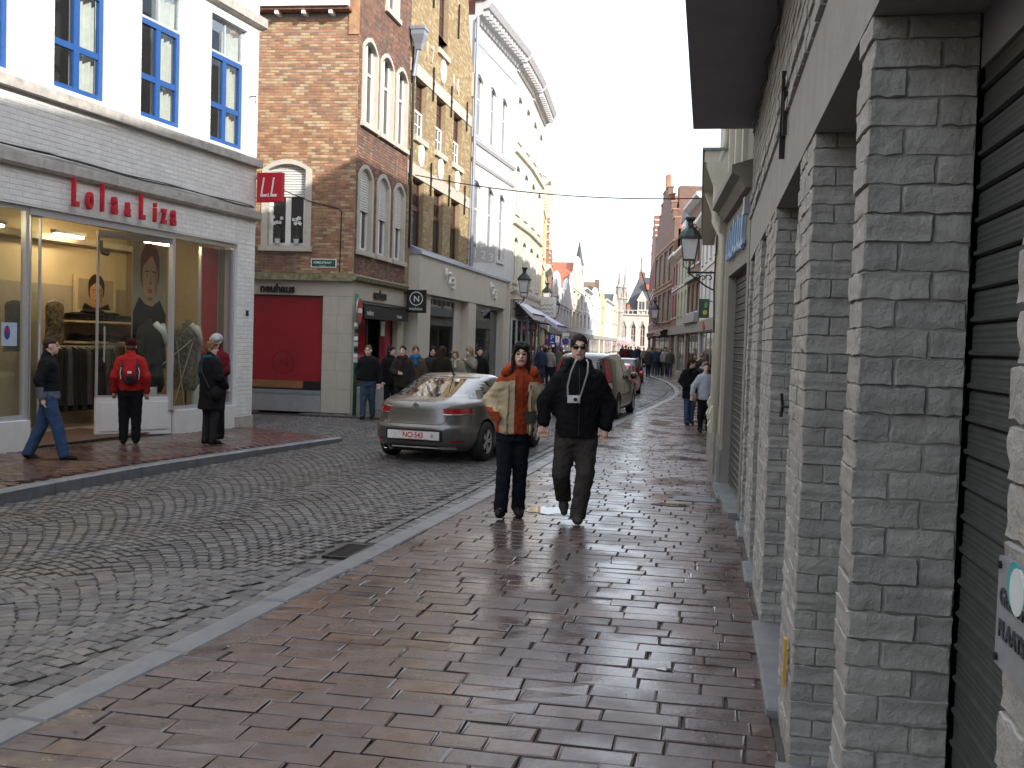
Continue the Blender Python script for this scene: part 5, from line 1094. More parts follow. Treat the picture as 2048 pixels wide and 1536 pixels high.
# left: yellow corner, then the row that curves to the market
h, L = row_house('yellow_bracket_house', 'yellow and cream house with a bracketed cornice beyond the white front', C2, (-8.4, 52.4), 9.2, m_yel, [(3.6, 5.2), (6.0, 7.8)], 2, roof='eave', mtrim=m_cr, apex=11)
for k in range(5): MB().xprism([(0, 8.4), (-.12, 8.45), (-.40, 8.9), (-.40, 9.0), (0, 9.0)][::-1], .3+k*1.05, .52+k*1.05).build('cornice_bracket', m_cr, h)
MB().box(.0, .28, -.06, .02, 0, 9).build('pilaster', m_cr, h); MB().box(L-.3, L, -.06, .02, 0, 9).build('pilaster', m_cr, h)
h, L = row_house('low_cream_house', 'low cream front with a rounded bracket beside the yellow house', (-8.4, 52.4), (-9.0, 57.0), 5.6, m_cr, [(3.3, 4.8)], 2, roof='eave', apex=5.9, mroof=m_lens)
MB().tube([(1.5, 1, 5.6), (1.5, 1, 7.4)], .05, 6).build('aerial_mast', mat('blue mast', (.05, .07, .2), rough=.5), h); MB().box(.6, 1.0, .5, .8, 5.6, 6.7).build('chimney', m_tan, h)
R_ = [(-9.0, 57.0), (-11.7, 75.0), (-12.3, 85.0), (-13.6, 105.0), (-14.8, 130.0), (-15.2, 150.0), (-16.3, 190.0)]
row_house('brick_gable_house', 'brick stepped gable house past the smallest lantern', (-9.0, 57.0), (-10.6, 68.0), 6.4, m_obr2, [(3.6, 5.4)], 3, roof='step', apex=9.2, mtrim=m_tan)
row_house('narrow_brick_house', 'narrow orange brick house beside the scalloped white gables', (-10.6, 68.0), (-11.95, 79.0), 6.3, m_obr2, [(3.4, 5.0)], 2, roof='step', apex=8.3, mtrim=m_tan)
row_house('white_scallop_house', 'white front with two rounded gable tops under the red roof', (-11.95, 79.0), (-12.6, 90.0), 5.6, m_wht2, [(3.3, 4.8)], 3, roof='curl', apex=7.6)
row_house('white_scallop_house', 'second white rounded gable before the tall pilastered front', (-12.6, 90.0), (-13.4, 102.0), 5.7, m_wht2, [(3.3, 4.8)], 3, roof='curl', apex=7.7)
row_house('pilastered_house', 'tall cream and white front with a pedimented gable', (-13.4, 102.0), (-14.3, 119.0), 7.6, m_cr, [(3.6, 5.0), (5.8, 7.1)], 3, roof='curl', apex=11.0, mtrim=m_wht2)
row_house('tall_white_house', 'tall white front left of the brown hipped roof', (-14.3, 119.0), (-14.9, 132.0), 8.2, m_wht2, [(3.6, 5.2), (6.0, 7.6)], 2, roof='eave', apex=10.5)
row_house('small_white_house', 'small white front under the brown hipped roof', (-14.9, 132.0), (-15.25, 148.0), 7.4, m_wht2, [(3.6, 5.0), (5.6, 6.9)], 3, roof='curl', apex=9.4)
row_house('pale_yellow_house', 'slim pale yellow front with a curled top', (-15.25, 148.0), (-15.55, 157.0), 8.0, m_yel, [(3.6, 5.0), (5.8, 7.2)], 1, roof='curl', apex=9.6)
row_house('grey_white_house', 'grey white front next to the market turrets', (-15.55, 157.0), (-16.2, 178.0), 8.6, m_wht2, [(3.8, 5.4), (6.2, 7.8)], 3, roof='eave', apex=10.6, mroof=m_slate)
row_house('last_tan_house', 'last tan front before the market hall', (-16.2, 178.0), (-16.9, 196.0), 8.6, m_tan, [(3.8, 5.4), (6.2, 7.8)], 2, roof='gable', apex=11.0, mroof=m_slate)
# the big red roof, the turret and the brown hipped roof behind that row
def house_block(name, label, c, w, d, eave, ridge, mw, mr, ang=0, lower=None):
    t = thing(name, label, 'building', (c[0], c[1], 0), ang); MB().box(-w/2, w/2, 0, d, 0, eave).build('wall', mw, t)
    r = MB(); r.quad((-w/2, 0, eave), (w/2, 0, eave), (w/2, d/2, ridge), (-w/2, d/2, ridge)); r.quad((w/2, d, eave), (-w/2, d, eave), (-w/2, d/2, ridge), (w/2, d/2, ridge)); r.poly([(-w/2, 0, eave), (-w/2, d/2, ridge), (-w/2, d, eave)]); r.poly([(w/2, 0, eave), (w/2, d, eave), (w/2, d/2, ridge)]); r.build('roof', mr, t); return t
t = house_block('red_roof_building', 'long building with a bright orange tiled roof above the left row', (-25.2, 178), 6.4, 12, 12.6, 14.9, mat('dark tiled slope', (.22, .10, .06), (.17, .08, .05), rough=.8, nscale=6, bump=.4), m_rtile, R(8))
MB().box(2.9, 3.3, -.1, 1.2, 12.4, 15.2).build('parapet', m_hbrk, t); MB().box(-1.3, -.8, -.2, .3, 9, 14.3).build('chimney', m_hbrk, t)
for x in (-2.2, -.4, 1.4): MB().box(x, x+.5, -.05, .02, 9.8, 11.2).build('window', m_pane, t)
t = thing('stone_turret', 'slim stone turret with a pointed slate cap above the orange roof', 'tower', (-33.0, 262, 0)); MB().lathe([(1.05, 0), (1.05, 17.5), (1.25, 18), (1.15, 18.4), (1.15, 21.6), (1.35, 21.9)], (0, 0, 0), 8).build('shaft', mat('turret stone', (.38, .36, .34), (.30, .28, .27), rough=.8, nscale=2), t)
MB().lathe([(1.4, 21.9), (.95, 23.4), (.45, 26.0), (.03, 28.2), (.02, 29.4)], (0, 0, 0), 8).build('cap', m_slate, t)
for k in range(8): a = 2*math.pi*(k+1)/8; MB().obox((1.1*math.cos(a), 1.1*math.sin(a), 20.1), (.20*-math.sin(a), .20*math.cos(a), 0), (.05*math.cos(a), .05*math.sin(a), 0), (0, 0, .75)).build('window', m_pane, t)
t = house_block('brown_roof_house', 'house with a brown gabled roof and brick chimney behind the white fronts', (-20.4, 168), 4.6, 9, 9.2, 12.2, m_tan, mat('brown roof', (.20, .13, .085), (.15, .10, .065), rough=.8, nscale=6), R(4)); MB().box(1.9, 2.6, 1, 2, 9, 12.4).build('chimney', m_hbrk, t); MB().box(-1, -.3, -.05, .02, 7.2, 8.6).build('window', m_pane, t)
# right row, in shade
RR_ = [(.3, 41.4), (-.43, 50), (-1.17, 56), (-1.86, 62), (-2.3, 66), (-4.2, 80)]
h, L = row_house('white_house', 'white house with small windows over the shop with red lettering', RR_[1], RR_[0], 7.6, m_wht2, [(3.7, 5.0), (5.6, 7.0)], 4, roof='eave', apex=9.2, mtrim=m_wht2, cols=(0, .5, 1), wfrac=.42)
MB().box(2.0, 5.0, -.02, .3, 7.8, 9.3).build('attic_gable', m_wht2, h); text('lettering', 'Coco', m_red, h, (L-5.2, -.10, 2.52), .5, ext=.01, shear=.2, bold=.01)
h, L = row_house('grey_bay_house', 'dark brick house with white bay window bars and grey panelling', RR_[2], RR_[1], 9.0, m_hbrk, [(3.5, 4.9), (5.9, 7.8)], 3, roof='eave', apex=10.4, mtrim=m_corn, mshop=m_gplinth, wfrac=.66)
MB().box(.1, L-.1, -.25, .0, 2.95, 3.4).build('bay_apron', m_gplinth, h); MB().box(.1, L-.1, -.22, 0, 5.1, 5.3).build('bay_cornice', m_gplinth, h)
h, L = row_house('green_house', 'pale green house with tall arched windows and a dormer', RR_[3], RR_[2], 7.1, m_grn, [(3.5, 4.9), (5.2, 6.7)], 3, roof='eave', apex=9.6, mtrim=m_cr, arch=True, wfrac=.45)
MB().box(L*.35, L*.75, -.05, 1.6, 7.2, 8.8).build('dormer', m_wht2, h); window(h, L*.42, L*.68, 7.4, 8.5, -.1, m_wfr, m_pane); MB().prism([(L*.28, 8.8), (L*.82, 8.8), (L*.55, 9.7)], -.1, 1.6).build('dormer_roof', m_slate, h)
row_house('red_house', 'narrow red painted house beside the brown gable', RR_[4], RR_[3], 7.2, m_hred, [(3.5, 4.9), (5.4, 6.7)], 2, roof='eave', apex=10.5, mtrim=m_corn)
h, L = row_house('brown_gable_house', 'tall brown brick stepped gable house with an orange roof', RR_[5], RR_[4], 9.2, m_hbrk, [(3.4, 5.4), (6.0, 8.2)], 4, roof='step', apex=12.6, mtrim=m_obr2, mf=m_crm, cols=(0, .33, .67, 1), wfrac=.7)
MB().box(L-3.8, L-2.6, .5, 2.0, 9.5, 12.3).build('chimney', m_hbrk, h); MB().tube([(L*.35, -.1, 3.3), (L*.15, -1.2, 7.4)], .04, 6).build('flag_pole', m_iron, h)
row_house('red_brick_house', 'red brick house front hidden behind the stepped gable', (-5.4, 96), RR_[5], 9.6, m_hred, [(3.6, 5.4), (6.2, 8.2)], 4, roof='step', apex=12.5, mtrim=m_cr)
row_house('far_brick_house', 'farthest brick house on the shaded side', (-7.2, 128), (-5.4, 96), 9.0, m_obr2, [(3.6, 5.2), (6.2, 8.0)], 5, roof='gable', apex=12.0)
# market hall
m_hall = mat('hall sandstone', (.52, .47, .41), (.44, .40, .35), rough=.8, nscale=1, bump=.1)
hd = R(4.1); t = thing('market_hall', 'gothic stone market hall with slate roof and pinnacles closing the street', 'building', (-20.6, 240, 0), hd); WL_ = 26
wx = [.9+k*2.15 for k in range(11)]; ops = [(x, x+1.05, 1.6, 7.0) for x in wx]
wall(t, m_hall, WL_, 0, 9.0, ops, th=.5, name='front_wall')
for x in wx:
    w = window(t, x, x+1.05, 1.6, 7.0, .3, m_hall, mat('leaded window', (.10, .05, .045), rough=.3, bump=0), cols=(0, .5, 1), rows=(0, .45, .75, 1), fw=.08, bar=.06)
    f = MB(); f.prism([(x, 5.9), (x, 7.001), (x+.525, 7.001)][::-1], 0, .28); f.prism([(x+1.05, 5.9), (x+.525, 7.001), (x+1.05, 7.001)][::-1], 0, .28); f.build('pointed_head', m_hall, t); MB().tube([(x-.1, -.1, 5.9), (x+.525, -.1, 7.5), (x+1.15, -.1, 5.9)], .1, 5).build('hood_mould', m_hall, t); MB().box(x-.1, x+1.15, -.15, 0, 1.35, 1.6).build('window_sill', m_hall, t)
MB().box(-.2, WL_, -.35, .3, 8.8, 9.1).build('cornice', m_hall, t); MB().box(-.2, WL_, -.30, -.15, 9.85, 10.0).build('balustrade_rail', m_hall, t)
for k in range(24): MB().box(k*1.08, k*1.08+(.3 if k % 2 == 0 else .16), -.32, -.13, 9.1, 9.95 if k % 2 else 10.2).build('baluster', m_hall, t)
r = MB(); r.quad((.9, .3, 9.0), (WL_, .3, 9.0), (WL_, 6, 18.0), (4.6, 6, 18.0)); r.quad((.9, .3, 9.0), (4.6, 6, 18.0), (4.6, 8, 18.0), (.9, 14, 9.0)); r.build('roof', m_slate, t)
for k in range(14): MB().box(4.8+k*.55, 4.9+k*.55, 5.95, 6.05, 18, 18.5).build('roof_crest', m_hall, t)
d = MB(); d.box(4.4, 6.3, -.0, 4, 9.0, 12.2); d.prism([(4.1, 12.2), (6.6, 12.2), (5.35, 14.6)], -.05, 4); d.build('stone_dormer', m_hall, t)
for x in (4.75, 5.45): MB().box(x, x+.5, -.06, .05, 10.2, 12.0).build('window', m_pane, t)
m_odr = mat('orange dormer cheek', (.45, .13, .06), rough=.7)
for x, z, y_ in ((1.9, 10.0, .6), (8.4, 10.0, .6), (6.2, 15.0, 3.6), (9.3, 15.0, 3.6), (8.9, 12.6, 2.4)): MB().box(x, x+.7, y_-.6, y_+1.2, z, z+1.3).build('roof_dormer', m_odr, t); MB().prism([(x-.1, z+1.3), (x+.8, z+1.3), (x+.35, z+2.0)], y_-.65, y_+1.2).build('dormer_roof', m_slate, t)
MB().box(4.5, 5.9, 5.2, 6.6, 15, 19.2).build('chimney', m_hbrk, t); MB().lathe([(.72, 19.2), (.55, 19.4), (.52, 22.6), (.62, 22.7)], (5.25, 5.9, 0), 8).build('chimney_shaft', m_hall, t)
for x, y_, s_, top in ((.0, .2, 1.25, 19.5), (1.25, .9, 1.0, 21.5)):
    MB().lathe([(s_*.9, 0), (s_*.9, 9.2), (s_*1.05, 9.5), (s_*.85, 10), (s_*.8, 12.4), (s_*1.05, 12.6), (s_*.7, 13.2), (s_*.6, 15), (s_*.75, 15.2), (s_*.35, 16), (s_*.26, 17.2), (.02, top)], (x, y_, 0), 8).build('pinnacle_turret', mat('weathered pinnacle stone', (.34, .32, .29), (.26, .245, .22), rough=.85, nscale=2), t)
    for k in range(8): a = 2*math.pi*k/8; MB().lathe([(.12, 12.5), (.15, 13.2), (.02, 14.6)], (x+s_*.95*math.cos(a), y_+s_*.95*math.sin(a), 0), 5).build('crocket', m_hall, t)
# houses behind the viewer, seen in reflections and giving shade
row_house('tan_house_behind', 'tan house with white windows on the near left, out of frame', (-11.2, -14), (-9.30, 6.3), 8.5, m_tan, [(4.0, 5.8), (6.4, 8.0)], 6, roof='eave', apex=10.5)
row_house('brick_house_behind', 'brick house on the near right, out of frame', (.4, -6.1), (.6, -26), 9.6, m_hbrk, [(4.0, 5.8), (6.4, 8.0)], 6, roof='eave', apex=11.5)

# ---------------------------------------------------------------- street signs, awnings, cable
c = []
p, q = Vector((-7.55, 25.65, 5.92)), Vector((.12, 23.4, 5.05))
for i in range(25): s_ = i/24; v_ = p.lerp(q, s_); v_.z -= .22*4*s_*(1-s_); c.append(v_)
cw = thing('overhead_cable', 'thin cable slung across the street between the yellow and cream houses', 'cable', p); MB().tube([v_-p for v_ in c], .014, 6).build('wire', m_iron, cw)
def parasol_awning(label, p0, p1, z, drop, out, m, name='shop_awning'):
    t, L_ = frame(name, p0, p1, label, 'awning'); a = MB(); n = 12
    a.quad((0, 0, z), (L_, 0, z), (L_, -out, z-drop), (0, -out, z-drop)); a.quad((0, -out, z-drop), (L_, -out, z-drop), (L_, -out, z-drop-.22), (0, -out, z-drop-.22)); a.poly([(0, 0, z), (0, -out, z-drop), (0, -out, z-drop-.2)]); a.build('cloth', m, t)
    MB().tube([(0, -out, z-drop), (L_, -out, z-drop)], .03, 6).build('front_bar', m_iron, t)
    for x in (.1, L_-.1): MB().tube([(x, 0, z-.6), (x, -out, z-drop)], .02, 6).build('arm', m_iron, t)
parasol_awning('long white awning over the shops under the cream fronts', off(WH, C1, 1.0), C1, 3.3, .5, .75, mat('white awning cloth', (.7, .68, .72), (.62, .60, .66), rough=.8))
parasol_awning('pale lavender awning further along the cream fronts', (-7.42, 42.2), (-7.65, 46.6), 3.2, .75, 1.3, mat('lavender awning cloth', (.55, .54, .70), (.50, .49, .64), rough=.8))
parasol_awning('dark red awning on the shaded side by the brown gable', (-3.2, 72.5), (-2.5, 67.5), 2.9, .35, 1.0, mat('wine awning cloth', (.22, .03, .04), rough=.8))
t = thing('white_shop_sign', 'square white projecting sign with grey scribble below the far lantern', 'sign', (-8.15, 48.6, 2.95)); MB().box(.1, 1.0, -.04, .04, 0, .95).build('panel', m_wlet, t)
s_ = MB()
for k in range(3): s_.tube([(.2+.06*i, -.055, .58-.0*k-.2*k+.05*math.sin(i*1.9+k)) for i in range(12)], .016, 5)
s_.build('scribble', m_gplinth, t); MB().tube([(0, 0, .8), (.12, 0, .8)], .02, 6).build('bracket', m_iron, t)
m_sblue = mat('traffic blue', (.02, .07, .42), rough=.4, bump=0); m_sred = MATS['traffic red']
def post_sign(name, label, x, y, zc, kind, size, rz=R(8)):
    t = thing(name, label, 'traffic sign', (x, y, 0), rz); MB().tube([(0, .03, 0), (0, .03, zc+size*.4)], .03, 8).build('post', m_lens, t)
    if kind == 'P':
        MB().box(-size/2, size/2, -.012, .012, zc-size*.72, zc+size*.72).build('plate', m_sblue, t); text('letter', 'P', m_wlet, t, (-size*.24, -.014, zc-.02), size*1.0, ext=.001, bold=.004); a = MB(); a.box(-size*.25, size*.25, -.016, -.013, zc-size*.48, zc-size*.32); a.build('car_symbol', m_wlet, t)
    else:
        MB().lathe([(size/2, -.012), (size/2, .012)], (0, 0, zc), 24, axis='y').build('rim', m_sred, t); MB().lathe([(size*.36, -.016), (size*.36, -.010)], (0, 0, zc), 24, axis='y').build('field', m_sblue if kind == 'N' else m_wlet, t)
        if kind == 'N': MB().obox((0, -.020, zc), (size*.30, 0, -size*.30), (0, .003, 0), (size*.045, 0, size*.045)).build('slash', m_sred, t)
    return t
def atd(px, py, y): # a spot on the ray towards a picture point, at street depth y
    d = _f+_r*((px-1024)/2050)-_u*((py-768)/2050); return Vector((0, 0, CAM_H))+d*(y/d.y)
for px, py, y, kd, nm, lab in ((1104, 679, 52, 'P', 'parking_sign', 'tall blue parking sign in front of the awnings'), (1115, 694, 60, 'P', 'parking_sign', 'lower blue parking sign between the tall one and the no parking disc'), (1097, 684, 56, 'N', 'no_parking_sign', 'red rimmed blue disc behind the tall parking sign')):
    v_ = atd(px, py, y); post_sign(nm, lab, v_.x, v_.y, v_.z, kd, .36 if kd == 'P' else .42)
v_ = atd(1131, 683, 50); t = post_sign('no_parking_sign', 'red rimmed no parking disc with white plates by the man', v_.x, v_.y, v_.z, 'N', .46); t.children[2].data.materials[0] = m_gframe
MB().box(-.18, .18, -.012, .012, v_.z+.25, v_.z+.42).build('upper_plate', m_wlet, t); MB().box(-.18, .18, -.012, .012, v_.z-.44, v_.z-.28).build('lower_plate', m_gframe, t)
v_ = atd(1065, 654, 43.5); t = post_sign('no_entry_disc', 'small red no entry disc in front of the lavender awning', v_.x, v_.y, v_.z, 'E', .4); t.children[1].data.materials[0] = m_sred; t.children[2].data.materials[0] = m_sred; MB().box(-.14, .14, -.03, -.018, v_.z-.035, v_.z+.035).build('white_bar', m_wlet, t)
v_ = atd(1408, 617, 40.5); t = thing('picture_sign', 'dark framed sign with a yellow flower picture by the white house', 'sign', v_-Vector((.2, 0, .37)), 0); MB().box(0, .40, -.03, .03, 0, .74).build('panel', mat('dark green sign', (.02, .05, .035), (.012, .03, .02), rough=.4, nscale=4), t); a = MB()
for k in range(6): ell(a, .24+.05*math.cos(k), .22+.05*math.sin(k), .04, .04, -.032-.0004*k)
a.build('flower_print', mat('yellow print', (.6, .5, .05), rough=.5, bump=0), t); a = MB(); ell(a, .27, .5, .06, .12, -.032); a.build('leaf_print', mat('green print', (.12, .3, .1), rough=.5, bump=0), t); MB().tube([(.36, 0, .66), (.50, 0, .66)], .02, 6).build('bracket', m_iron, t)
# flowering tree on the market square
t = thing('blossom_tree', 'small pale pink blossoming tree in front of the market hall', 'tree', (-16.4, 205, 0)); MB().tube([(0, 0, 0), (.1, 0, .9), (-.1, .1, 1.6)], [.18, .13, .08], 8).build('trunk', m_hbrk, t); br = MB()
for k in range(7): a = k*.9; br.tube([(0, 0, 1.2), (.9*math.cos(a), .6*math.sin(a), 1.9), (1.7*math.cos(a), 1.1*math.sin(a), 2.4)], [.07, .04, .02], 5)
br.build('limbs', m_hbrk, t); lf = MB(); rr = random.Random(8)
for k in range(2600):
    c_ = rr.randrange(14); ca = c_*.9; cc = Vector((2.1*math.cos(ca)*(.4+.6*((c_*37) % 10)/10), 1.4*math.sin(ca), 1.9+.9*((c_*53) % 10)/10)); p_ = cc+Vector((rr.gauss(0, .38), rr.gauss(0, .38), rr.gauss(0, .3))); s_ = rr.uniform(.05, .11); d1 = Vector((rr.uniform(-1, 1), rr.uniform(-1, 1), rr.uniform(-1, 1))).normalized()*s_; d2 = d1.orthogonal().normalized()*s_*.7
    lf.quad(tuple(p_-d1), tuple(p_+d2), tuple(p_+d1), tuple(p_-d2))
lf.build('crown', mat('pink blossom', (.75, .55, .55), (.65, .42, .44), rough=.8, bump=0), t)
# ---------------------------------------------------------------- cars: bodies as stacked plan outlines (y forward, x right)
m_tyre = mat('tyre rubber', (.02, .02, .02), (.015, .015, .015), rough=.8, nscale=20, bump=.2); m_rim = mat('alloy rim', (.62, .62, .63), rough=.3, metal=.25, bump=0); m_trim = mat('black plastic trim', (.015, .015, .016), rough=.55, bump=.05)
m_cglass = mat('tinted car glass', (.012, .014, .016), (.010, .012, .013), rough=.03, spec=.9, bump=0, coat=.6); m_tail = mat('red lamp lens', (.36, .01, .015), (.28, .008, .012), rough=.12, bump=0, coat=.5, spec=.7); m_amber = mat('clear lamp lens', (.55, .45, .38), rough=.15, bump=0)
m_platew = mat('plate white', (.78, .77, .74), rough=.4, bump=0); m_plred = mat('plate red ink', (.5, .02, .03), rough=.5, bump=0); m_chrome = mat('chrome', (.75, .75, .77), rough=.12, metal=1, bump=0)
def paint(name, c): return mat(name, c, tuple(x*.93 for x in c), rough=.30, metal=.55, nscale=3, bump=0, coat=.7)
class Car:
    """tab rows: z, rear y, front y, half width, exponent"""
    def __init__(s, tab):
        s.t = np.array(tab, float)
    def par(s, z):
        t = s.t; zz = t[:, 0]
        z = min(max(z, zz[0]), zz[-1]); i = min(np.searchsorted(zz, z, 'right')-1, len(zz)-2); u = (z-zz[i])/(zz[i+1]-zz[i])
        def tan(k): 
            a, b = max(k-1, 0), min(k+1, len(zz)-1); return (t[b, 1:]-t[a, 1:])/(zz[b]-zz[a])
        h = zz[i+1]-zz[i]; m0, m1 = tan(i)*h, tan(i+1)*h
        return (2*u**3-3*u*u+1)*t[i, 1:]+(u**3-2*u*u+u)*m0+(-2*u**3+3*u*u)*t[i+1, 1:]+(u**3-u*u)*m1
    def at(s, th, z, off=0):        # th degrees: -90 rear, 0 right side, 90 front, 180 left
        yr, yf, w, p = s.par(z); y0, a = (yr+yf)/2, (yf-yr)/2; c, sn = math.cos(R(th)), math.sin(R(th)); e = 2/p
        x = w*math.copysign(abs(c)**e, c); y = y0+a*math.copysign(abs(sn)**e, sn)
        nx, ny = math.copysign(abs(c)**(2-e), c)/w, math.copysign(abs(sn)**(2-e), sn)/a; l = math.hypot(nx, ny) or 1
        return (x+off*nx/l, y+off*ny/l, z)
    def th_x(s, x, z): yr, yf, w, p = s.par(z); return -90+math.degrees(math.asin(min(1, max(-1, math.copysign((min(abs(x)/w, 1))**(p/2), x)))))   # rear half, by x
    def th_y(s, y, z, side=1):
        yr, yf, w, p = s.par(z); u = max(-1, min(1, (y-(yr+yf)/2)/((yf-yr)/2))); a = math.degrees(math.asin(math.copysign(abs(u)**(p/2), u))); return a if side > 0 else 180-a
    def patch(s, t0, t1, z0, z1, off, nt=14, nz=6, f0=None, f1=None):   # f0,f1: functions of z giving the side limits
        mb = MB(); g = []
        for j in range(nz+1):
            z = z0+(z1-z0)*j/nz; a, b = (f0(z) if f0 else t0), (f1(z) if f1 else t1); g.append([s.at(a+(b-a)*i/nt, z, off) for i in range(nt+1)])
        for j in range(nz):
            for i in range(nt): mb.quad(g[j][i], g[j][i+1], g[j+1][i+1], g[j+1][i])
        return mb
    def line(s, pts, r=.004, off=.001): return MB().tube([s.at(t, z, off) for t, z in pts], r, 5)
def wheel_parts(t, x, y, r, sd, m_r=None):
    wl = obj('wheel', None, t, (x, y, r)); w = .10; k = sd
    MB().lathe([(r*.62, -w), (r*.90, -w), (r*.985, -w*.8), (r, -w*.4), (r, w*.4), (r*.985, w*.8), (r*.90, w), (r*.62, w)], (0, 0, 0), 28, axis='x', cap=False).build('tyre', m_tyre, wl, smooth=True)
    mb = MB(); mb.lathe([(r*.60, k*w*.72), (r*.66, k*w*.98), (r*.63, k*w*.70)] if k > 0 else [(r*.63, -w*.70), (r*.66, -w*.98), (r*.60, -w*.72)], (0, 0, 0), 28, axis='x', cap=False)
    for q in range(5):
        a = 2*math.pi*q/5
        for da in (-.13, .13): c, sn = math.cos(a+da), math.sin(a+da); mb.obox((k*w*.80, c*r*.36, sn*r*.36), (.012, 0, 0), (0, -sn*r*.045, c*r*.045), (0, c*r*.29, sn*r*.29))
    mb.lathe([(r*.14, k*w*.6), (r*.13, k*w*.95), (r*.06, k*w*1.0)] if k > 0 else [(r*.06, -w*1.0), (r*.13, -w*.95), (r*.14, -w*.6)], (0, 0, 0), 12, axis='x'); mb.build('rim', m_r or m_rim, wl)
    MB().lathe([(r*.60, -.02), (r*.60, .02)], (0, 0, 0), 20, axis='x').build('brake_disc', m_trim, wl)
def car(name, label, tab, m, loc, ang, scale, axles, wr=.315, track=.78, glass=None, details=None, th_glass=-64, zg=(1.02, 1.28)):
    c = Car(tab); t = thing(name, label, 'car', (loc[0], loc[1], -.02), ang); t.scale = (scale,)*3
    z0, z1 = tab[0][0], tab[-1][0]; nz, nt = 64, 120; mb = MB(); idx = []
    for j in range(nz+1):
        z = z0+(z1-z0)*j/nz; b0 = len(mb.v); idx.append(b0); mb.v += [c.at(360*i/nt, z) for i in range(nt)]
        if j:
            p = idx[-2]
            for i in range(nt): k = (i+1) % nt; mb.f.append((p+i, p+k, b0+k, b0+i)); mb.t.append(0); mb.m.append(0)
    mb.f.append(tuple(reversed(range(nt)))); mb.f.append(tuple(range(idx[-1], idx[-1]+nt))); mb.t += [0, 0]; mb.m += [0, 0]
    body = mb.build('body', m, t, smooth=True)
    cut = MB()
    for ay in axles:
        for sd in (-1, 1): cut.lathe([(wr*1.17, sd*.45), (wr*1.17, sd*1.3)] if sd > 0 else [(wr*1.17, -1.3), (wr*1.17, -.45)], (0, ay, wr), 28, axis='x')
    co = cut.build('cutter', m_trim); md = body.modifiers.new('arches', 'BOOLEAN'); md.object = co; md.operation = 'DIFFERENCE'; md.solver = 'EXACT'
    co.matrix_world = Matrix.Translation((loc[0], loc[1], -.02)) @ Matrix.Rotation(ang, 4, 'Z') @ Matrix.Diagonal((scale, scale, scale, 1))
    bpy.context.view_layer.update(); dg = bpy.context.evaluated_depsgraph_get(); me = bpy.data.meshes.new_from_object(body.evaluated_get(dg)); body.modifiers.clear(); old = body.data; body.data = me; bpy.data.meshes.remove(old); bpy.data.objects.remove(co)
    me.polygons.foreach_set('use_smooth', [True]*len(me.polygons))
    if hasattr(me, 'set_sharp_from_angle'): me.set_sharp_from_angle(angle=R(38))
    for ay in axles:
        for sd in (-1, 1): wheel_parts(t, sd*track, ay, wr, sd)
    MB().box(-.62, .62, axles[0]-.2, axles[1]+.2, .16, .5).build('underbody', m_trim, t)
    # glass: rear window, side windows
    c.patch(0, 0, zg[0], zg[1], .004, f0=lambda z: c.th_x(-c.par(z)[2]*.86, z), f1=lambda z: c.th_x(c.par(z)[2]*.86, z)).build('rear_window', m_cglass, t, smooth=True)
    for sd in (-1, 1):
        f0 = lambda z: c.th_y(axles[0]-.25+.55*(z-zg[0])/(zg[1]-zg[0]), z, sd); f1 = lambda z: c.th_y(axles[1]-.62-.75*(z-zg[0])/(zg[1]-zg[0]), z, sd)
        w = c.patch(0, 0, zg[0]-.02, zg[1]-.03, .004, f0=(f0 if sd > 0 else f1), f1=(f1 if sd > 0 else f0)).build('side_window', m_cglass, t, smooth=True)
        px = axles[0]+.95; c.patch(0, 0, zg[0]-.03, zg[1]-.02, .007, nt=2, f0=lambda z: c.th_y(px, z, sd)-(0 if sd > 0 else -0), f1=lambda z: c.th_y(px+sd*.06, z, sd)).build('window_pillar', m_trim, w)
        mr = MB().lathe([(.02, 0), (.09, .03), (.10, .08), (.06, .12)], (sd*(c.par(zg[0])[2]+.12), axles[1]-.75, zg[0]+.02), 10, axis='y').build('door_mirror', m, t, smooth=True)
    if details: details(c, t, m)
    return t
def tail_lamps(c, t, th0, th1, z0, z1, m=None):
    for sd in (-1, 1):
        a, b = (th0, th1) if sd > 0 else (-180-th1, -180-th0); c.patch(a, b, z0, z1, .006, nt=10, nz=3).build('tail_lamp', m or m_tail, t, smooth=True)
def plate(c, t, z, txt, w=.26, h=.055, col=None):
    y = c.at(-90, z)[1]-.012; MB().box(-w, w, y-.008, y, z-h, z+h).build('number_plate', m_platew, t)
    if txt: text('plate_lettering', txt, col or m_plred, t, (0, y-.0095, z-h*.68), h*2.0, ext=.0008, align='CENTER', sx=.82, bold=.002)
GT = [(.17, -2.02, 2.00, .76, 4.2), (.24, -2.13, 2.12, .82, 4.6), (.34, -2.20, 2.20, .865, 4.8), (.46, -2.235, 2.24, .88, 4.8), (.565, -2.245, 2.23, .882, 4.6), (.60, -2.215, 2.20, .88, 4.4), (.70, -2.19, 2.10, .878, 4.2), (.80, -2.175, 1.85, .87, 4.0), (.88, -2.16, 1.45, .855, 3.8), (.935, -2.11, 1.12, .825, 3.6), (.985, -1.98, .98, .775, 3.4),
      (1.05, -1.72, .82, .735, 3.4), (1.13, -1.44, .62, .70, 3.4), (1.21, -1.16, .40, .665, 3.3), (1.28, -.90, .18, .63, 3.2), (1.325, -.68, .0, .58, 3.0), (1.352, -.48, -.12, .46, 2.8), (1.36, -.36, -.22, .22, 2.6)]
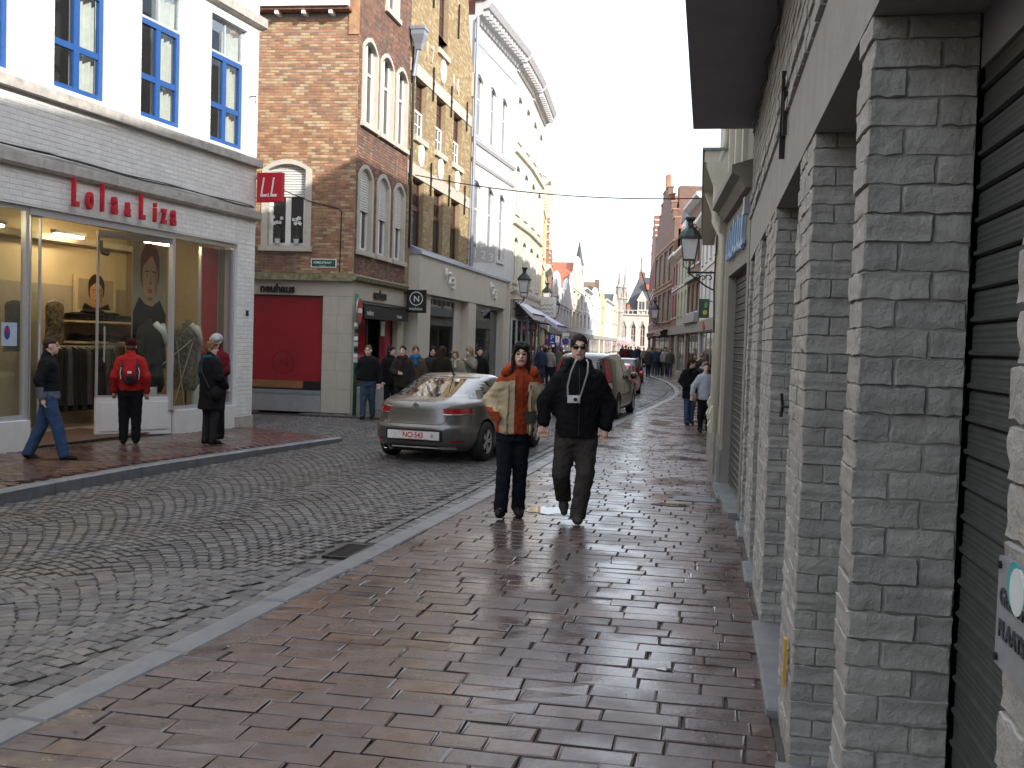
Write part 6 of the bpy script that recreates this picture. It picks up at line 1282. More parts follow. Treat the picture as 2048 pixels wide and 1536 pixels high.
def gt_details(c, t, m):
    tail_lamps(c, t, -74, -38, .775, .86); 
    for sd in (-1, 1):
        a, b = (-75, -36) if sd > 0 else (-144, -105); c.line([(a+(b-a)*i/12, .767) for i in range(13)], .006, .004).build('lamp_trim', m_chrome, t)
        a, b = (-70, -48) if sd > 0 else (-132, -110); c.patch(a, b, .345, .375, .005, nt=8, nz=1).build('reflector', m_tail, t)
    L_ = [(c.th_x(-.56, .95), .955), (c.th_x(-.53, .80), .80), (c.th_x(-.50, .66), .66), (c.th_x(-.44, .618), .618)]+[(c.th_x(x, .612), .612) for x in np.linspace(-.4, .4, 9)]+[(c.th_x(.44, .618), .618), (c.th_x(.50, .66), .66), (c.th_x(.53, .80), .80), (c.th_x(.56, .95), .955)]
    c.line(L_, .006, -.002).build('boot_seam', m_trim, t)
    c.patch(0, 0, .345, .53, .003, f0=lambda z: c.th_x(-.47, z), f1=lambda z: c.th_x(.47, z)).build('plate_recess', m_trim, t)
    y = c.at(-90, .44)[1]-.012
    MB().box(-.43, .43, y-.004, y+.02, .375, .505).build('plate_surround', m_platew, t); MB().box(-.255, .255, y-.011, y-.003, .385, .50).build('number_plate', m_platew, t)
    text('plate_lettering', 'NCI·543', m_plred, t, (0, y-.0125, .405), .115, ext=.0008, align='CENTER', sx=.86, bold=.003); text('plate_lettering', 'B', m_plred if False else m_trim, t, (.315, y-.006, .415), .07, ext=.0008, align='CENTER')
    fr = MB(); fr.box(-.26, .26, y-.0118, y-.0112, .384, .388); fr.box(-.26, .26, y-.0118, y-.0112, .497, .501); fr.build('plate_border', m_plred, t)
    MB().lathe([(.052, 0), (.052, .012), (.03, .016)][::-1], (0, c.at(-90, .885)[1]-.014, .885), 20, axis='y').build('badge', m_chrome, t, smooth=False); MB().lathe([(.022, -.003), (.022, 0)], (0, c.at(-90, .885)[1]-.016, .885), 16, axis='y').build('badge_centre', mat('badge green', (.10, .12, .14), rough=.3, bump=0), t)
    c.patch(0, 0, .18, .285, .006, f0=lambda z: c.th_x(-.44, z), f1=lambda z: c.th_x(.40, z)).build('diffuser', m_trim, t); c.line([(c.th_x(x, .245), .245) for x in np.linspace(-.40, .38, 9)], .010, .012).build('diffuser_trim', m_rim, t)
    c.patch(0, 0, .225, .265, .014, f0=lambda z: c.th_x(.38, z), f1=lambda z: c.th_x(.62, z), nz=2).build('lower_trim', m_rim, t)
    for x in (-.52, -.43): MB().lathe([(.034, -.05), (.040, -.055), (.040, .15)], (x, c.at(-90, .24)[1]+.075, .235), 14, axis='y', cap=False).build('exhaust_pipe', m_chrome, t)
    MB().tube([(0, -.62, 1.33), (0, -.68, 1.36), (0, -.98, 1.62)], [.022, .012, .004], 6).build('aerial', m_trim, t)
    c.line([(c.th_y(y_, .58), .58) for y_ in np.linspace(-1.0, 1.0, 9)], .005, 0).build('side_crease', m, t)
    c.line([(c.th_y(-.38, z), z) for z in np.linspace(.28, .97, 8)], .004, 0).build('door_seam', m_trim, t); c.line([(c.th_y(.95, z), z) for z in np.linspace(.28, .93, 8)], .004, 0).build('door_seam', m_trim, t); c.patch(0, 0, .80, .83, .018, f0=lambda z: c.th_y(-.28, z), f1=lambda z: c.th_y(-.10, z), nz=1, nt=3).build('door_handle', m, t)
    c.line([(c.th_x(x, 1.30), 1.30) for x in np.linspace(-.5, .5, 9)], .005, .002).build('roof_seam', m_trim, t)
car('silver_coupe', 'silver grey coupe seen from behind on the setts, red plate NCI 543', GT, paint('silver grey paint', (.145, .141, .135)), (-3.66, 15.62), R(-8), .90, (-1.30, 1.30), details=gt_details)
VAN = [(.20, -2.10, 2.05, .80, 4.6), (.30, -2.22, 2.18, .86, 4.8), (.45, -2.26, 2.24, .885, 5), (.60, -2.25, 2.22, .89, 5), (.80, -2.22, 2.10, .885, 4.6), (.95, -2.20, 1.80, .87, 4.4), (1.05, -2.18, 1.45, .84, 4.4), (1.25, -2.12, 1.15, .79, 4.4), (1.45, -2.04, .85, .735, 4.2), (1.58, -1.95, .55, .68, 4.0), (1.66, -1.75, .30, .58, 3.6), (1.69, -1.5, .1, .40, 3.2)]
def van_details(c, t, m):
    for sd in (-1, 1):
        a, b = (-57, -42) if sd > 0 else (-138, -123); c.patch(a, b, .95, 1.5, .006, nt=6, nz=8).build('tail_lamp', m_tail, t, smooth=True); c.patch(a, b, .80, .94, .006, nt=6, nz=2).build('reversing_lamp', m_amber, t, smooth=True)
        MB().tube([(sd*.56, -1.7, 1.70), (sd*.60, -1.4, 1.735), (sd*.60, .0, 1.735), (sd*.56, .25, 1.68)], .016, 6).build('roof_rail', m_rim, t)
    plate(c, t, .72, ''); c.patch(0, 0, .30, .50, .008, f0=lambda z: c.th_x(-.8, z), f1=lambda z: c.th_x(.8, z)).build('bumper_strip', m_trim, t)
    c.line([(c.th_y(y_, .62), .62) for y_ in np.linspace(-1.6, 1.6, 9)], .012, .004).build('side_moulding', m_trim, t)
    for y_ in (-.55, .55): c.line([(c.th_y(y_, z), z) for z in np.linspace(.30, 1.0, 6)], .004, 0).build('door_seam', m_trim, t); c.patch(0, 0, .88, .91, .018, f0=lambda z: c.th_y(y_+.1, z), f1=lambda z: c.th_y(y_+.26, z), nz=1, nt=3).build('door_handle', m, t)
car('dark_people_carrier', 'dark brown grey people carrier with roof rails half hidden behind the man', VAN, paint('brown grey paint', (.05, .049, .050)), (-2.68, 25.3), R(-4), .90, (-1.35, 1.35), wr=.32, details=van_details, zg=(1.06, 1.55))
HATCH = [(.18, -1.70, 1.70, .72, 4.4), (.30, -1.80, 1.80, .77, 4.8), (.45, -1.83, 1.84, .785, 4.8), (.62, -1.80, 1.80, .785, 4.6), (.78, -1.78, 1.62, .775, 4.4), (.88, -1.72, 1.2, .75, 4.2), (.96, -1.64, .88, .71, 4.2), (1.08, -1.50, .66, .67, 4.2), (1.20, -1.34, .42, .63, 4), (1.30, -1.18, .18, .58, 3.8), (1.35, -1.0, .0, .50, 3.4), (1.37, -.8, -.1, .34, 3)]
def hatch_details(c, t, m):
    tail_lamps(c, t, -68, -42, .64, .76); plate(c, t, .36, ''); c.patch(0, 0, .24, .56, .008, f0=lambda z: c.th_x(-.76, z), f1=lambda z: c.th_x(.76, z)).build('bumper', m_trim, t)
    c.line([(c.th_y(y_, .5), .5) for y_ in np.linspace(-1.3, 1.3, 9)], .012, .004).build('side_moulding', m_trim, t)
    for sd in (-.5, .1): MB().box(sd, sd+.4, c.at(-90, 1.08)[1]-.12, c.at(-90, 1.08)[1]-.05, 1.02, 1.1).build('headrest', m_trim, t)
car('red_hatchback', 'small bright red hatchback in front of the dark estate', HATCH, paint('red car paint', (.52, .045, .04)), (-2.94, 36.0), R(-2), .80, (-1.2, 1.2), wr=.28, track=.68, details=hatch_details, zg=(.92, 1.27))
EST = [(.18, -2.15, 2.1, .76, 4.6), (.30, -2.25, 2.22, .83, 4.8), (.46, -2.28, 2.26, .85, 5), (.62, -2.26, 2.22, .85, 4.8), (.80, -2.23, 2.0, .84, 4.6), (.92, -2.18, 1.4, .82, 4.4), (1.0, -2.10, 1.05, .77, 4.4), (1.15, -1.98, .78, .72, 4.2), (1.28, -1.85, .5, .67, 4), (1.38, -1.7, .25, .60, 3.6), (1.42, -1.45, .05, .44, 3.2)]
def est_details(c, t, m):
    for sd in (-1, 1): a, b = (-60, -42) if sd > 0 else (-138, -120); c.patch(a, b, .66, .92, .006, nt=6, nz=4).build('tail_lamp', m_tail, t, smooth=True); MB().tube([(sd*.56, -1.6, 1.42), (sd*.58, -1.3, 1.455), (sd*.58, .1, 1.455)], .016, 6).build('roof_rail', m_rim, t)
    plate(c, t, .70, ''); c.patch(0, 0, .28, .50, .008, f0=lambda z: c.th_x(-.78, z), f1=lambda z: c.th_x(.78, z)).build('bumper', m_trim, t)
car('dark_estate_car', 'dark green estate car with silver roof rails ahead of the red hatchback', EST, paint('dark green paint', (.035, .045, .042)), (-3.62, 48.6), R(2), .80, (-1.35, 1.35), wr=.31, details=est_details, zg=(.97, 1.33))
car('blue_hatchback', 'dark blue car roof glimpsed beyond the people carrier', HATCH, paint('blue car paint', (.02, .035, .13)), (-7.2, 58.5), R(3), .92, (-1.2, 1.2), wr=.28, track=.68, details=hatch_details, zg=(.92, 1.27))
# ---------------------------------------------------------------- people: signed-distance bodies and clothes, meshed as continuous surfaces
def sd_cone(P, a, b, ra, rb):
    a = np.asarray(a, np.float32); b = np.asarray(b, np.float32); ba = b-a; l2 = float(ba@ba) or 1e-9
    t = np.clip(((P-a)@ba)/l2, 0, 1); return np.linalg.norm(P-a-t[..., None]*ba, axis=-1)-(ra+(rb-ra)*t)
def sd_ell(P, c, r):
    r = np.asarray(r, np.float32); q = P-np.asarray(c, np.float32); k0 = np.linalg.norm(q/r, axis=-1); k1 = np.linalg.norm(q/(r*r), axis=-1)+1e-9; return k0*(k0-1)/k1
def sd_stack(P, rows):            # elliptical slices: z, cx, cy, a, b
    rows = np.asarray(sorted(rows), np.float32); z = P[..., 2]; f = lambda k: np.interp(z, rows[:, 0], rows[:, k])
    a, b = f(3), f(4); d = (np.sqrt(((P[..., 0]-f(1))/a)**2+((P[..., 1]-f(2))/b)**2)-1)*np.minimum(a, b)
    return np.maximum(d, np.maximum(rows[0, 0]-z, z-rows[-1, 0]))
def smin(a, b, k):
    h = np.clip(.5+.5*(b-a)/k, 0, 1); return b+(a-b)*h-k*h*(1-h)
def snets(F, lo, h):
    """naive surface nets"""
    nx, ny, nz = F.shape; sh = (nx-1, ny-1, nz-1); acc = np.zeros(sh+(3,), np.float32); cnt = np.zeros(sh, np.float32); edges = []
    for ax in range(3):
        s0 = [slice(None)]*3; s1 = [slice(None)]*3; s0[ax] = slice(0, -1); s1[ax] = slice(1, None)
        a, b = F[tuple(s0)], F[tuple(s1)]; cr = (a < 0) != (b < 0); t = np.where(cr, a/np.where(cr, a-b, 1), 0).astype(np.float32); o1, o2 = [k for k in range(3) if k != ax]
        for d1 in (0, 1):
            for d2 in (0, 1):
                sl_ = [slice(None)]*3; sl_[o1] = slice(d1, d1+F.shape[o1]-1); sl_[o2] = slice(d2, d2+F.shape[o2]-1); c = cr[tuple(sl_)]
                acc[..., ax] += np.where(c, t[tuple(sl_)], 0); acc[..., o1] += c*d1; acc[..., o2] += c*d2; cnt += c
        edges.append((cr, a < 0, ax, o1, o2))
    act = cnt > 0; idx = -np.ones(sh, np.int64); n = int(act.sum()); idx[act] = np.arange(n); ii = np.argwhere(act); V_ = (ii+acc[act]/cnt[act][:, None])*h+np.asarray(lo); Q = []
    for cr, neg, ax, o1, o2 in edges:
        e = np.argwhere(cr); e = e[(e[:, o1] > 0) & (e[:, o1] < F.shape[o1]-1) & (e[:, o2] > 0) & (e[:, o2] < F.shape[o2]-1)]
        if not len(e): continue
        ng = neg[tuple(e.T)]; c = []
        for d1, d2 in ((1, 1), (0, 1), (0, 0), (1, 0)):
            q = e.copy(); q[:, o1] -= d1; q[:, o2] -= d2; c.append(idx[tuple(q.T)])
        q = np.stack(c, 1); flip = ng if ax != 1 else ~ng; q[~flip] = q[~flip][:, ::-1]; Q.append(q)
    return V_, np.concatenate(Q)
def solid(prims, res, cut=None, fold=0.0, seed=0):
    """prims: (kind, args, k). Returns verts, quads of the smooth union."""
    lo = np.array([9e9]*3); hi = -lo
    for kd, a, k in prims:
        if kd == 'c': m_ = max(a[2], a[3]); lo = np.minimum(lo, np.minimum(a[0], a[1])-np.full(3, m_)); hi = np.maximum(hi, np.maximum(a[0], a[1])+np.full(3, m_))
        elif kd == 'e': lo = np.minimum(lo, np.array(a[0])-a[1]); hi = np.maximum(hi, np.array(a[0])+a[1])
        else:
            r_ = np.array(a[0]); lo = np.minimum(lo, [(r_[:, 1]-r_[:, 3]).min(), (r_[:, 2]-r_[:, 4]).min(), r_[:, 0].min()]); hi = np.maximum(hi, [(r_[:, 1]+r_[:, 3]).max(), (r_[:, 2]+r_[:, 4]).max(), r_[:, 0].max()])
    lo = lo-res*2.5-fold; hi = hi+res*2.5+fold; ax = [np.arange(lo[i], hi[i]+res, res, dtype=np.float32) for i in range(3)]; P = np.stack(np.meshgrid(*ax, indexing='ij'), -1); F = None
    for kd, a, k in prims:
        d = sd_cone(P, *a) if kd == 'c' else sd_ell(P, *a) if kd == 'e' else sd_stack(P, *a)
        F = d if F is None else np.maximum(F, -d) if k < 0 else smin(F, d, k) if k else np.minimum(F, d)
    if fold:
        x, y, z = P[..., 0]+seed, P[..., 1], P[..., 2]; F = F+fold*(np.sin(31*x+7*np.sin(13*z))*np.sin(27*z+6*np.sin(15*x+11*y))+.5*np.sin(53*z+17*y+9*np.sin(21*x)))
    if cut: F = cut(F, P)
    return snets(F.astype(np.float32), lo, res)
def meshify(name, parts, mats_, parent=None, paintfn=None):
    vs, fs, n = [], [], 0
    for v, q in parts: vs.append(v); fs.append(q+n); n += len(v)
    v = np.concatenate(vs); q = np.concatenate(fs); me = bpy.data.meshes.new(name); me.from_pydata(v.tolist(), [], q.tolist())
    for m in mats_: me.materials.append(m)
    if paintfn is not None:
        c = v[q].mean(1); me.polygons.foreach_set('material_index', paintfn(c).astype(np.int32))
    me.polygons.foreach_set('use_smooth', [True]*len(q)); me.update(); return obj(name, me, parent)
_cl = {}
def cloth(c, rough=.85, bump=.35):
    k = tuple(round(x, 3) for x in c)
    if k not in _cl: _cl[k] = mat('cloth %s' % (k,), c, tuple(x*.75 for x in c), rough=rough, nscale=9, bump=bump, bscale=120, spec=.12)
    return _cl[k]
m_skin = mat('skin', (.70, .46, .36), (.64, .41, .32), rough=.5, nscale=12, bump=.03); m_eye = mat('eye dark', (.03, .02, .018), rough=.25, bump=0); m_lip = mat('lips', (.42, .14, .12), rough=.45, bump=0); m_eyew = mat('eye white', (.6, .58, .55), rough=.3, bump=0)
BASE = dict(hd=(0, -.005, .93), nk=(0, .01, .85), sh_l=(-.105, .005, .805), sh_r=(.105, .005, .805), el_l=(-.135, .01, .64), el_r=(.135, .01, .64), wr_l=(-.14, -.03, .50), wr_r=(.14, -.03, .50),
            hp_l=(-.05, 0, .50), hp_r=(.05, 0, .50), kn_l=(-.055, -.012, .275), kn_r=(.055, -.012, .275), an_l=(-.055, .01, .05), an_r=(.055, .01, .05), td_l=(0, -1, 0), td_r=(0, -1, 0))
def hand_prims(wr, el, H, curl=.35, side=1, aim=None):
    """palm and five fingers of unequal length from the wrist on"""
    w = np.array(wr); d = (w-np.array(el)); d /= np.linalg.norm(d); d = np.array(aim, float)/np.linalg.norm(aim) if aim is not None else d
    up = np.array([0, -1.0, 0]); s = np.cross(d, up); s /= np.linalg.norm(s); n_ = np.cross(s, d); out = [('c', (w, w+d*.045*H, .015*H, .019*H), .0)]; c = w+d*.05*H
    for i, ln in enumerate((.036, .043, .045, .040)):
        o = s*(i-1.5)*.0105*H*side; a = c+o; b = a+d*ln*.5*H+n_*.004*H; e = b+(d*(1-curl)+n_*curl)*ln*.55*H
        out += [('c', (a, b, .0056*H, .0052*H), .004*H), ('c', (b, e, .0052*H, .0042*H), .002*H)]
    a = w+d*.018*H-s*side*.016*H; b = a+(d*.6-s*side*.6+n_*.4)*.026*H; e = b+(d*.85+n_*.45)*.02*H
    return out+[('c', (a, b, .0075*H, .006*H), .006*H), ('c', (b, e, .006*H, .005*H), .002*H)]
def person(name, label, loc, rz, H, pose=None, jacket=(.02, .02, .02), hem=.47, trousers=(.03, .035, .05), shoes=(.02, .018, .016), hair=(.03, .02, .015), style='short', res=.016, group=None, bulk=1.0, leg=1.0, flare=1.0, jpaint=None, jmats=None,
           skirt=0, sleeve=1.0, neck_open=False, hands=True, hface=0.0, collar=True, extra=None, fine=False, grow=0, hood=None):
    p = dict(BASE); p.update(pose or {}); J = {k: np.array(v, float)*H if not k.startswith('td') else np.array(v, float) for k, v in p.items()}; hd = J['hd']; cs, sn = math.cos(hface), math.sin(hface)
    def hl(x, y, z): return hd+np.array([x*cs-y*sn, x*sn+y*cs, z])*H
    pel = (J['hp_l']+J['hp_r'])/2; ch = (J['sh_l']+J['sh_r'])/2
    # body
    head = [('e', (hl(0, .008, .014), np.array([.0435, .052, .052])*H), 0), ('e', (hl(0, -.012, -.028), np.array([.034, .037, .040])*H), .018*H), ('e', (hl(0, -.030, -.054), np.array([.017, .016, .014])*H), .012*H), ('c', (hl(0, -.046, .004), hl(0, -.060, -.017), .0045*H, .0075*H), .006*H),
            ('e', (hl(.0445, .006, -.006), np.array([.007, .012, .018])*H), .004*H), ('e', (hl(-.0445, .006, -.006), np.array([.007, .012, .018])*H), .004*H), ('c', (hl(-.018, -.046, .012), hl(.018, -.046, .012), .006*H, .006*H), .006*H), ('c', (hl(-.009, -.045, -.035), hl(.009, -.045, -.035), .006*H, .006*H), .006*H),
            ('c', (hl(0, .012, -.04), J['nk']-np.array([0, 0, .03*H]), .031*H, .034*H), .012*H)]
    bodyp = [('s', ([(pel[2], pel[0], pel[1], .075*H, .05*H), ((pel[2]+ch[2])/2, (pel[0]+ch[0])/2, (pel[1]+ch[1])/2, .068*H, .048*H), (ch[2]-.03*H, ch[0], ch[1], .078*H, .045*H), (ch[2]+.01*H, ch[0], ch[1], .03*H, .03*H)],), 0)]
    for s in 'lr':
        bodyp += [('c', (J['sh_'+s]+(ch-J['sh_'+s])*.3+np.array([0, 0, -.03*H]), J['el_'+s], .024*H, .019*H), .02*H), ('c', (J['el_'+s], J['wr_'+s], .021*H, .015*H), .01*H), ('c', (J['hp_'+s], J['kn_'+s], .046*H, .032*H), .02*H), ('c', (J['kn_'+s], J['an_'+s], .032*H, .020*H), .01*H), ('c', (J['an_'+s], J['an_'+s]+J['td_'+s]*.06*H-np.array([0, 0, .02*H]), .02*H, .016*H), .01*H)]
    hr = res*.45 if fine else min(res*.75, .014); parts = [solid(head, hr)]
    # the body proper carries the head: one mesh
    parts.append(solid(bodyp+[('c', (J['nk']-np.array([0, 0, .04*H]), J['nk']+np.array([0, 0, .01*H]), .033*H, .030*H), .015*H)], max(res*1.3, .016)))
    if hands:
        for s, sd in (('l', 1), ('r', -1)):
            if p.get('hide_'+s): continue
            parts.append(solid(hand_prims(J['wr_'+s], J['el_'+s], H, p.get('curl_'+s, .35), sd, p.get('aim_'+s)), .0045 if fine else max(.007, res*.5)))
    def facepaint(c):
        q = (c-hd)/H; x = q[:, 0]*cs+q[:, 1]*sn; y = -q[:, 0]*sn+q[:, 1]*cs; z = q[:, 2]; r_ = np.zeros(len(c), int); fr = y < -.030
        r_[fr & (np.hypot((np.abs(x)-.0175)/.0095, (z+.001)/.0042) < 1)] = 1; r_[fr & (np.hypot((np.abs(x)-.0185)/.013, (z-.0145-.1*(.018-np.abs(np.abs(x)-.018)))/.0035) < 1)] = 1; r_[fr & (np.hypot(x/.0165, (z+.0355)/.0058) < 1)] = 2; return r_
    root = meshify(name, parts, [m_skin, m_eye, m_lip], None, facepaint); root.location = (loc[0], loc[1], loc[2] if len(loc) > 2 else 0); root.rotation_euler = (0, 0, rz); tag(root, label, 'person', group)
    # hair
    mh = mat('hair %s' % (hair,), hair, tuple(x*.55 for x in hair), rough=.7, nscale=30, bump=.9, bscale=70, spec=.2)
    hp = [('e', (hl(0, .013, .020), np.array([.0465, .0555, .0545])*H), 0)]
    if style in ('long', 'bob', 'pony'):
        ln = {'long': -.125, 'bob': -.085, 'pony': -.03}[style]
        for sx in (-1, 1): hp += [('c', (hl(sx*.036, .010, .0), hl(sx*(.046 if style != 'pony' else .034), .010, ln), .016*H, .013*H), .014*H), ('c', (hl(sx*.026, -.034, .045), hl(sx*.042, -.020, -.01), .009*H, .008*H), .010*H)]
        hp += [('c', (hl(0, .04, .0), hl(0, .045, ln-.005), .034*H, .030*H), .02*H), ('c', (hl(-.022, -.040, .040), hl(.022, -.040, .040), .009*H, .009*H), .010*H)]
        if style == 'long':
            for sx in (-1, 1): hp.append(('c', (hl(sx*.041, -.014, -.01), hl(sx*.047, -.030, -.100), .011*H, .008*H), .010*H))
        if style == 'pony': hp += [('c', (hl(0, .062, .0), hl(.0, .075, -.11), .018*H, .012*H), .01*H)]
    fr_ = [('e', (hl(0, -.062, -.021 if style != 'short' else -.008), np.array([.036, .036, .054 if style != 'short' else .058])*H), -1)]
    if style in ('short', 'pony'): fr_.append(('c', (hl(-.06, -.03, -.06), hl(.06, -.03, -.06), .045*H, .045*H), -1))
    if style == 'short': hp += []; fr_.append(('c', (hl(-.06, .01, -.075), hl(.06, .01, -.075), .045*H, .045*H), -1))
    if style == 'hat':
        v, q = solid([('e', (hl(0, .006, .03), np.array([.053, .062, .052])*H), 0), ('c', (hl(-.04, -.03, .020), hl(.04, -.03, .020), .016*H, .016*H), .02*H)]+[('c', (hl(-.03, -.055, -.05), hl(.03, -.055, -.05), .05*H, .05*H), -1)], max(res*.7, .008)); meshify('hat', [(v, q)], [cloth(hair)], root)
        v, q = solid([('e', (hl(0, .02, -.01), np.array([.046, .042, .040])*H), 0)], max(res*.7, .009)); meshify('hair', [(v, q)], [mat('brown hair under hat', (.06, .035, .02), rough=.5, bump=.3)], root)
    else: meshify('hair', [solid(hp+fr_, max(res*.6, .006) if fine else max(res*.8, .009), fold=.0035 if fine else .003)], [mh], root)
    # jacket
    b = bulk; hz = hem*H; zt = ch[2]+.030*H; rows = []
    for f, a_, d_ in ((0, .098+.012*skirt, .078+.02*skirt), (.25, .100+.004*skirt, .080), (.55, .102, .078), (.76, .106, .074), (.86, .097, .068), (.93, .080, .060), (1, .048, .046)):
        z = hz+(zt-hz)*f; u = max(0, (z-pel[2])/(ch[2]-pel[2])); c_ = pel+(ch-pel)*u if u > 0 else pel; rows.append((z, c_[0], c_[1], a_*b*H, d_*b*H))
    jp = [('s', (rows,), 0)]
    for s in 'lr':
        jp += [('c', (J['sh_'+s]+(ch-J['sh_'+s])*.22+np.array([0, 0, -.018*H]), J['el_'+s], .043*b*H, .037*b*H), .045*H), ('c', (J['el_'+s], J['el_'+s]+(J['wr_'+s]-J['el_'+s])*sleeve*.96, .038*b*H, .030*b*H), .012*H)]
    if collar: jp += [('c', (J['nk']+np.array([0, .004*H, -.02*H]), J['nk']+np.array([0, -.0*H, .008*H]), .050*H, .042*H), .02*H)]
    jm = jmats or [cloth(jacket)]
    cutz = (lambda F, P: np.maximum(F, -(np.sqrt((P[..., 0]-ch[0])**2*1.5+(P[..., 1]-ch[1]+.11*H)**2+.35*(P[..., 2]-zt)**2)-.07*H))) if neck_open else None
    jo = meshify('jacket', [solid(jp, res, cut=cutz, fold=.0045 if fine else .004, seed=loc[0])], jm, root, (lambda c: jpaint(c/H)) if jpaint else None)
    # trousers
    tp = [('s', ([(pel[2]-.05*H, pel[0], pel[1], .082*H*leg, .064*H), (pel[2]+.03*H, pel[0], pel[1], .080*H*leg, .060*H), (pel[2]+.06*H, pel[0], pel[1], .07*H, .055*H)],), 0)]
    for s in 'lr':
        a, k_, h_ = J['an_'+s], J['kn_'+s], J['hp_'+s]; an = a+np.array([0, 0, -.012*H])
        tp += [('c', (h_, k_, .056*H*leg, .043*H*leg), .03*H), ('c', (k_, an, .043*H*leg, .034*H*leg*flare), .008*H)]
    def hemcut(F, P):
        z = np.full(P.shape[:-1], -9., np.float32)
        for s in 'lr': a = J['an_'+s]; near = np.hypot(P[..., 0]-a[0], P[..., 1]-a[1]) < .09*H; z = np.where(near, a[2]-.022*H-P[..., 2], z)
        return np.maximum(F, z)
    meshify('trousers', [solid(tp, res, cut=hemcut, fold=.0042 if fine else .003, seed=loc[1])], [cloth(trousers)], root)
    for s in 'lr':
        a, t_ = J['an_'+s], J['td_'+s]/np.linalg.norm(J['td_'+s]); dn = np.array([0, 0, -.024*H]); heel = a+dn-t_*.012*H; toe = a+dn+t_*.085*H-np.array([0, 0, .006*H]); gz = min(heel[2], toe[2])-.021*H
        meshify('shoe', [solid([('c', (heel, a+dn+t_*.04*H, .026*H, .026*H), 0), ('c', (a+dn+t_*.04*H, toe, .026*H, .019*H), .01*H), ('c', (a, heel, .024*H, .024*H), .01*H)], max(res*.7, .009), cut=lambda F, P: np.maximum(F, (gz+.002)-P[..., 2]))], [cloth(shoes, .5, .1)], root)
    if extra: extra(root, J, H, hl, res)
    return root
# ---------------------------------------------------------------- the couple
RZ = R(10.7)
m_or = cloth((.36, .065, .020)); m_bg = cloth((.52, .42, .28)); m_or2 = cloth((.30, .05, .018), .95)
def w_paint(c):     # beige shell, rust yoke, sleeve ends and fleece showing where it hangs open
    x, y, z = c[:, 0]-.045, c[:, 1], c[:, 2]; r_ = np.ones(len(c), int); r_[z > .775-.12*np.abs(x)] = 0; r_[(y < -.02) & (x > -.022) & (x < .050+.02*(z-.6))] = 2; r_[(x < -.105) & (z < .575)] = 0; r_[(x < -.14) & (z < .62)] = 0; r_[(np.abs(x) > .115) & (z < .55) & (x > 0)] = 1; return r_
def w_extra(t, J, H, hl, res):
    # placket edges of the open jacket, hood roll, toggles and cords
    for x0, x1 in ((-.012, -.02), (.108, .112)):
        v = MB(); pts = [(x0*H+(x1-x0)*H*i/10, (-.092-.012*math.sin(i*.9))*H, (.745-.027*i)*H) for i in range(11)]; v.tube(pts, [.012]*11, 6); v.build('jacket_edge', m_bg, t, smooth=True)
    meshify('hood', [solid([('c', (np.array([-.03, -.035, .815])*H, np.array([.0, .05, .83])*H, .028*H, .032*H), 0), ('c', (np.array([.125, -.035, .815])*H, np.array([.09, .05, .83])*H, .028*H, .032*H), .02*H), ('c', (np.array([.0, .05, .83])*H, np.array([.09, .05, .83])*H, .036*H, .036*H), .02*H)], .011, fold=.003)], [m_or], t)
    cd = MB(); cd.tube([(.028*H, -.098*H, .80*H), (.022*H, -.108*H, .72*H), (.03*H, -.105*H, .64*H)], .005, 6); cd.tube([(.068*H, -.098*H, .80*H), (.066*H, -.108*H, .70*H), (.07*H, -.105*H, .62*H)], .005, 6); cd.build('draw_cord', m_trim, t)
    MB().box(-.105*H, -.06*H, -.096*H, -.090*H, .545*H, .60*H).build('pocket_flap', m_or, t)
    b_ = MB(); b_.obox((.10*H, -.10*H, .575*H), (.022*H, 0, 0), (0, .016*H, 0), (0, 0, .03*H)); b_.build('pouch', m_trim, t)
woman = person('person', 'woman in a beige and rust jacket and dark flared jeans holding the man\'s hand', (-1.84, 9.70, 0), RZ, 1.73,
    dict(hd=(.050, -.012, .917), nk=(.048, .008, .838), sh_l=(-.045, .0, .785), sh_r=(.142, .0, .79), el_l=(-.118, .03, .655), wr_l=(-.080, -.055, .575), el_r=(.176, .0, .645), wr_r=(.182, -.084, .548), hp_l=(-.022, 0, .485), hp_r=(.066, 0, .485), kn_l=(-.026, -.03, .262), kn_r=(.064, .02, .262), an_l=(-.038, -.045, .055), an_r=(.060, .06, .055), td_l=(-.1, -1, .12), td_r=(.15, -1, -.05), hide_l=True, aim_r=(.22, -.05, -1), curl_r=.7),
    hem=.475, trousers=(.012, .014, .020), shoes=(.02, .015, .012), hair=(.018, .014, .013), style='long', res=.0115, fine=True, flare=1.2, leg=.95, bulk=1.03, jpaint=w_paint, jmats=[m_or, m_bg, m_or2], extra=w_extra)
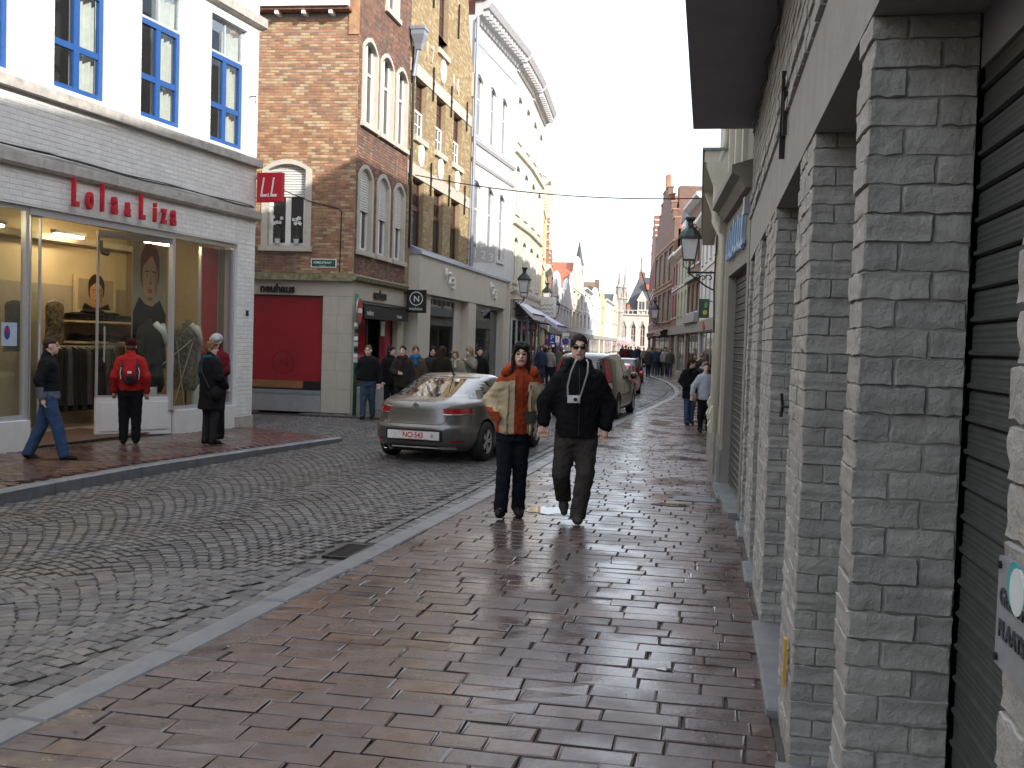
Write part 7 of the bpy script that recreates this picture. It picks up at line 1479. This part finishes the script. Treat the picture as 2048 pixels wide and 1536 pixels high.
def m_extra(t, J, H, hl, res):
    g = MB()
    for sx in (-1, 1):
        c = hl(sx*.0185, -.052, .001); g.prism([(c[0]+.027*math.copysign(abs(math.cos(a_))**.6, math.cos(a_)), c[2]+.0150*math.copysign(abs(math.sin(a_))**.6, math.sin(a_))) for a_ in np.linspace(0, 2*math.pi, 17)[:-1]], c[1]-.004, c[1]+.004)
    g.tube([tuple(hl(-.008, -.056, .003)), tuple(hl(.008, -.056, .003))], .0035, 6)
    for sx in (-1, 1): g.tube([tuple(hl(sx*.036, -.048, .004)), tuple(hl(sx*.047, -.01, .004)), tuple(hl(sx*.047, .014, -.002))], .003, 6)
    o = g.build('sunglasses', mat('dark lens', (.008, .008, .009), rough=.08, bump=0, spec=.8), t)
    z = MB(); z.tube([(-.012*H, -.1*H, .82*H), (-.010*H, -.118*H, .76*H), (-.008*H, -.122*H, .60*H), (-.006*H, -.118*H, .47*H)], .004, 5); z.build('zip', m_trim, t)
    meshify('roll_collar', [solid([('c', (J['nk']+np.array([0, -.004, -.03])*H, J['nk']+np.array([0, -.004, .006])*H, .046*H, .040*H), 0)], .011, fold=.002)], [cloth((.02, .022, .026))], t)
    for sx in (-1, 1): meshify('collar_wing', [solid([('c', (J['nk']+np.array([sx*.050, -.01, .0])*H, J['nk']+np.array([sx*.075, -.045, -.05])*H, .020*H, .016*H), 0), ('c', (J['nk']+np.array([sx*.035, .04, .005])*H, J['nk']+np.array([sx*.055, 0, .0])*H, .022*H, .02*H), .01*H)], .010)], [cloth((.012, .012, .014))], t)
man = person('person', 'man in a black jacket and grey trousers with sunglasses walking towards the viewer', (-1.17, 9.66, 0), RZ, 1.80,
    dict(hd=(-.013, -.012, .925), nk=(-.012, .008, .848), sh_l=(-.118, .0, .782), sh_r=(.108, .0, .785), el_l=(-.180, .03, .635), wr_l=(-.184, .008, .528), el_r=(.158, .02, .628), wr_r=(.142, -.02, .512), hp_l=(-.058, 0, .475), hp_r=(.042, 0, .475), kn_l=(-.085, -.01, .262), kn_r=(.040, -.05, .262), an_l=(-.060, .115, .118), an_r=(.006, -.055, .052), td_l=(.02, -1, -.55), td_r=(0, -1, .10), aim_l=(-.2, -.05, -1), curl_l=.8, aim_r=(-.18, -.25, -1), curl_r=.55),
    jacket=(.011, .011, .013), hem=.455, trousers=(.055, .050, .045), shoes=(.055, .052, .05), hair=(.02, .014, .012), style='short', res=.0115, fine=True, bulk=1.14, leg=1.12, flare=1.1, extra=m_extra)
# camera hanging on the man's chest
m_silver = mat('silver camera body', (.75, .75, .76), rough=.3, metal=.2, bump=0)
_ml = Matrix.Translation((-1.17, 9.66, 0)) @ Matrix.Rotation(RZ, 4, 'Z')
ct = thing('pocket_camera', 'silver compact camera hanging from a pale strap on the man\'s chest', 'camera', _ml @ Vector((-.068, -.242, 1.19)), RZ)
MB().box(-.058, .058, -.018, .018, -.035, .035).build('body', m_silver, ct); MB().lathe([(.031, -.055), (.033, -.045), (.034, -.017)], (.012, 0, -.002), 18, axis='y').build('lens', m_silver, ct); MB().lathe([(.018, -.0565), (.018, -.0545)], (.012, 0, -.002), 14, axis='y').build('lens_glass', m_cglass, ct); MB().box(-.05, -.03, -.02, -.016, .012, .026).build('flash', m_platew, ct); MB().box(.02, .04, -.008, .008, .035, .042).build('shutter_button', m_chrome, ct)
st = MB()
for sx, pts in ((-1, [(-.056, 0, .02), (-.062, -.006, .12), (-.035, .012, .25), (.004, .05, .345), (.02, .10, .37)]), (1, [(.056, 0, .02), (.085, -.006, .12), (.120, .012, .25), (.125, .06, .345), (.11, .11, .37)])):
    for a, b in zip(pts[:-1], pts[1:]):
        d = (Vector(b)-Vector(a)); st.obox((Vector(a)+Vector(b))/2, d*.52, (.0, .002, .0), Vector((.0075, .003, 0)))
st.build('strap', mat('pale strap', (.50, .49, .50), (.40, .39, .41), rough=.7, nscale=40, bump=.1), ct)

# ---------------------------------------------------------------- people by the clothes shop
gL = 'people outside the clothes shop'; zp = .085
def walk(s, dx=.0): return dict(kn_l=(-.05, -.05*s, .275), kn_r=(.05, .04*s, .275), an_l=(-.05, -.10*s, .052), an_r=(.05, .14*s, .075), td_r=(0, -1, -.35))
person('person', 'man in a black jacket with grey side panels and blue jeans striding past the shop', (-7.84, 11.18, zp), R(118), 1.50, dict(kn_l=(-.05, -.075, .280), kn_r=(.05, .06, .27), an_l=(-.05, -.13, .05), an_r=(.05, .155, .06), td_r=(0, -1, -.3), el_l=(-.125, .055, .66), wr_l=(-.12, .03, .52), el_r=(.135, .05, .65), wr_r=(.14, -.0, .51), hd=(0, -.02, .93)),
    jacket=(.014, .015, .017), hem=.50, trousers=(.045, .085, .17), shoes=(.02, .018, .016), hair=(.06, .035, .022), style='short', res=.013, group=gL, bulk=1.10, leg=1.12, flare=1.15, jmats=[cloth((.014, .015, .017)), cloth((.16, .18, .22))], jpaint=lambda c: ((c[:, 2] < .565) | ((np.abs(c[:, 0]) > .13) & (c[:, 2] < .60)) & (c[:, 1] > .02)).astype(int))
def pack(t, J, H, hl, res):
    y = .115*H; z0 = .60*H
    meshify('backpack', [solid([('s', ([(z0-.02*H, 0, y, .055*H, .04*H), (z0+.04*H, 0, y+.008*H, .078*H, .052*H), (z0+.15*H, 0, y+.004*H, .075*H, .048*H), (z0+.22*H, 0, y-.01*H, .055*H, .035*H)],), 0), ('e', ((0, y+.045*H, z0+.08*H), np.array([.05, .03, .06])*H), .02*H)], .010, fold=.002)], [cloth((.45, .02, .025)), cloth((.05, .052, .06))], t, lambda c: ((np.abs(c[:, 0]) > .052*H) | (c[:, 2] < z0+.05*H) & (np.abs(c[:, 0]) < .03*H) | (c[:, 2] < z0+.015*H)).astype(int))
    for sx in (-1, 1):
        MB().tube([(sx*.05*H, .06*H, .80*H), (sx*.062*H, -.02*H, .835*H), (sx*.065*H, -.085*H, .76*H), (sx*.085*H, .0, .62*H)], .012, 6).build('shoulder_strap', m_trim, t)
        MB().tube([(sx*.078*H, .13*H, z0+.02*H), (sx*.085*H, .14*H, z0+.08*H), (sx*.075*H, .14*H, z0+.13*H)], .006, 6).build('piping', m_wlet, t)
    MB().box(-.018*H, .018*H, y+.074*H, y+.080*H, z0+.075*H, z0+.095*H).build('pack_badge', m_wlet, t)
person('person', 'person in a wine coloured hat with a red backpack facing the shop entrance', (-8.02, 13.28, zp), R(180+28), 1.50, dict(el_l=(-.14, .03, .64), wr_l=(-.145, -.01, .50), el_r=(.14, .03, .64), wr_r=(.145, -.03, .50), hd=(0, -.01, .925)), jacket=(.42, .025, .022), hem=.505, trousers=(.014, .013, .015), hair=(.05, .008, .014), style='hat', res=.013, group=gL, bulk=1.12, leg=1.15, extra=pack)
def chin(t, J, H, hl, res): MB().tube([(-.06*H, -.10*H, .78*H), (-.04*H, -.105*H, .74*H)], .006, 6).build('jacket_cord', m_wlet, t)
person('person', 'person in a white knitted hat and dark red jacket with a hand on the chin', (-7.30, 14.45, zp), R(-15), 1.60, dict(el_l=(-.125, -.05, .665), wr_l=(-.045, -.105, .80), aim_l=(.5, .2, .9), curl_l=.7, el_r=(.13, -.02, .65), wr_r=(.09, -.09, .60), hd=(0, -.01, .925)), jacket=(.14, .012, .016), hem=.46, trousers=(.02, .02, .022), hair=(.50, .50, .52), style='hat', res=.014, group=gL, bulk=1.08, leg=1.1, extra=chin)
def bag(t, J, H, hl, res):
    MB().tube([(.07*H, .06*H, .80*H), (0, .105*H, .70*H), (-.115*H, .10*H, .55*H)], .009, 6).build('bag_strap', m_trim, t); meshify('shoulder_bag', [solid([('e', (np.array([-.135, .03, .50])*H, np.array([.035, .07, .07])*H), 0)], .012)], [cloth((.02, .018, .018))], t)
    meshify('scarf', [solid([('c', (np.array([-.05, -.03, .835])*H, np.array([.05, -.03, .835])*H, .026*H, .026*H), 0), ('c', (np.array([-.04, .04, .84])*H, np.array([.05, .035, .835])*H, .026*H, .028*H), .02*H), ('c', (np.array([.05, .04, .83])*H, np.array([.075, .06, .70])*H, .022*H, .024*H), .01*H)], .012, fold=.003)], [cloth((.02, .075, .11))], t)
person('person', 'person in a long black coat and boots with a teal scarf seen from behind', (-7.02, 13.72, zp), R(180-25), 1.50, dict(el_r=(.15, -.03, .66), wr_r=(.15, -.12, .62), el_l=(-.14, .0, .65), wr_l=(-.14, -.07, .56), hd=(0, -.01, .925)), jacket=(.013, .013, .015), hem=.34, skirt=1, trousers=(.03, .03, .033), shoes=(.015, .013, .012), hair=(.22, .12, .05), style='pony', res=.0135, group=gL, bulk=1.15, extra=bag, hface=R(-60))

# ---------------------------------------------------------------- group behind the silver car
gM = 'people in front of the chocolate shop'; z2 = .01
def at_px(px, y): v = atd(px, 690, y); return (v.x, y, z2)
person('person', 'man in a black leather jacket and blue jeans beside the green post', at_px(738, 20.15), R(5), 1.55, dict(walk(.6), el_l=(-.15, .03, .655), wr_l=(-.115, -.06, .55), hide_l=True, el_r=(.15, .02, .645), wr_r=(.155, -.02, .50), hd=(0, -.035, .92)), jacket=(.013, .013, .014), hem=.52, trousers=(.05, .075, .12), hair=(.16, .08, .035), style='short', res=.015, group=gM, bulk=1.15, leg=1.08)
def scf(col, z=.84): 
    def f(t, J, H, hl, res): meshify('scarf', [solid([('c', (np.array([-.045, -.03, z])*H, np.array([.045, -.03, z])*H, .028*H, .028*H), 0), ('c', (np.array([-.04, .03, z+.005])*H, np.array([.04, .03, z+.005])*H, .028*H, .028*H), .02*H), ('c', (np.array([.01, -.06, z-.01])*H, np.array([.02, -.088, z-.11])*H, .022*H, .02*H), .01*H)], .014, fold=.003)], [cloth(col)], t)
    return f
for px, y, H, rz, jc, hr, st_, ps, lab, ex, hf in (
    (783, 21.3, 1.53, 40, (.012, .012, .013), (.02, .016, .015), 'bob', {}, 'dark haired woman in black glancing left behind the leather jacket', None, R(30)),
    (806, 20.7, 1.54, 0, (.03, .028, .028), (.022, .015, .013), 'short', dict(el_l=(-.13, -.03, .66), wr_l=(-.04, -.115, .62), aim_l=(1, -.1, .1)), 'woman in a dark padded coat and brown scarf behind the car roof', scf((.05, .022, .018)), 0),
    (832, 21.6, 1.55, 5, (.10, .075, .055), (.20, .11, .05), 'pony', {}, 'person with a bright blue scarf and brown coat in the group', scf((.02, .16, .38)), R(20)),
    (866, 22.0, 1.54, 10, (.045, .038, .032), (.016, .013, .012), 'bob', dict(el_l=(-.13, -.03, .66), wr_l=(-.05, -.11, .58)), 'black haired woman in a dark olive coat near the column', None, R(15)),
    (885, 21.4, 1.56, 175, (.022, .017, .015), (.05, .024, .014), 'long', {}, 'brown haired woman in a dark jacket seen from behind', None, 0),
    (912, 22.2, 1.49, 0, (.30, .26, .20), (.26, .15, .07), 'bob', dict(hd=(0, -.04, .915)), 'woman in a pale coat with a cream scarf looking down', scf((.55, .50, .42)), 0),
    (939, 22.6, 1.56, -20, (.23, .21, .17), (.42, .27, .13), 'pony', dict(el_l=(-.185, -.04, .74), wr_l=(-.20, -.09, .875), aim_l=(-.2, -.1, 1), el_r=(.13, -.06, .70), wr_r=(.05, -.12, .78)), 'blonde woman in a beige coat raising her arms', None, R(-20)),
    (960, 25.5, 1.52, 20, (.014, .014, .016), (.02, .015, .012), 'short', {}, 'dark figure in front of the second numeral shop window', None, 0)):
    person('person', lab, at_px(px, y), R(rz), H, ps, jacket=jc, hem=.44, trousers=(.02, .022, .028), hair=hr, style=st_, res=.018, group=gM, bulk=1.10, extra=ex, hface=hf)
# ---------------------------------------------------------------- right pavement
person('person', 'woman in a black coat and rolled blue jeans looking aside by the cream pilaster', (-.33, 22.78, 0), R(25), 1.47, dict(walk(.25), el_l=(-.145, .02, .655), wr_l=(-.105, -.06, .57), hide_l=True, el_r=(.145, .02, .655), wr_r=(.105, -.06, .57), hide_r=True, hd=(.01, -.02, .925)), jacket=(.012, .012, .013), hem=.40, skirt=.6, trousers=(.055, .085, .15), hair=(.028, .017, .013), style='pony', res=.0155, group='people on the right pavement', bulk=1.12, neck_open=True, hface=R(45), extra=None)
def handbag(t, J, H, hl, res): meshify('tan_bag', [solid([('e', (np.array([-.15, -.03, .50])*H, np.array([.035, .05, .07])*H), 0)], .014)], [cloth((.24, .19, .12))], t)
person('person', 'person in a pale blue grey jacket half hidden by the cream pilaster', (.0, 20.9, 0), R(10), 1.40, dict(el_l=(-.17, -.01, .66), wr_l=(-.19, -.03, .54)), jacket=(.42, .45, .52), hem=.47, trousers=(.012, .012, .014), hair=(.1, .06, .04), style='short', res=.0165, group='people on the right pavement', bulk=1.1, extra=handbag)
person('person', 'grey hooded older person behind the black coated woman', (-.05, 24.6, 0), R(35), 1.45, {}, jacket=(.03, .032, .03), hem=.46, trousers=(.03, .03, .03), hair=(.10, .06, .045), style='short', res=.018, group='people on the right pavement', bulk=1.12, hface=R(40), extra=scf((.35, .36, .38)))
for px, y, H, rz, jc, hr, lab in ((1392, 33.0, 1.45, 160, (.02, .018, .02), (.3, .16, .12), 'dark coated passer-by just behind the black coated woman'), (1404, 36.0, 1.5, 170, (.03, .03, .035), (.25, .2, .16), 'grey haired passer-by farther along the right pavement')):
    person('person', lab, at_px(px, y)[:2]+(0,), R(rz), H, walk(.4), jacket=jc, hem=.44, trousers=(.03, .03, .035), hair=hr, style='short', res=.024, group='people on the right pavement', bulk=1.12, hands=False)
# ---------------------------------------------------------------- farther walkers
rr = random.Random(21)
cols = [((.014, .014, .016), 'black coat'), ((.05, .045, .05), 'charcoal coat'), ((.16, .13, .10), 'brown coat'), ((.30, .28, .25), 'pale jacket'), ((.04, .05, .09), 'navy coat'), ((.12, .02, .02), 'dark red jacket'), ((.07, .075, .06), 'olive coat')]
spots = [(1298, 57.5, 'at the kerb bend'), (1311, 59, 'second from the kerb bend'), (1322, 60, 'third from the kerb bend'), (1331, 59.5, 'beside the lit shop window'), (1341, 58, 'nearest the lit shop window'), (1304, 66, 'behind the walkers at the kerb bend')]
spots += [(1252, 78, 'leftmost of the far crowd in the road'), (1262, 84, 'second in the far crowd'), (1271, 80, 'third in the far crowd'), (1280, 88, 'fourth in the far crowd'), (1288, 82, 'fifth in the far crowd'), (1257, 95, 'farthest back in the road'), (1296, 92, 'at the far right of the road crowd'), (1276, 99, 'far back before the blossom tree'), (1245, 90, 'beyond the dark estate car')]
spots += [(1083, 41, 'under the lavender awning'), (1092, 43.5, 'close behind the woman'), (1100, 41.5, 'below the tall parking sign'), (1107, 46, 'between the two parking signs'), (1115, 44, 'in front of the lower parking sign'), (1123, 50, 'beside the no parking post'), (1089, 50, 'deep under the awnings'), (1139, 56, 'just left of the man\'s head')]
for i, (px, y, where) in enumerate(spots):
    c, nm = cols[(i*3+1) % 7]; v = atd(px, 690, y); H = (1.66 if px > 1240 else 1.58)+rr.uniform(-.07, .07)
    person('person', 'walker in a %s %s' % (nm, where), (v.x, y, .0), R(rr.choice([0, 180, 170, 20, 200])), H, walk(rr.uniform(-1, 1)), jacket=c, hem=rr.choice([.46, .40, .48]), trousers=rr.choice([(.02, .022, .03), (.05, .06, .09), (.03, .03, .03)]), hair=rr.choice([(.03, .02, .015), (.12, .07, .035), (.05, .03, .02), (.25, .16, .09)]), style=rr.choice(['short', 'bob', 'pony', 'short']), res=.028 if y < 70 else .036, group='distant walkers', bulk=1.12, hands=False)

# ---------------------------------------------------------------- puddle and bits of leaf on the pavement
pd = MB(); rr = random.Random(33)
def blob(cx, cy, rx, ry, n=22): return [(cx+rx*math.cos(2*math.pi*k/n)*(1+.22*math.sin(3*k+cx*7)+.12*math.sin(7*k)), cy+ry*math.sin(2*math.pi*k/n)*(1+.2*math.cos(2*k+cy)), .0045) for k in range(n)]
pd.poly(blob(-1.52, 10.25, .26, .22)); pd.poly(blob(-1.20, 10.05, .10, .07)); pd.poly(blob(-.15, 5.4, .05, .02)); pd.poly(blob(-.32, 11.1, .2, .1))
tag(pd.build('puddle', mat('standing water', (.02, .02, .02), rough=.03, bump=.04, bscale=8, spec=.6)), 'thin puddles shining between the pavement tiles', 'puddle', kind='structure')
lv = MB()
for k in range(150):
    if k < 60: x, y, z = rr.uniform(-2.6, .2), rr.uniform(3.8, 12), .008
    elif k < 105: y = rr.uniform(4, 16); x, z = kr(y)-rr.uniform(.02, 1.2)**1.5-.03, -.008
    else: y = rr.uniform(3.5, 9.8); x, z = .36-abs(rr.gauss(0, .05)), .008
    s_ = rr.uniform(.006, .016); a = rr.uniform(0, 6.28); lv.quad((x-s_*math.cos(a), y-s_*math.sin(a), z), (x+s_*.5*math.sin(a), y-s_*.5*math.cos(a), z+.003), (x+s_*math.cos(a), y+s_*math.sin(a), z+.001), (x-s_*.5*math.sin(a), y+s_*.5*math.cos(a), z+.004), tint=rr.random()*.98+.01)
tag(lv.build('leaf_litter', mat('dry leaf bits', (.2, .1, .05), rough=.8, bump=0, palette=[(.22, .11, .04), (.12, .07, .04), (.35, .33, .28), (.28, .15, .06), (.09, .06, .04)])), 'scattered bits of dry leaf and paper on paving', 'litter', kind='stuff')
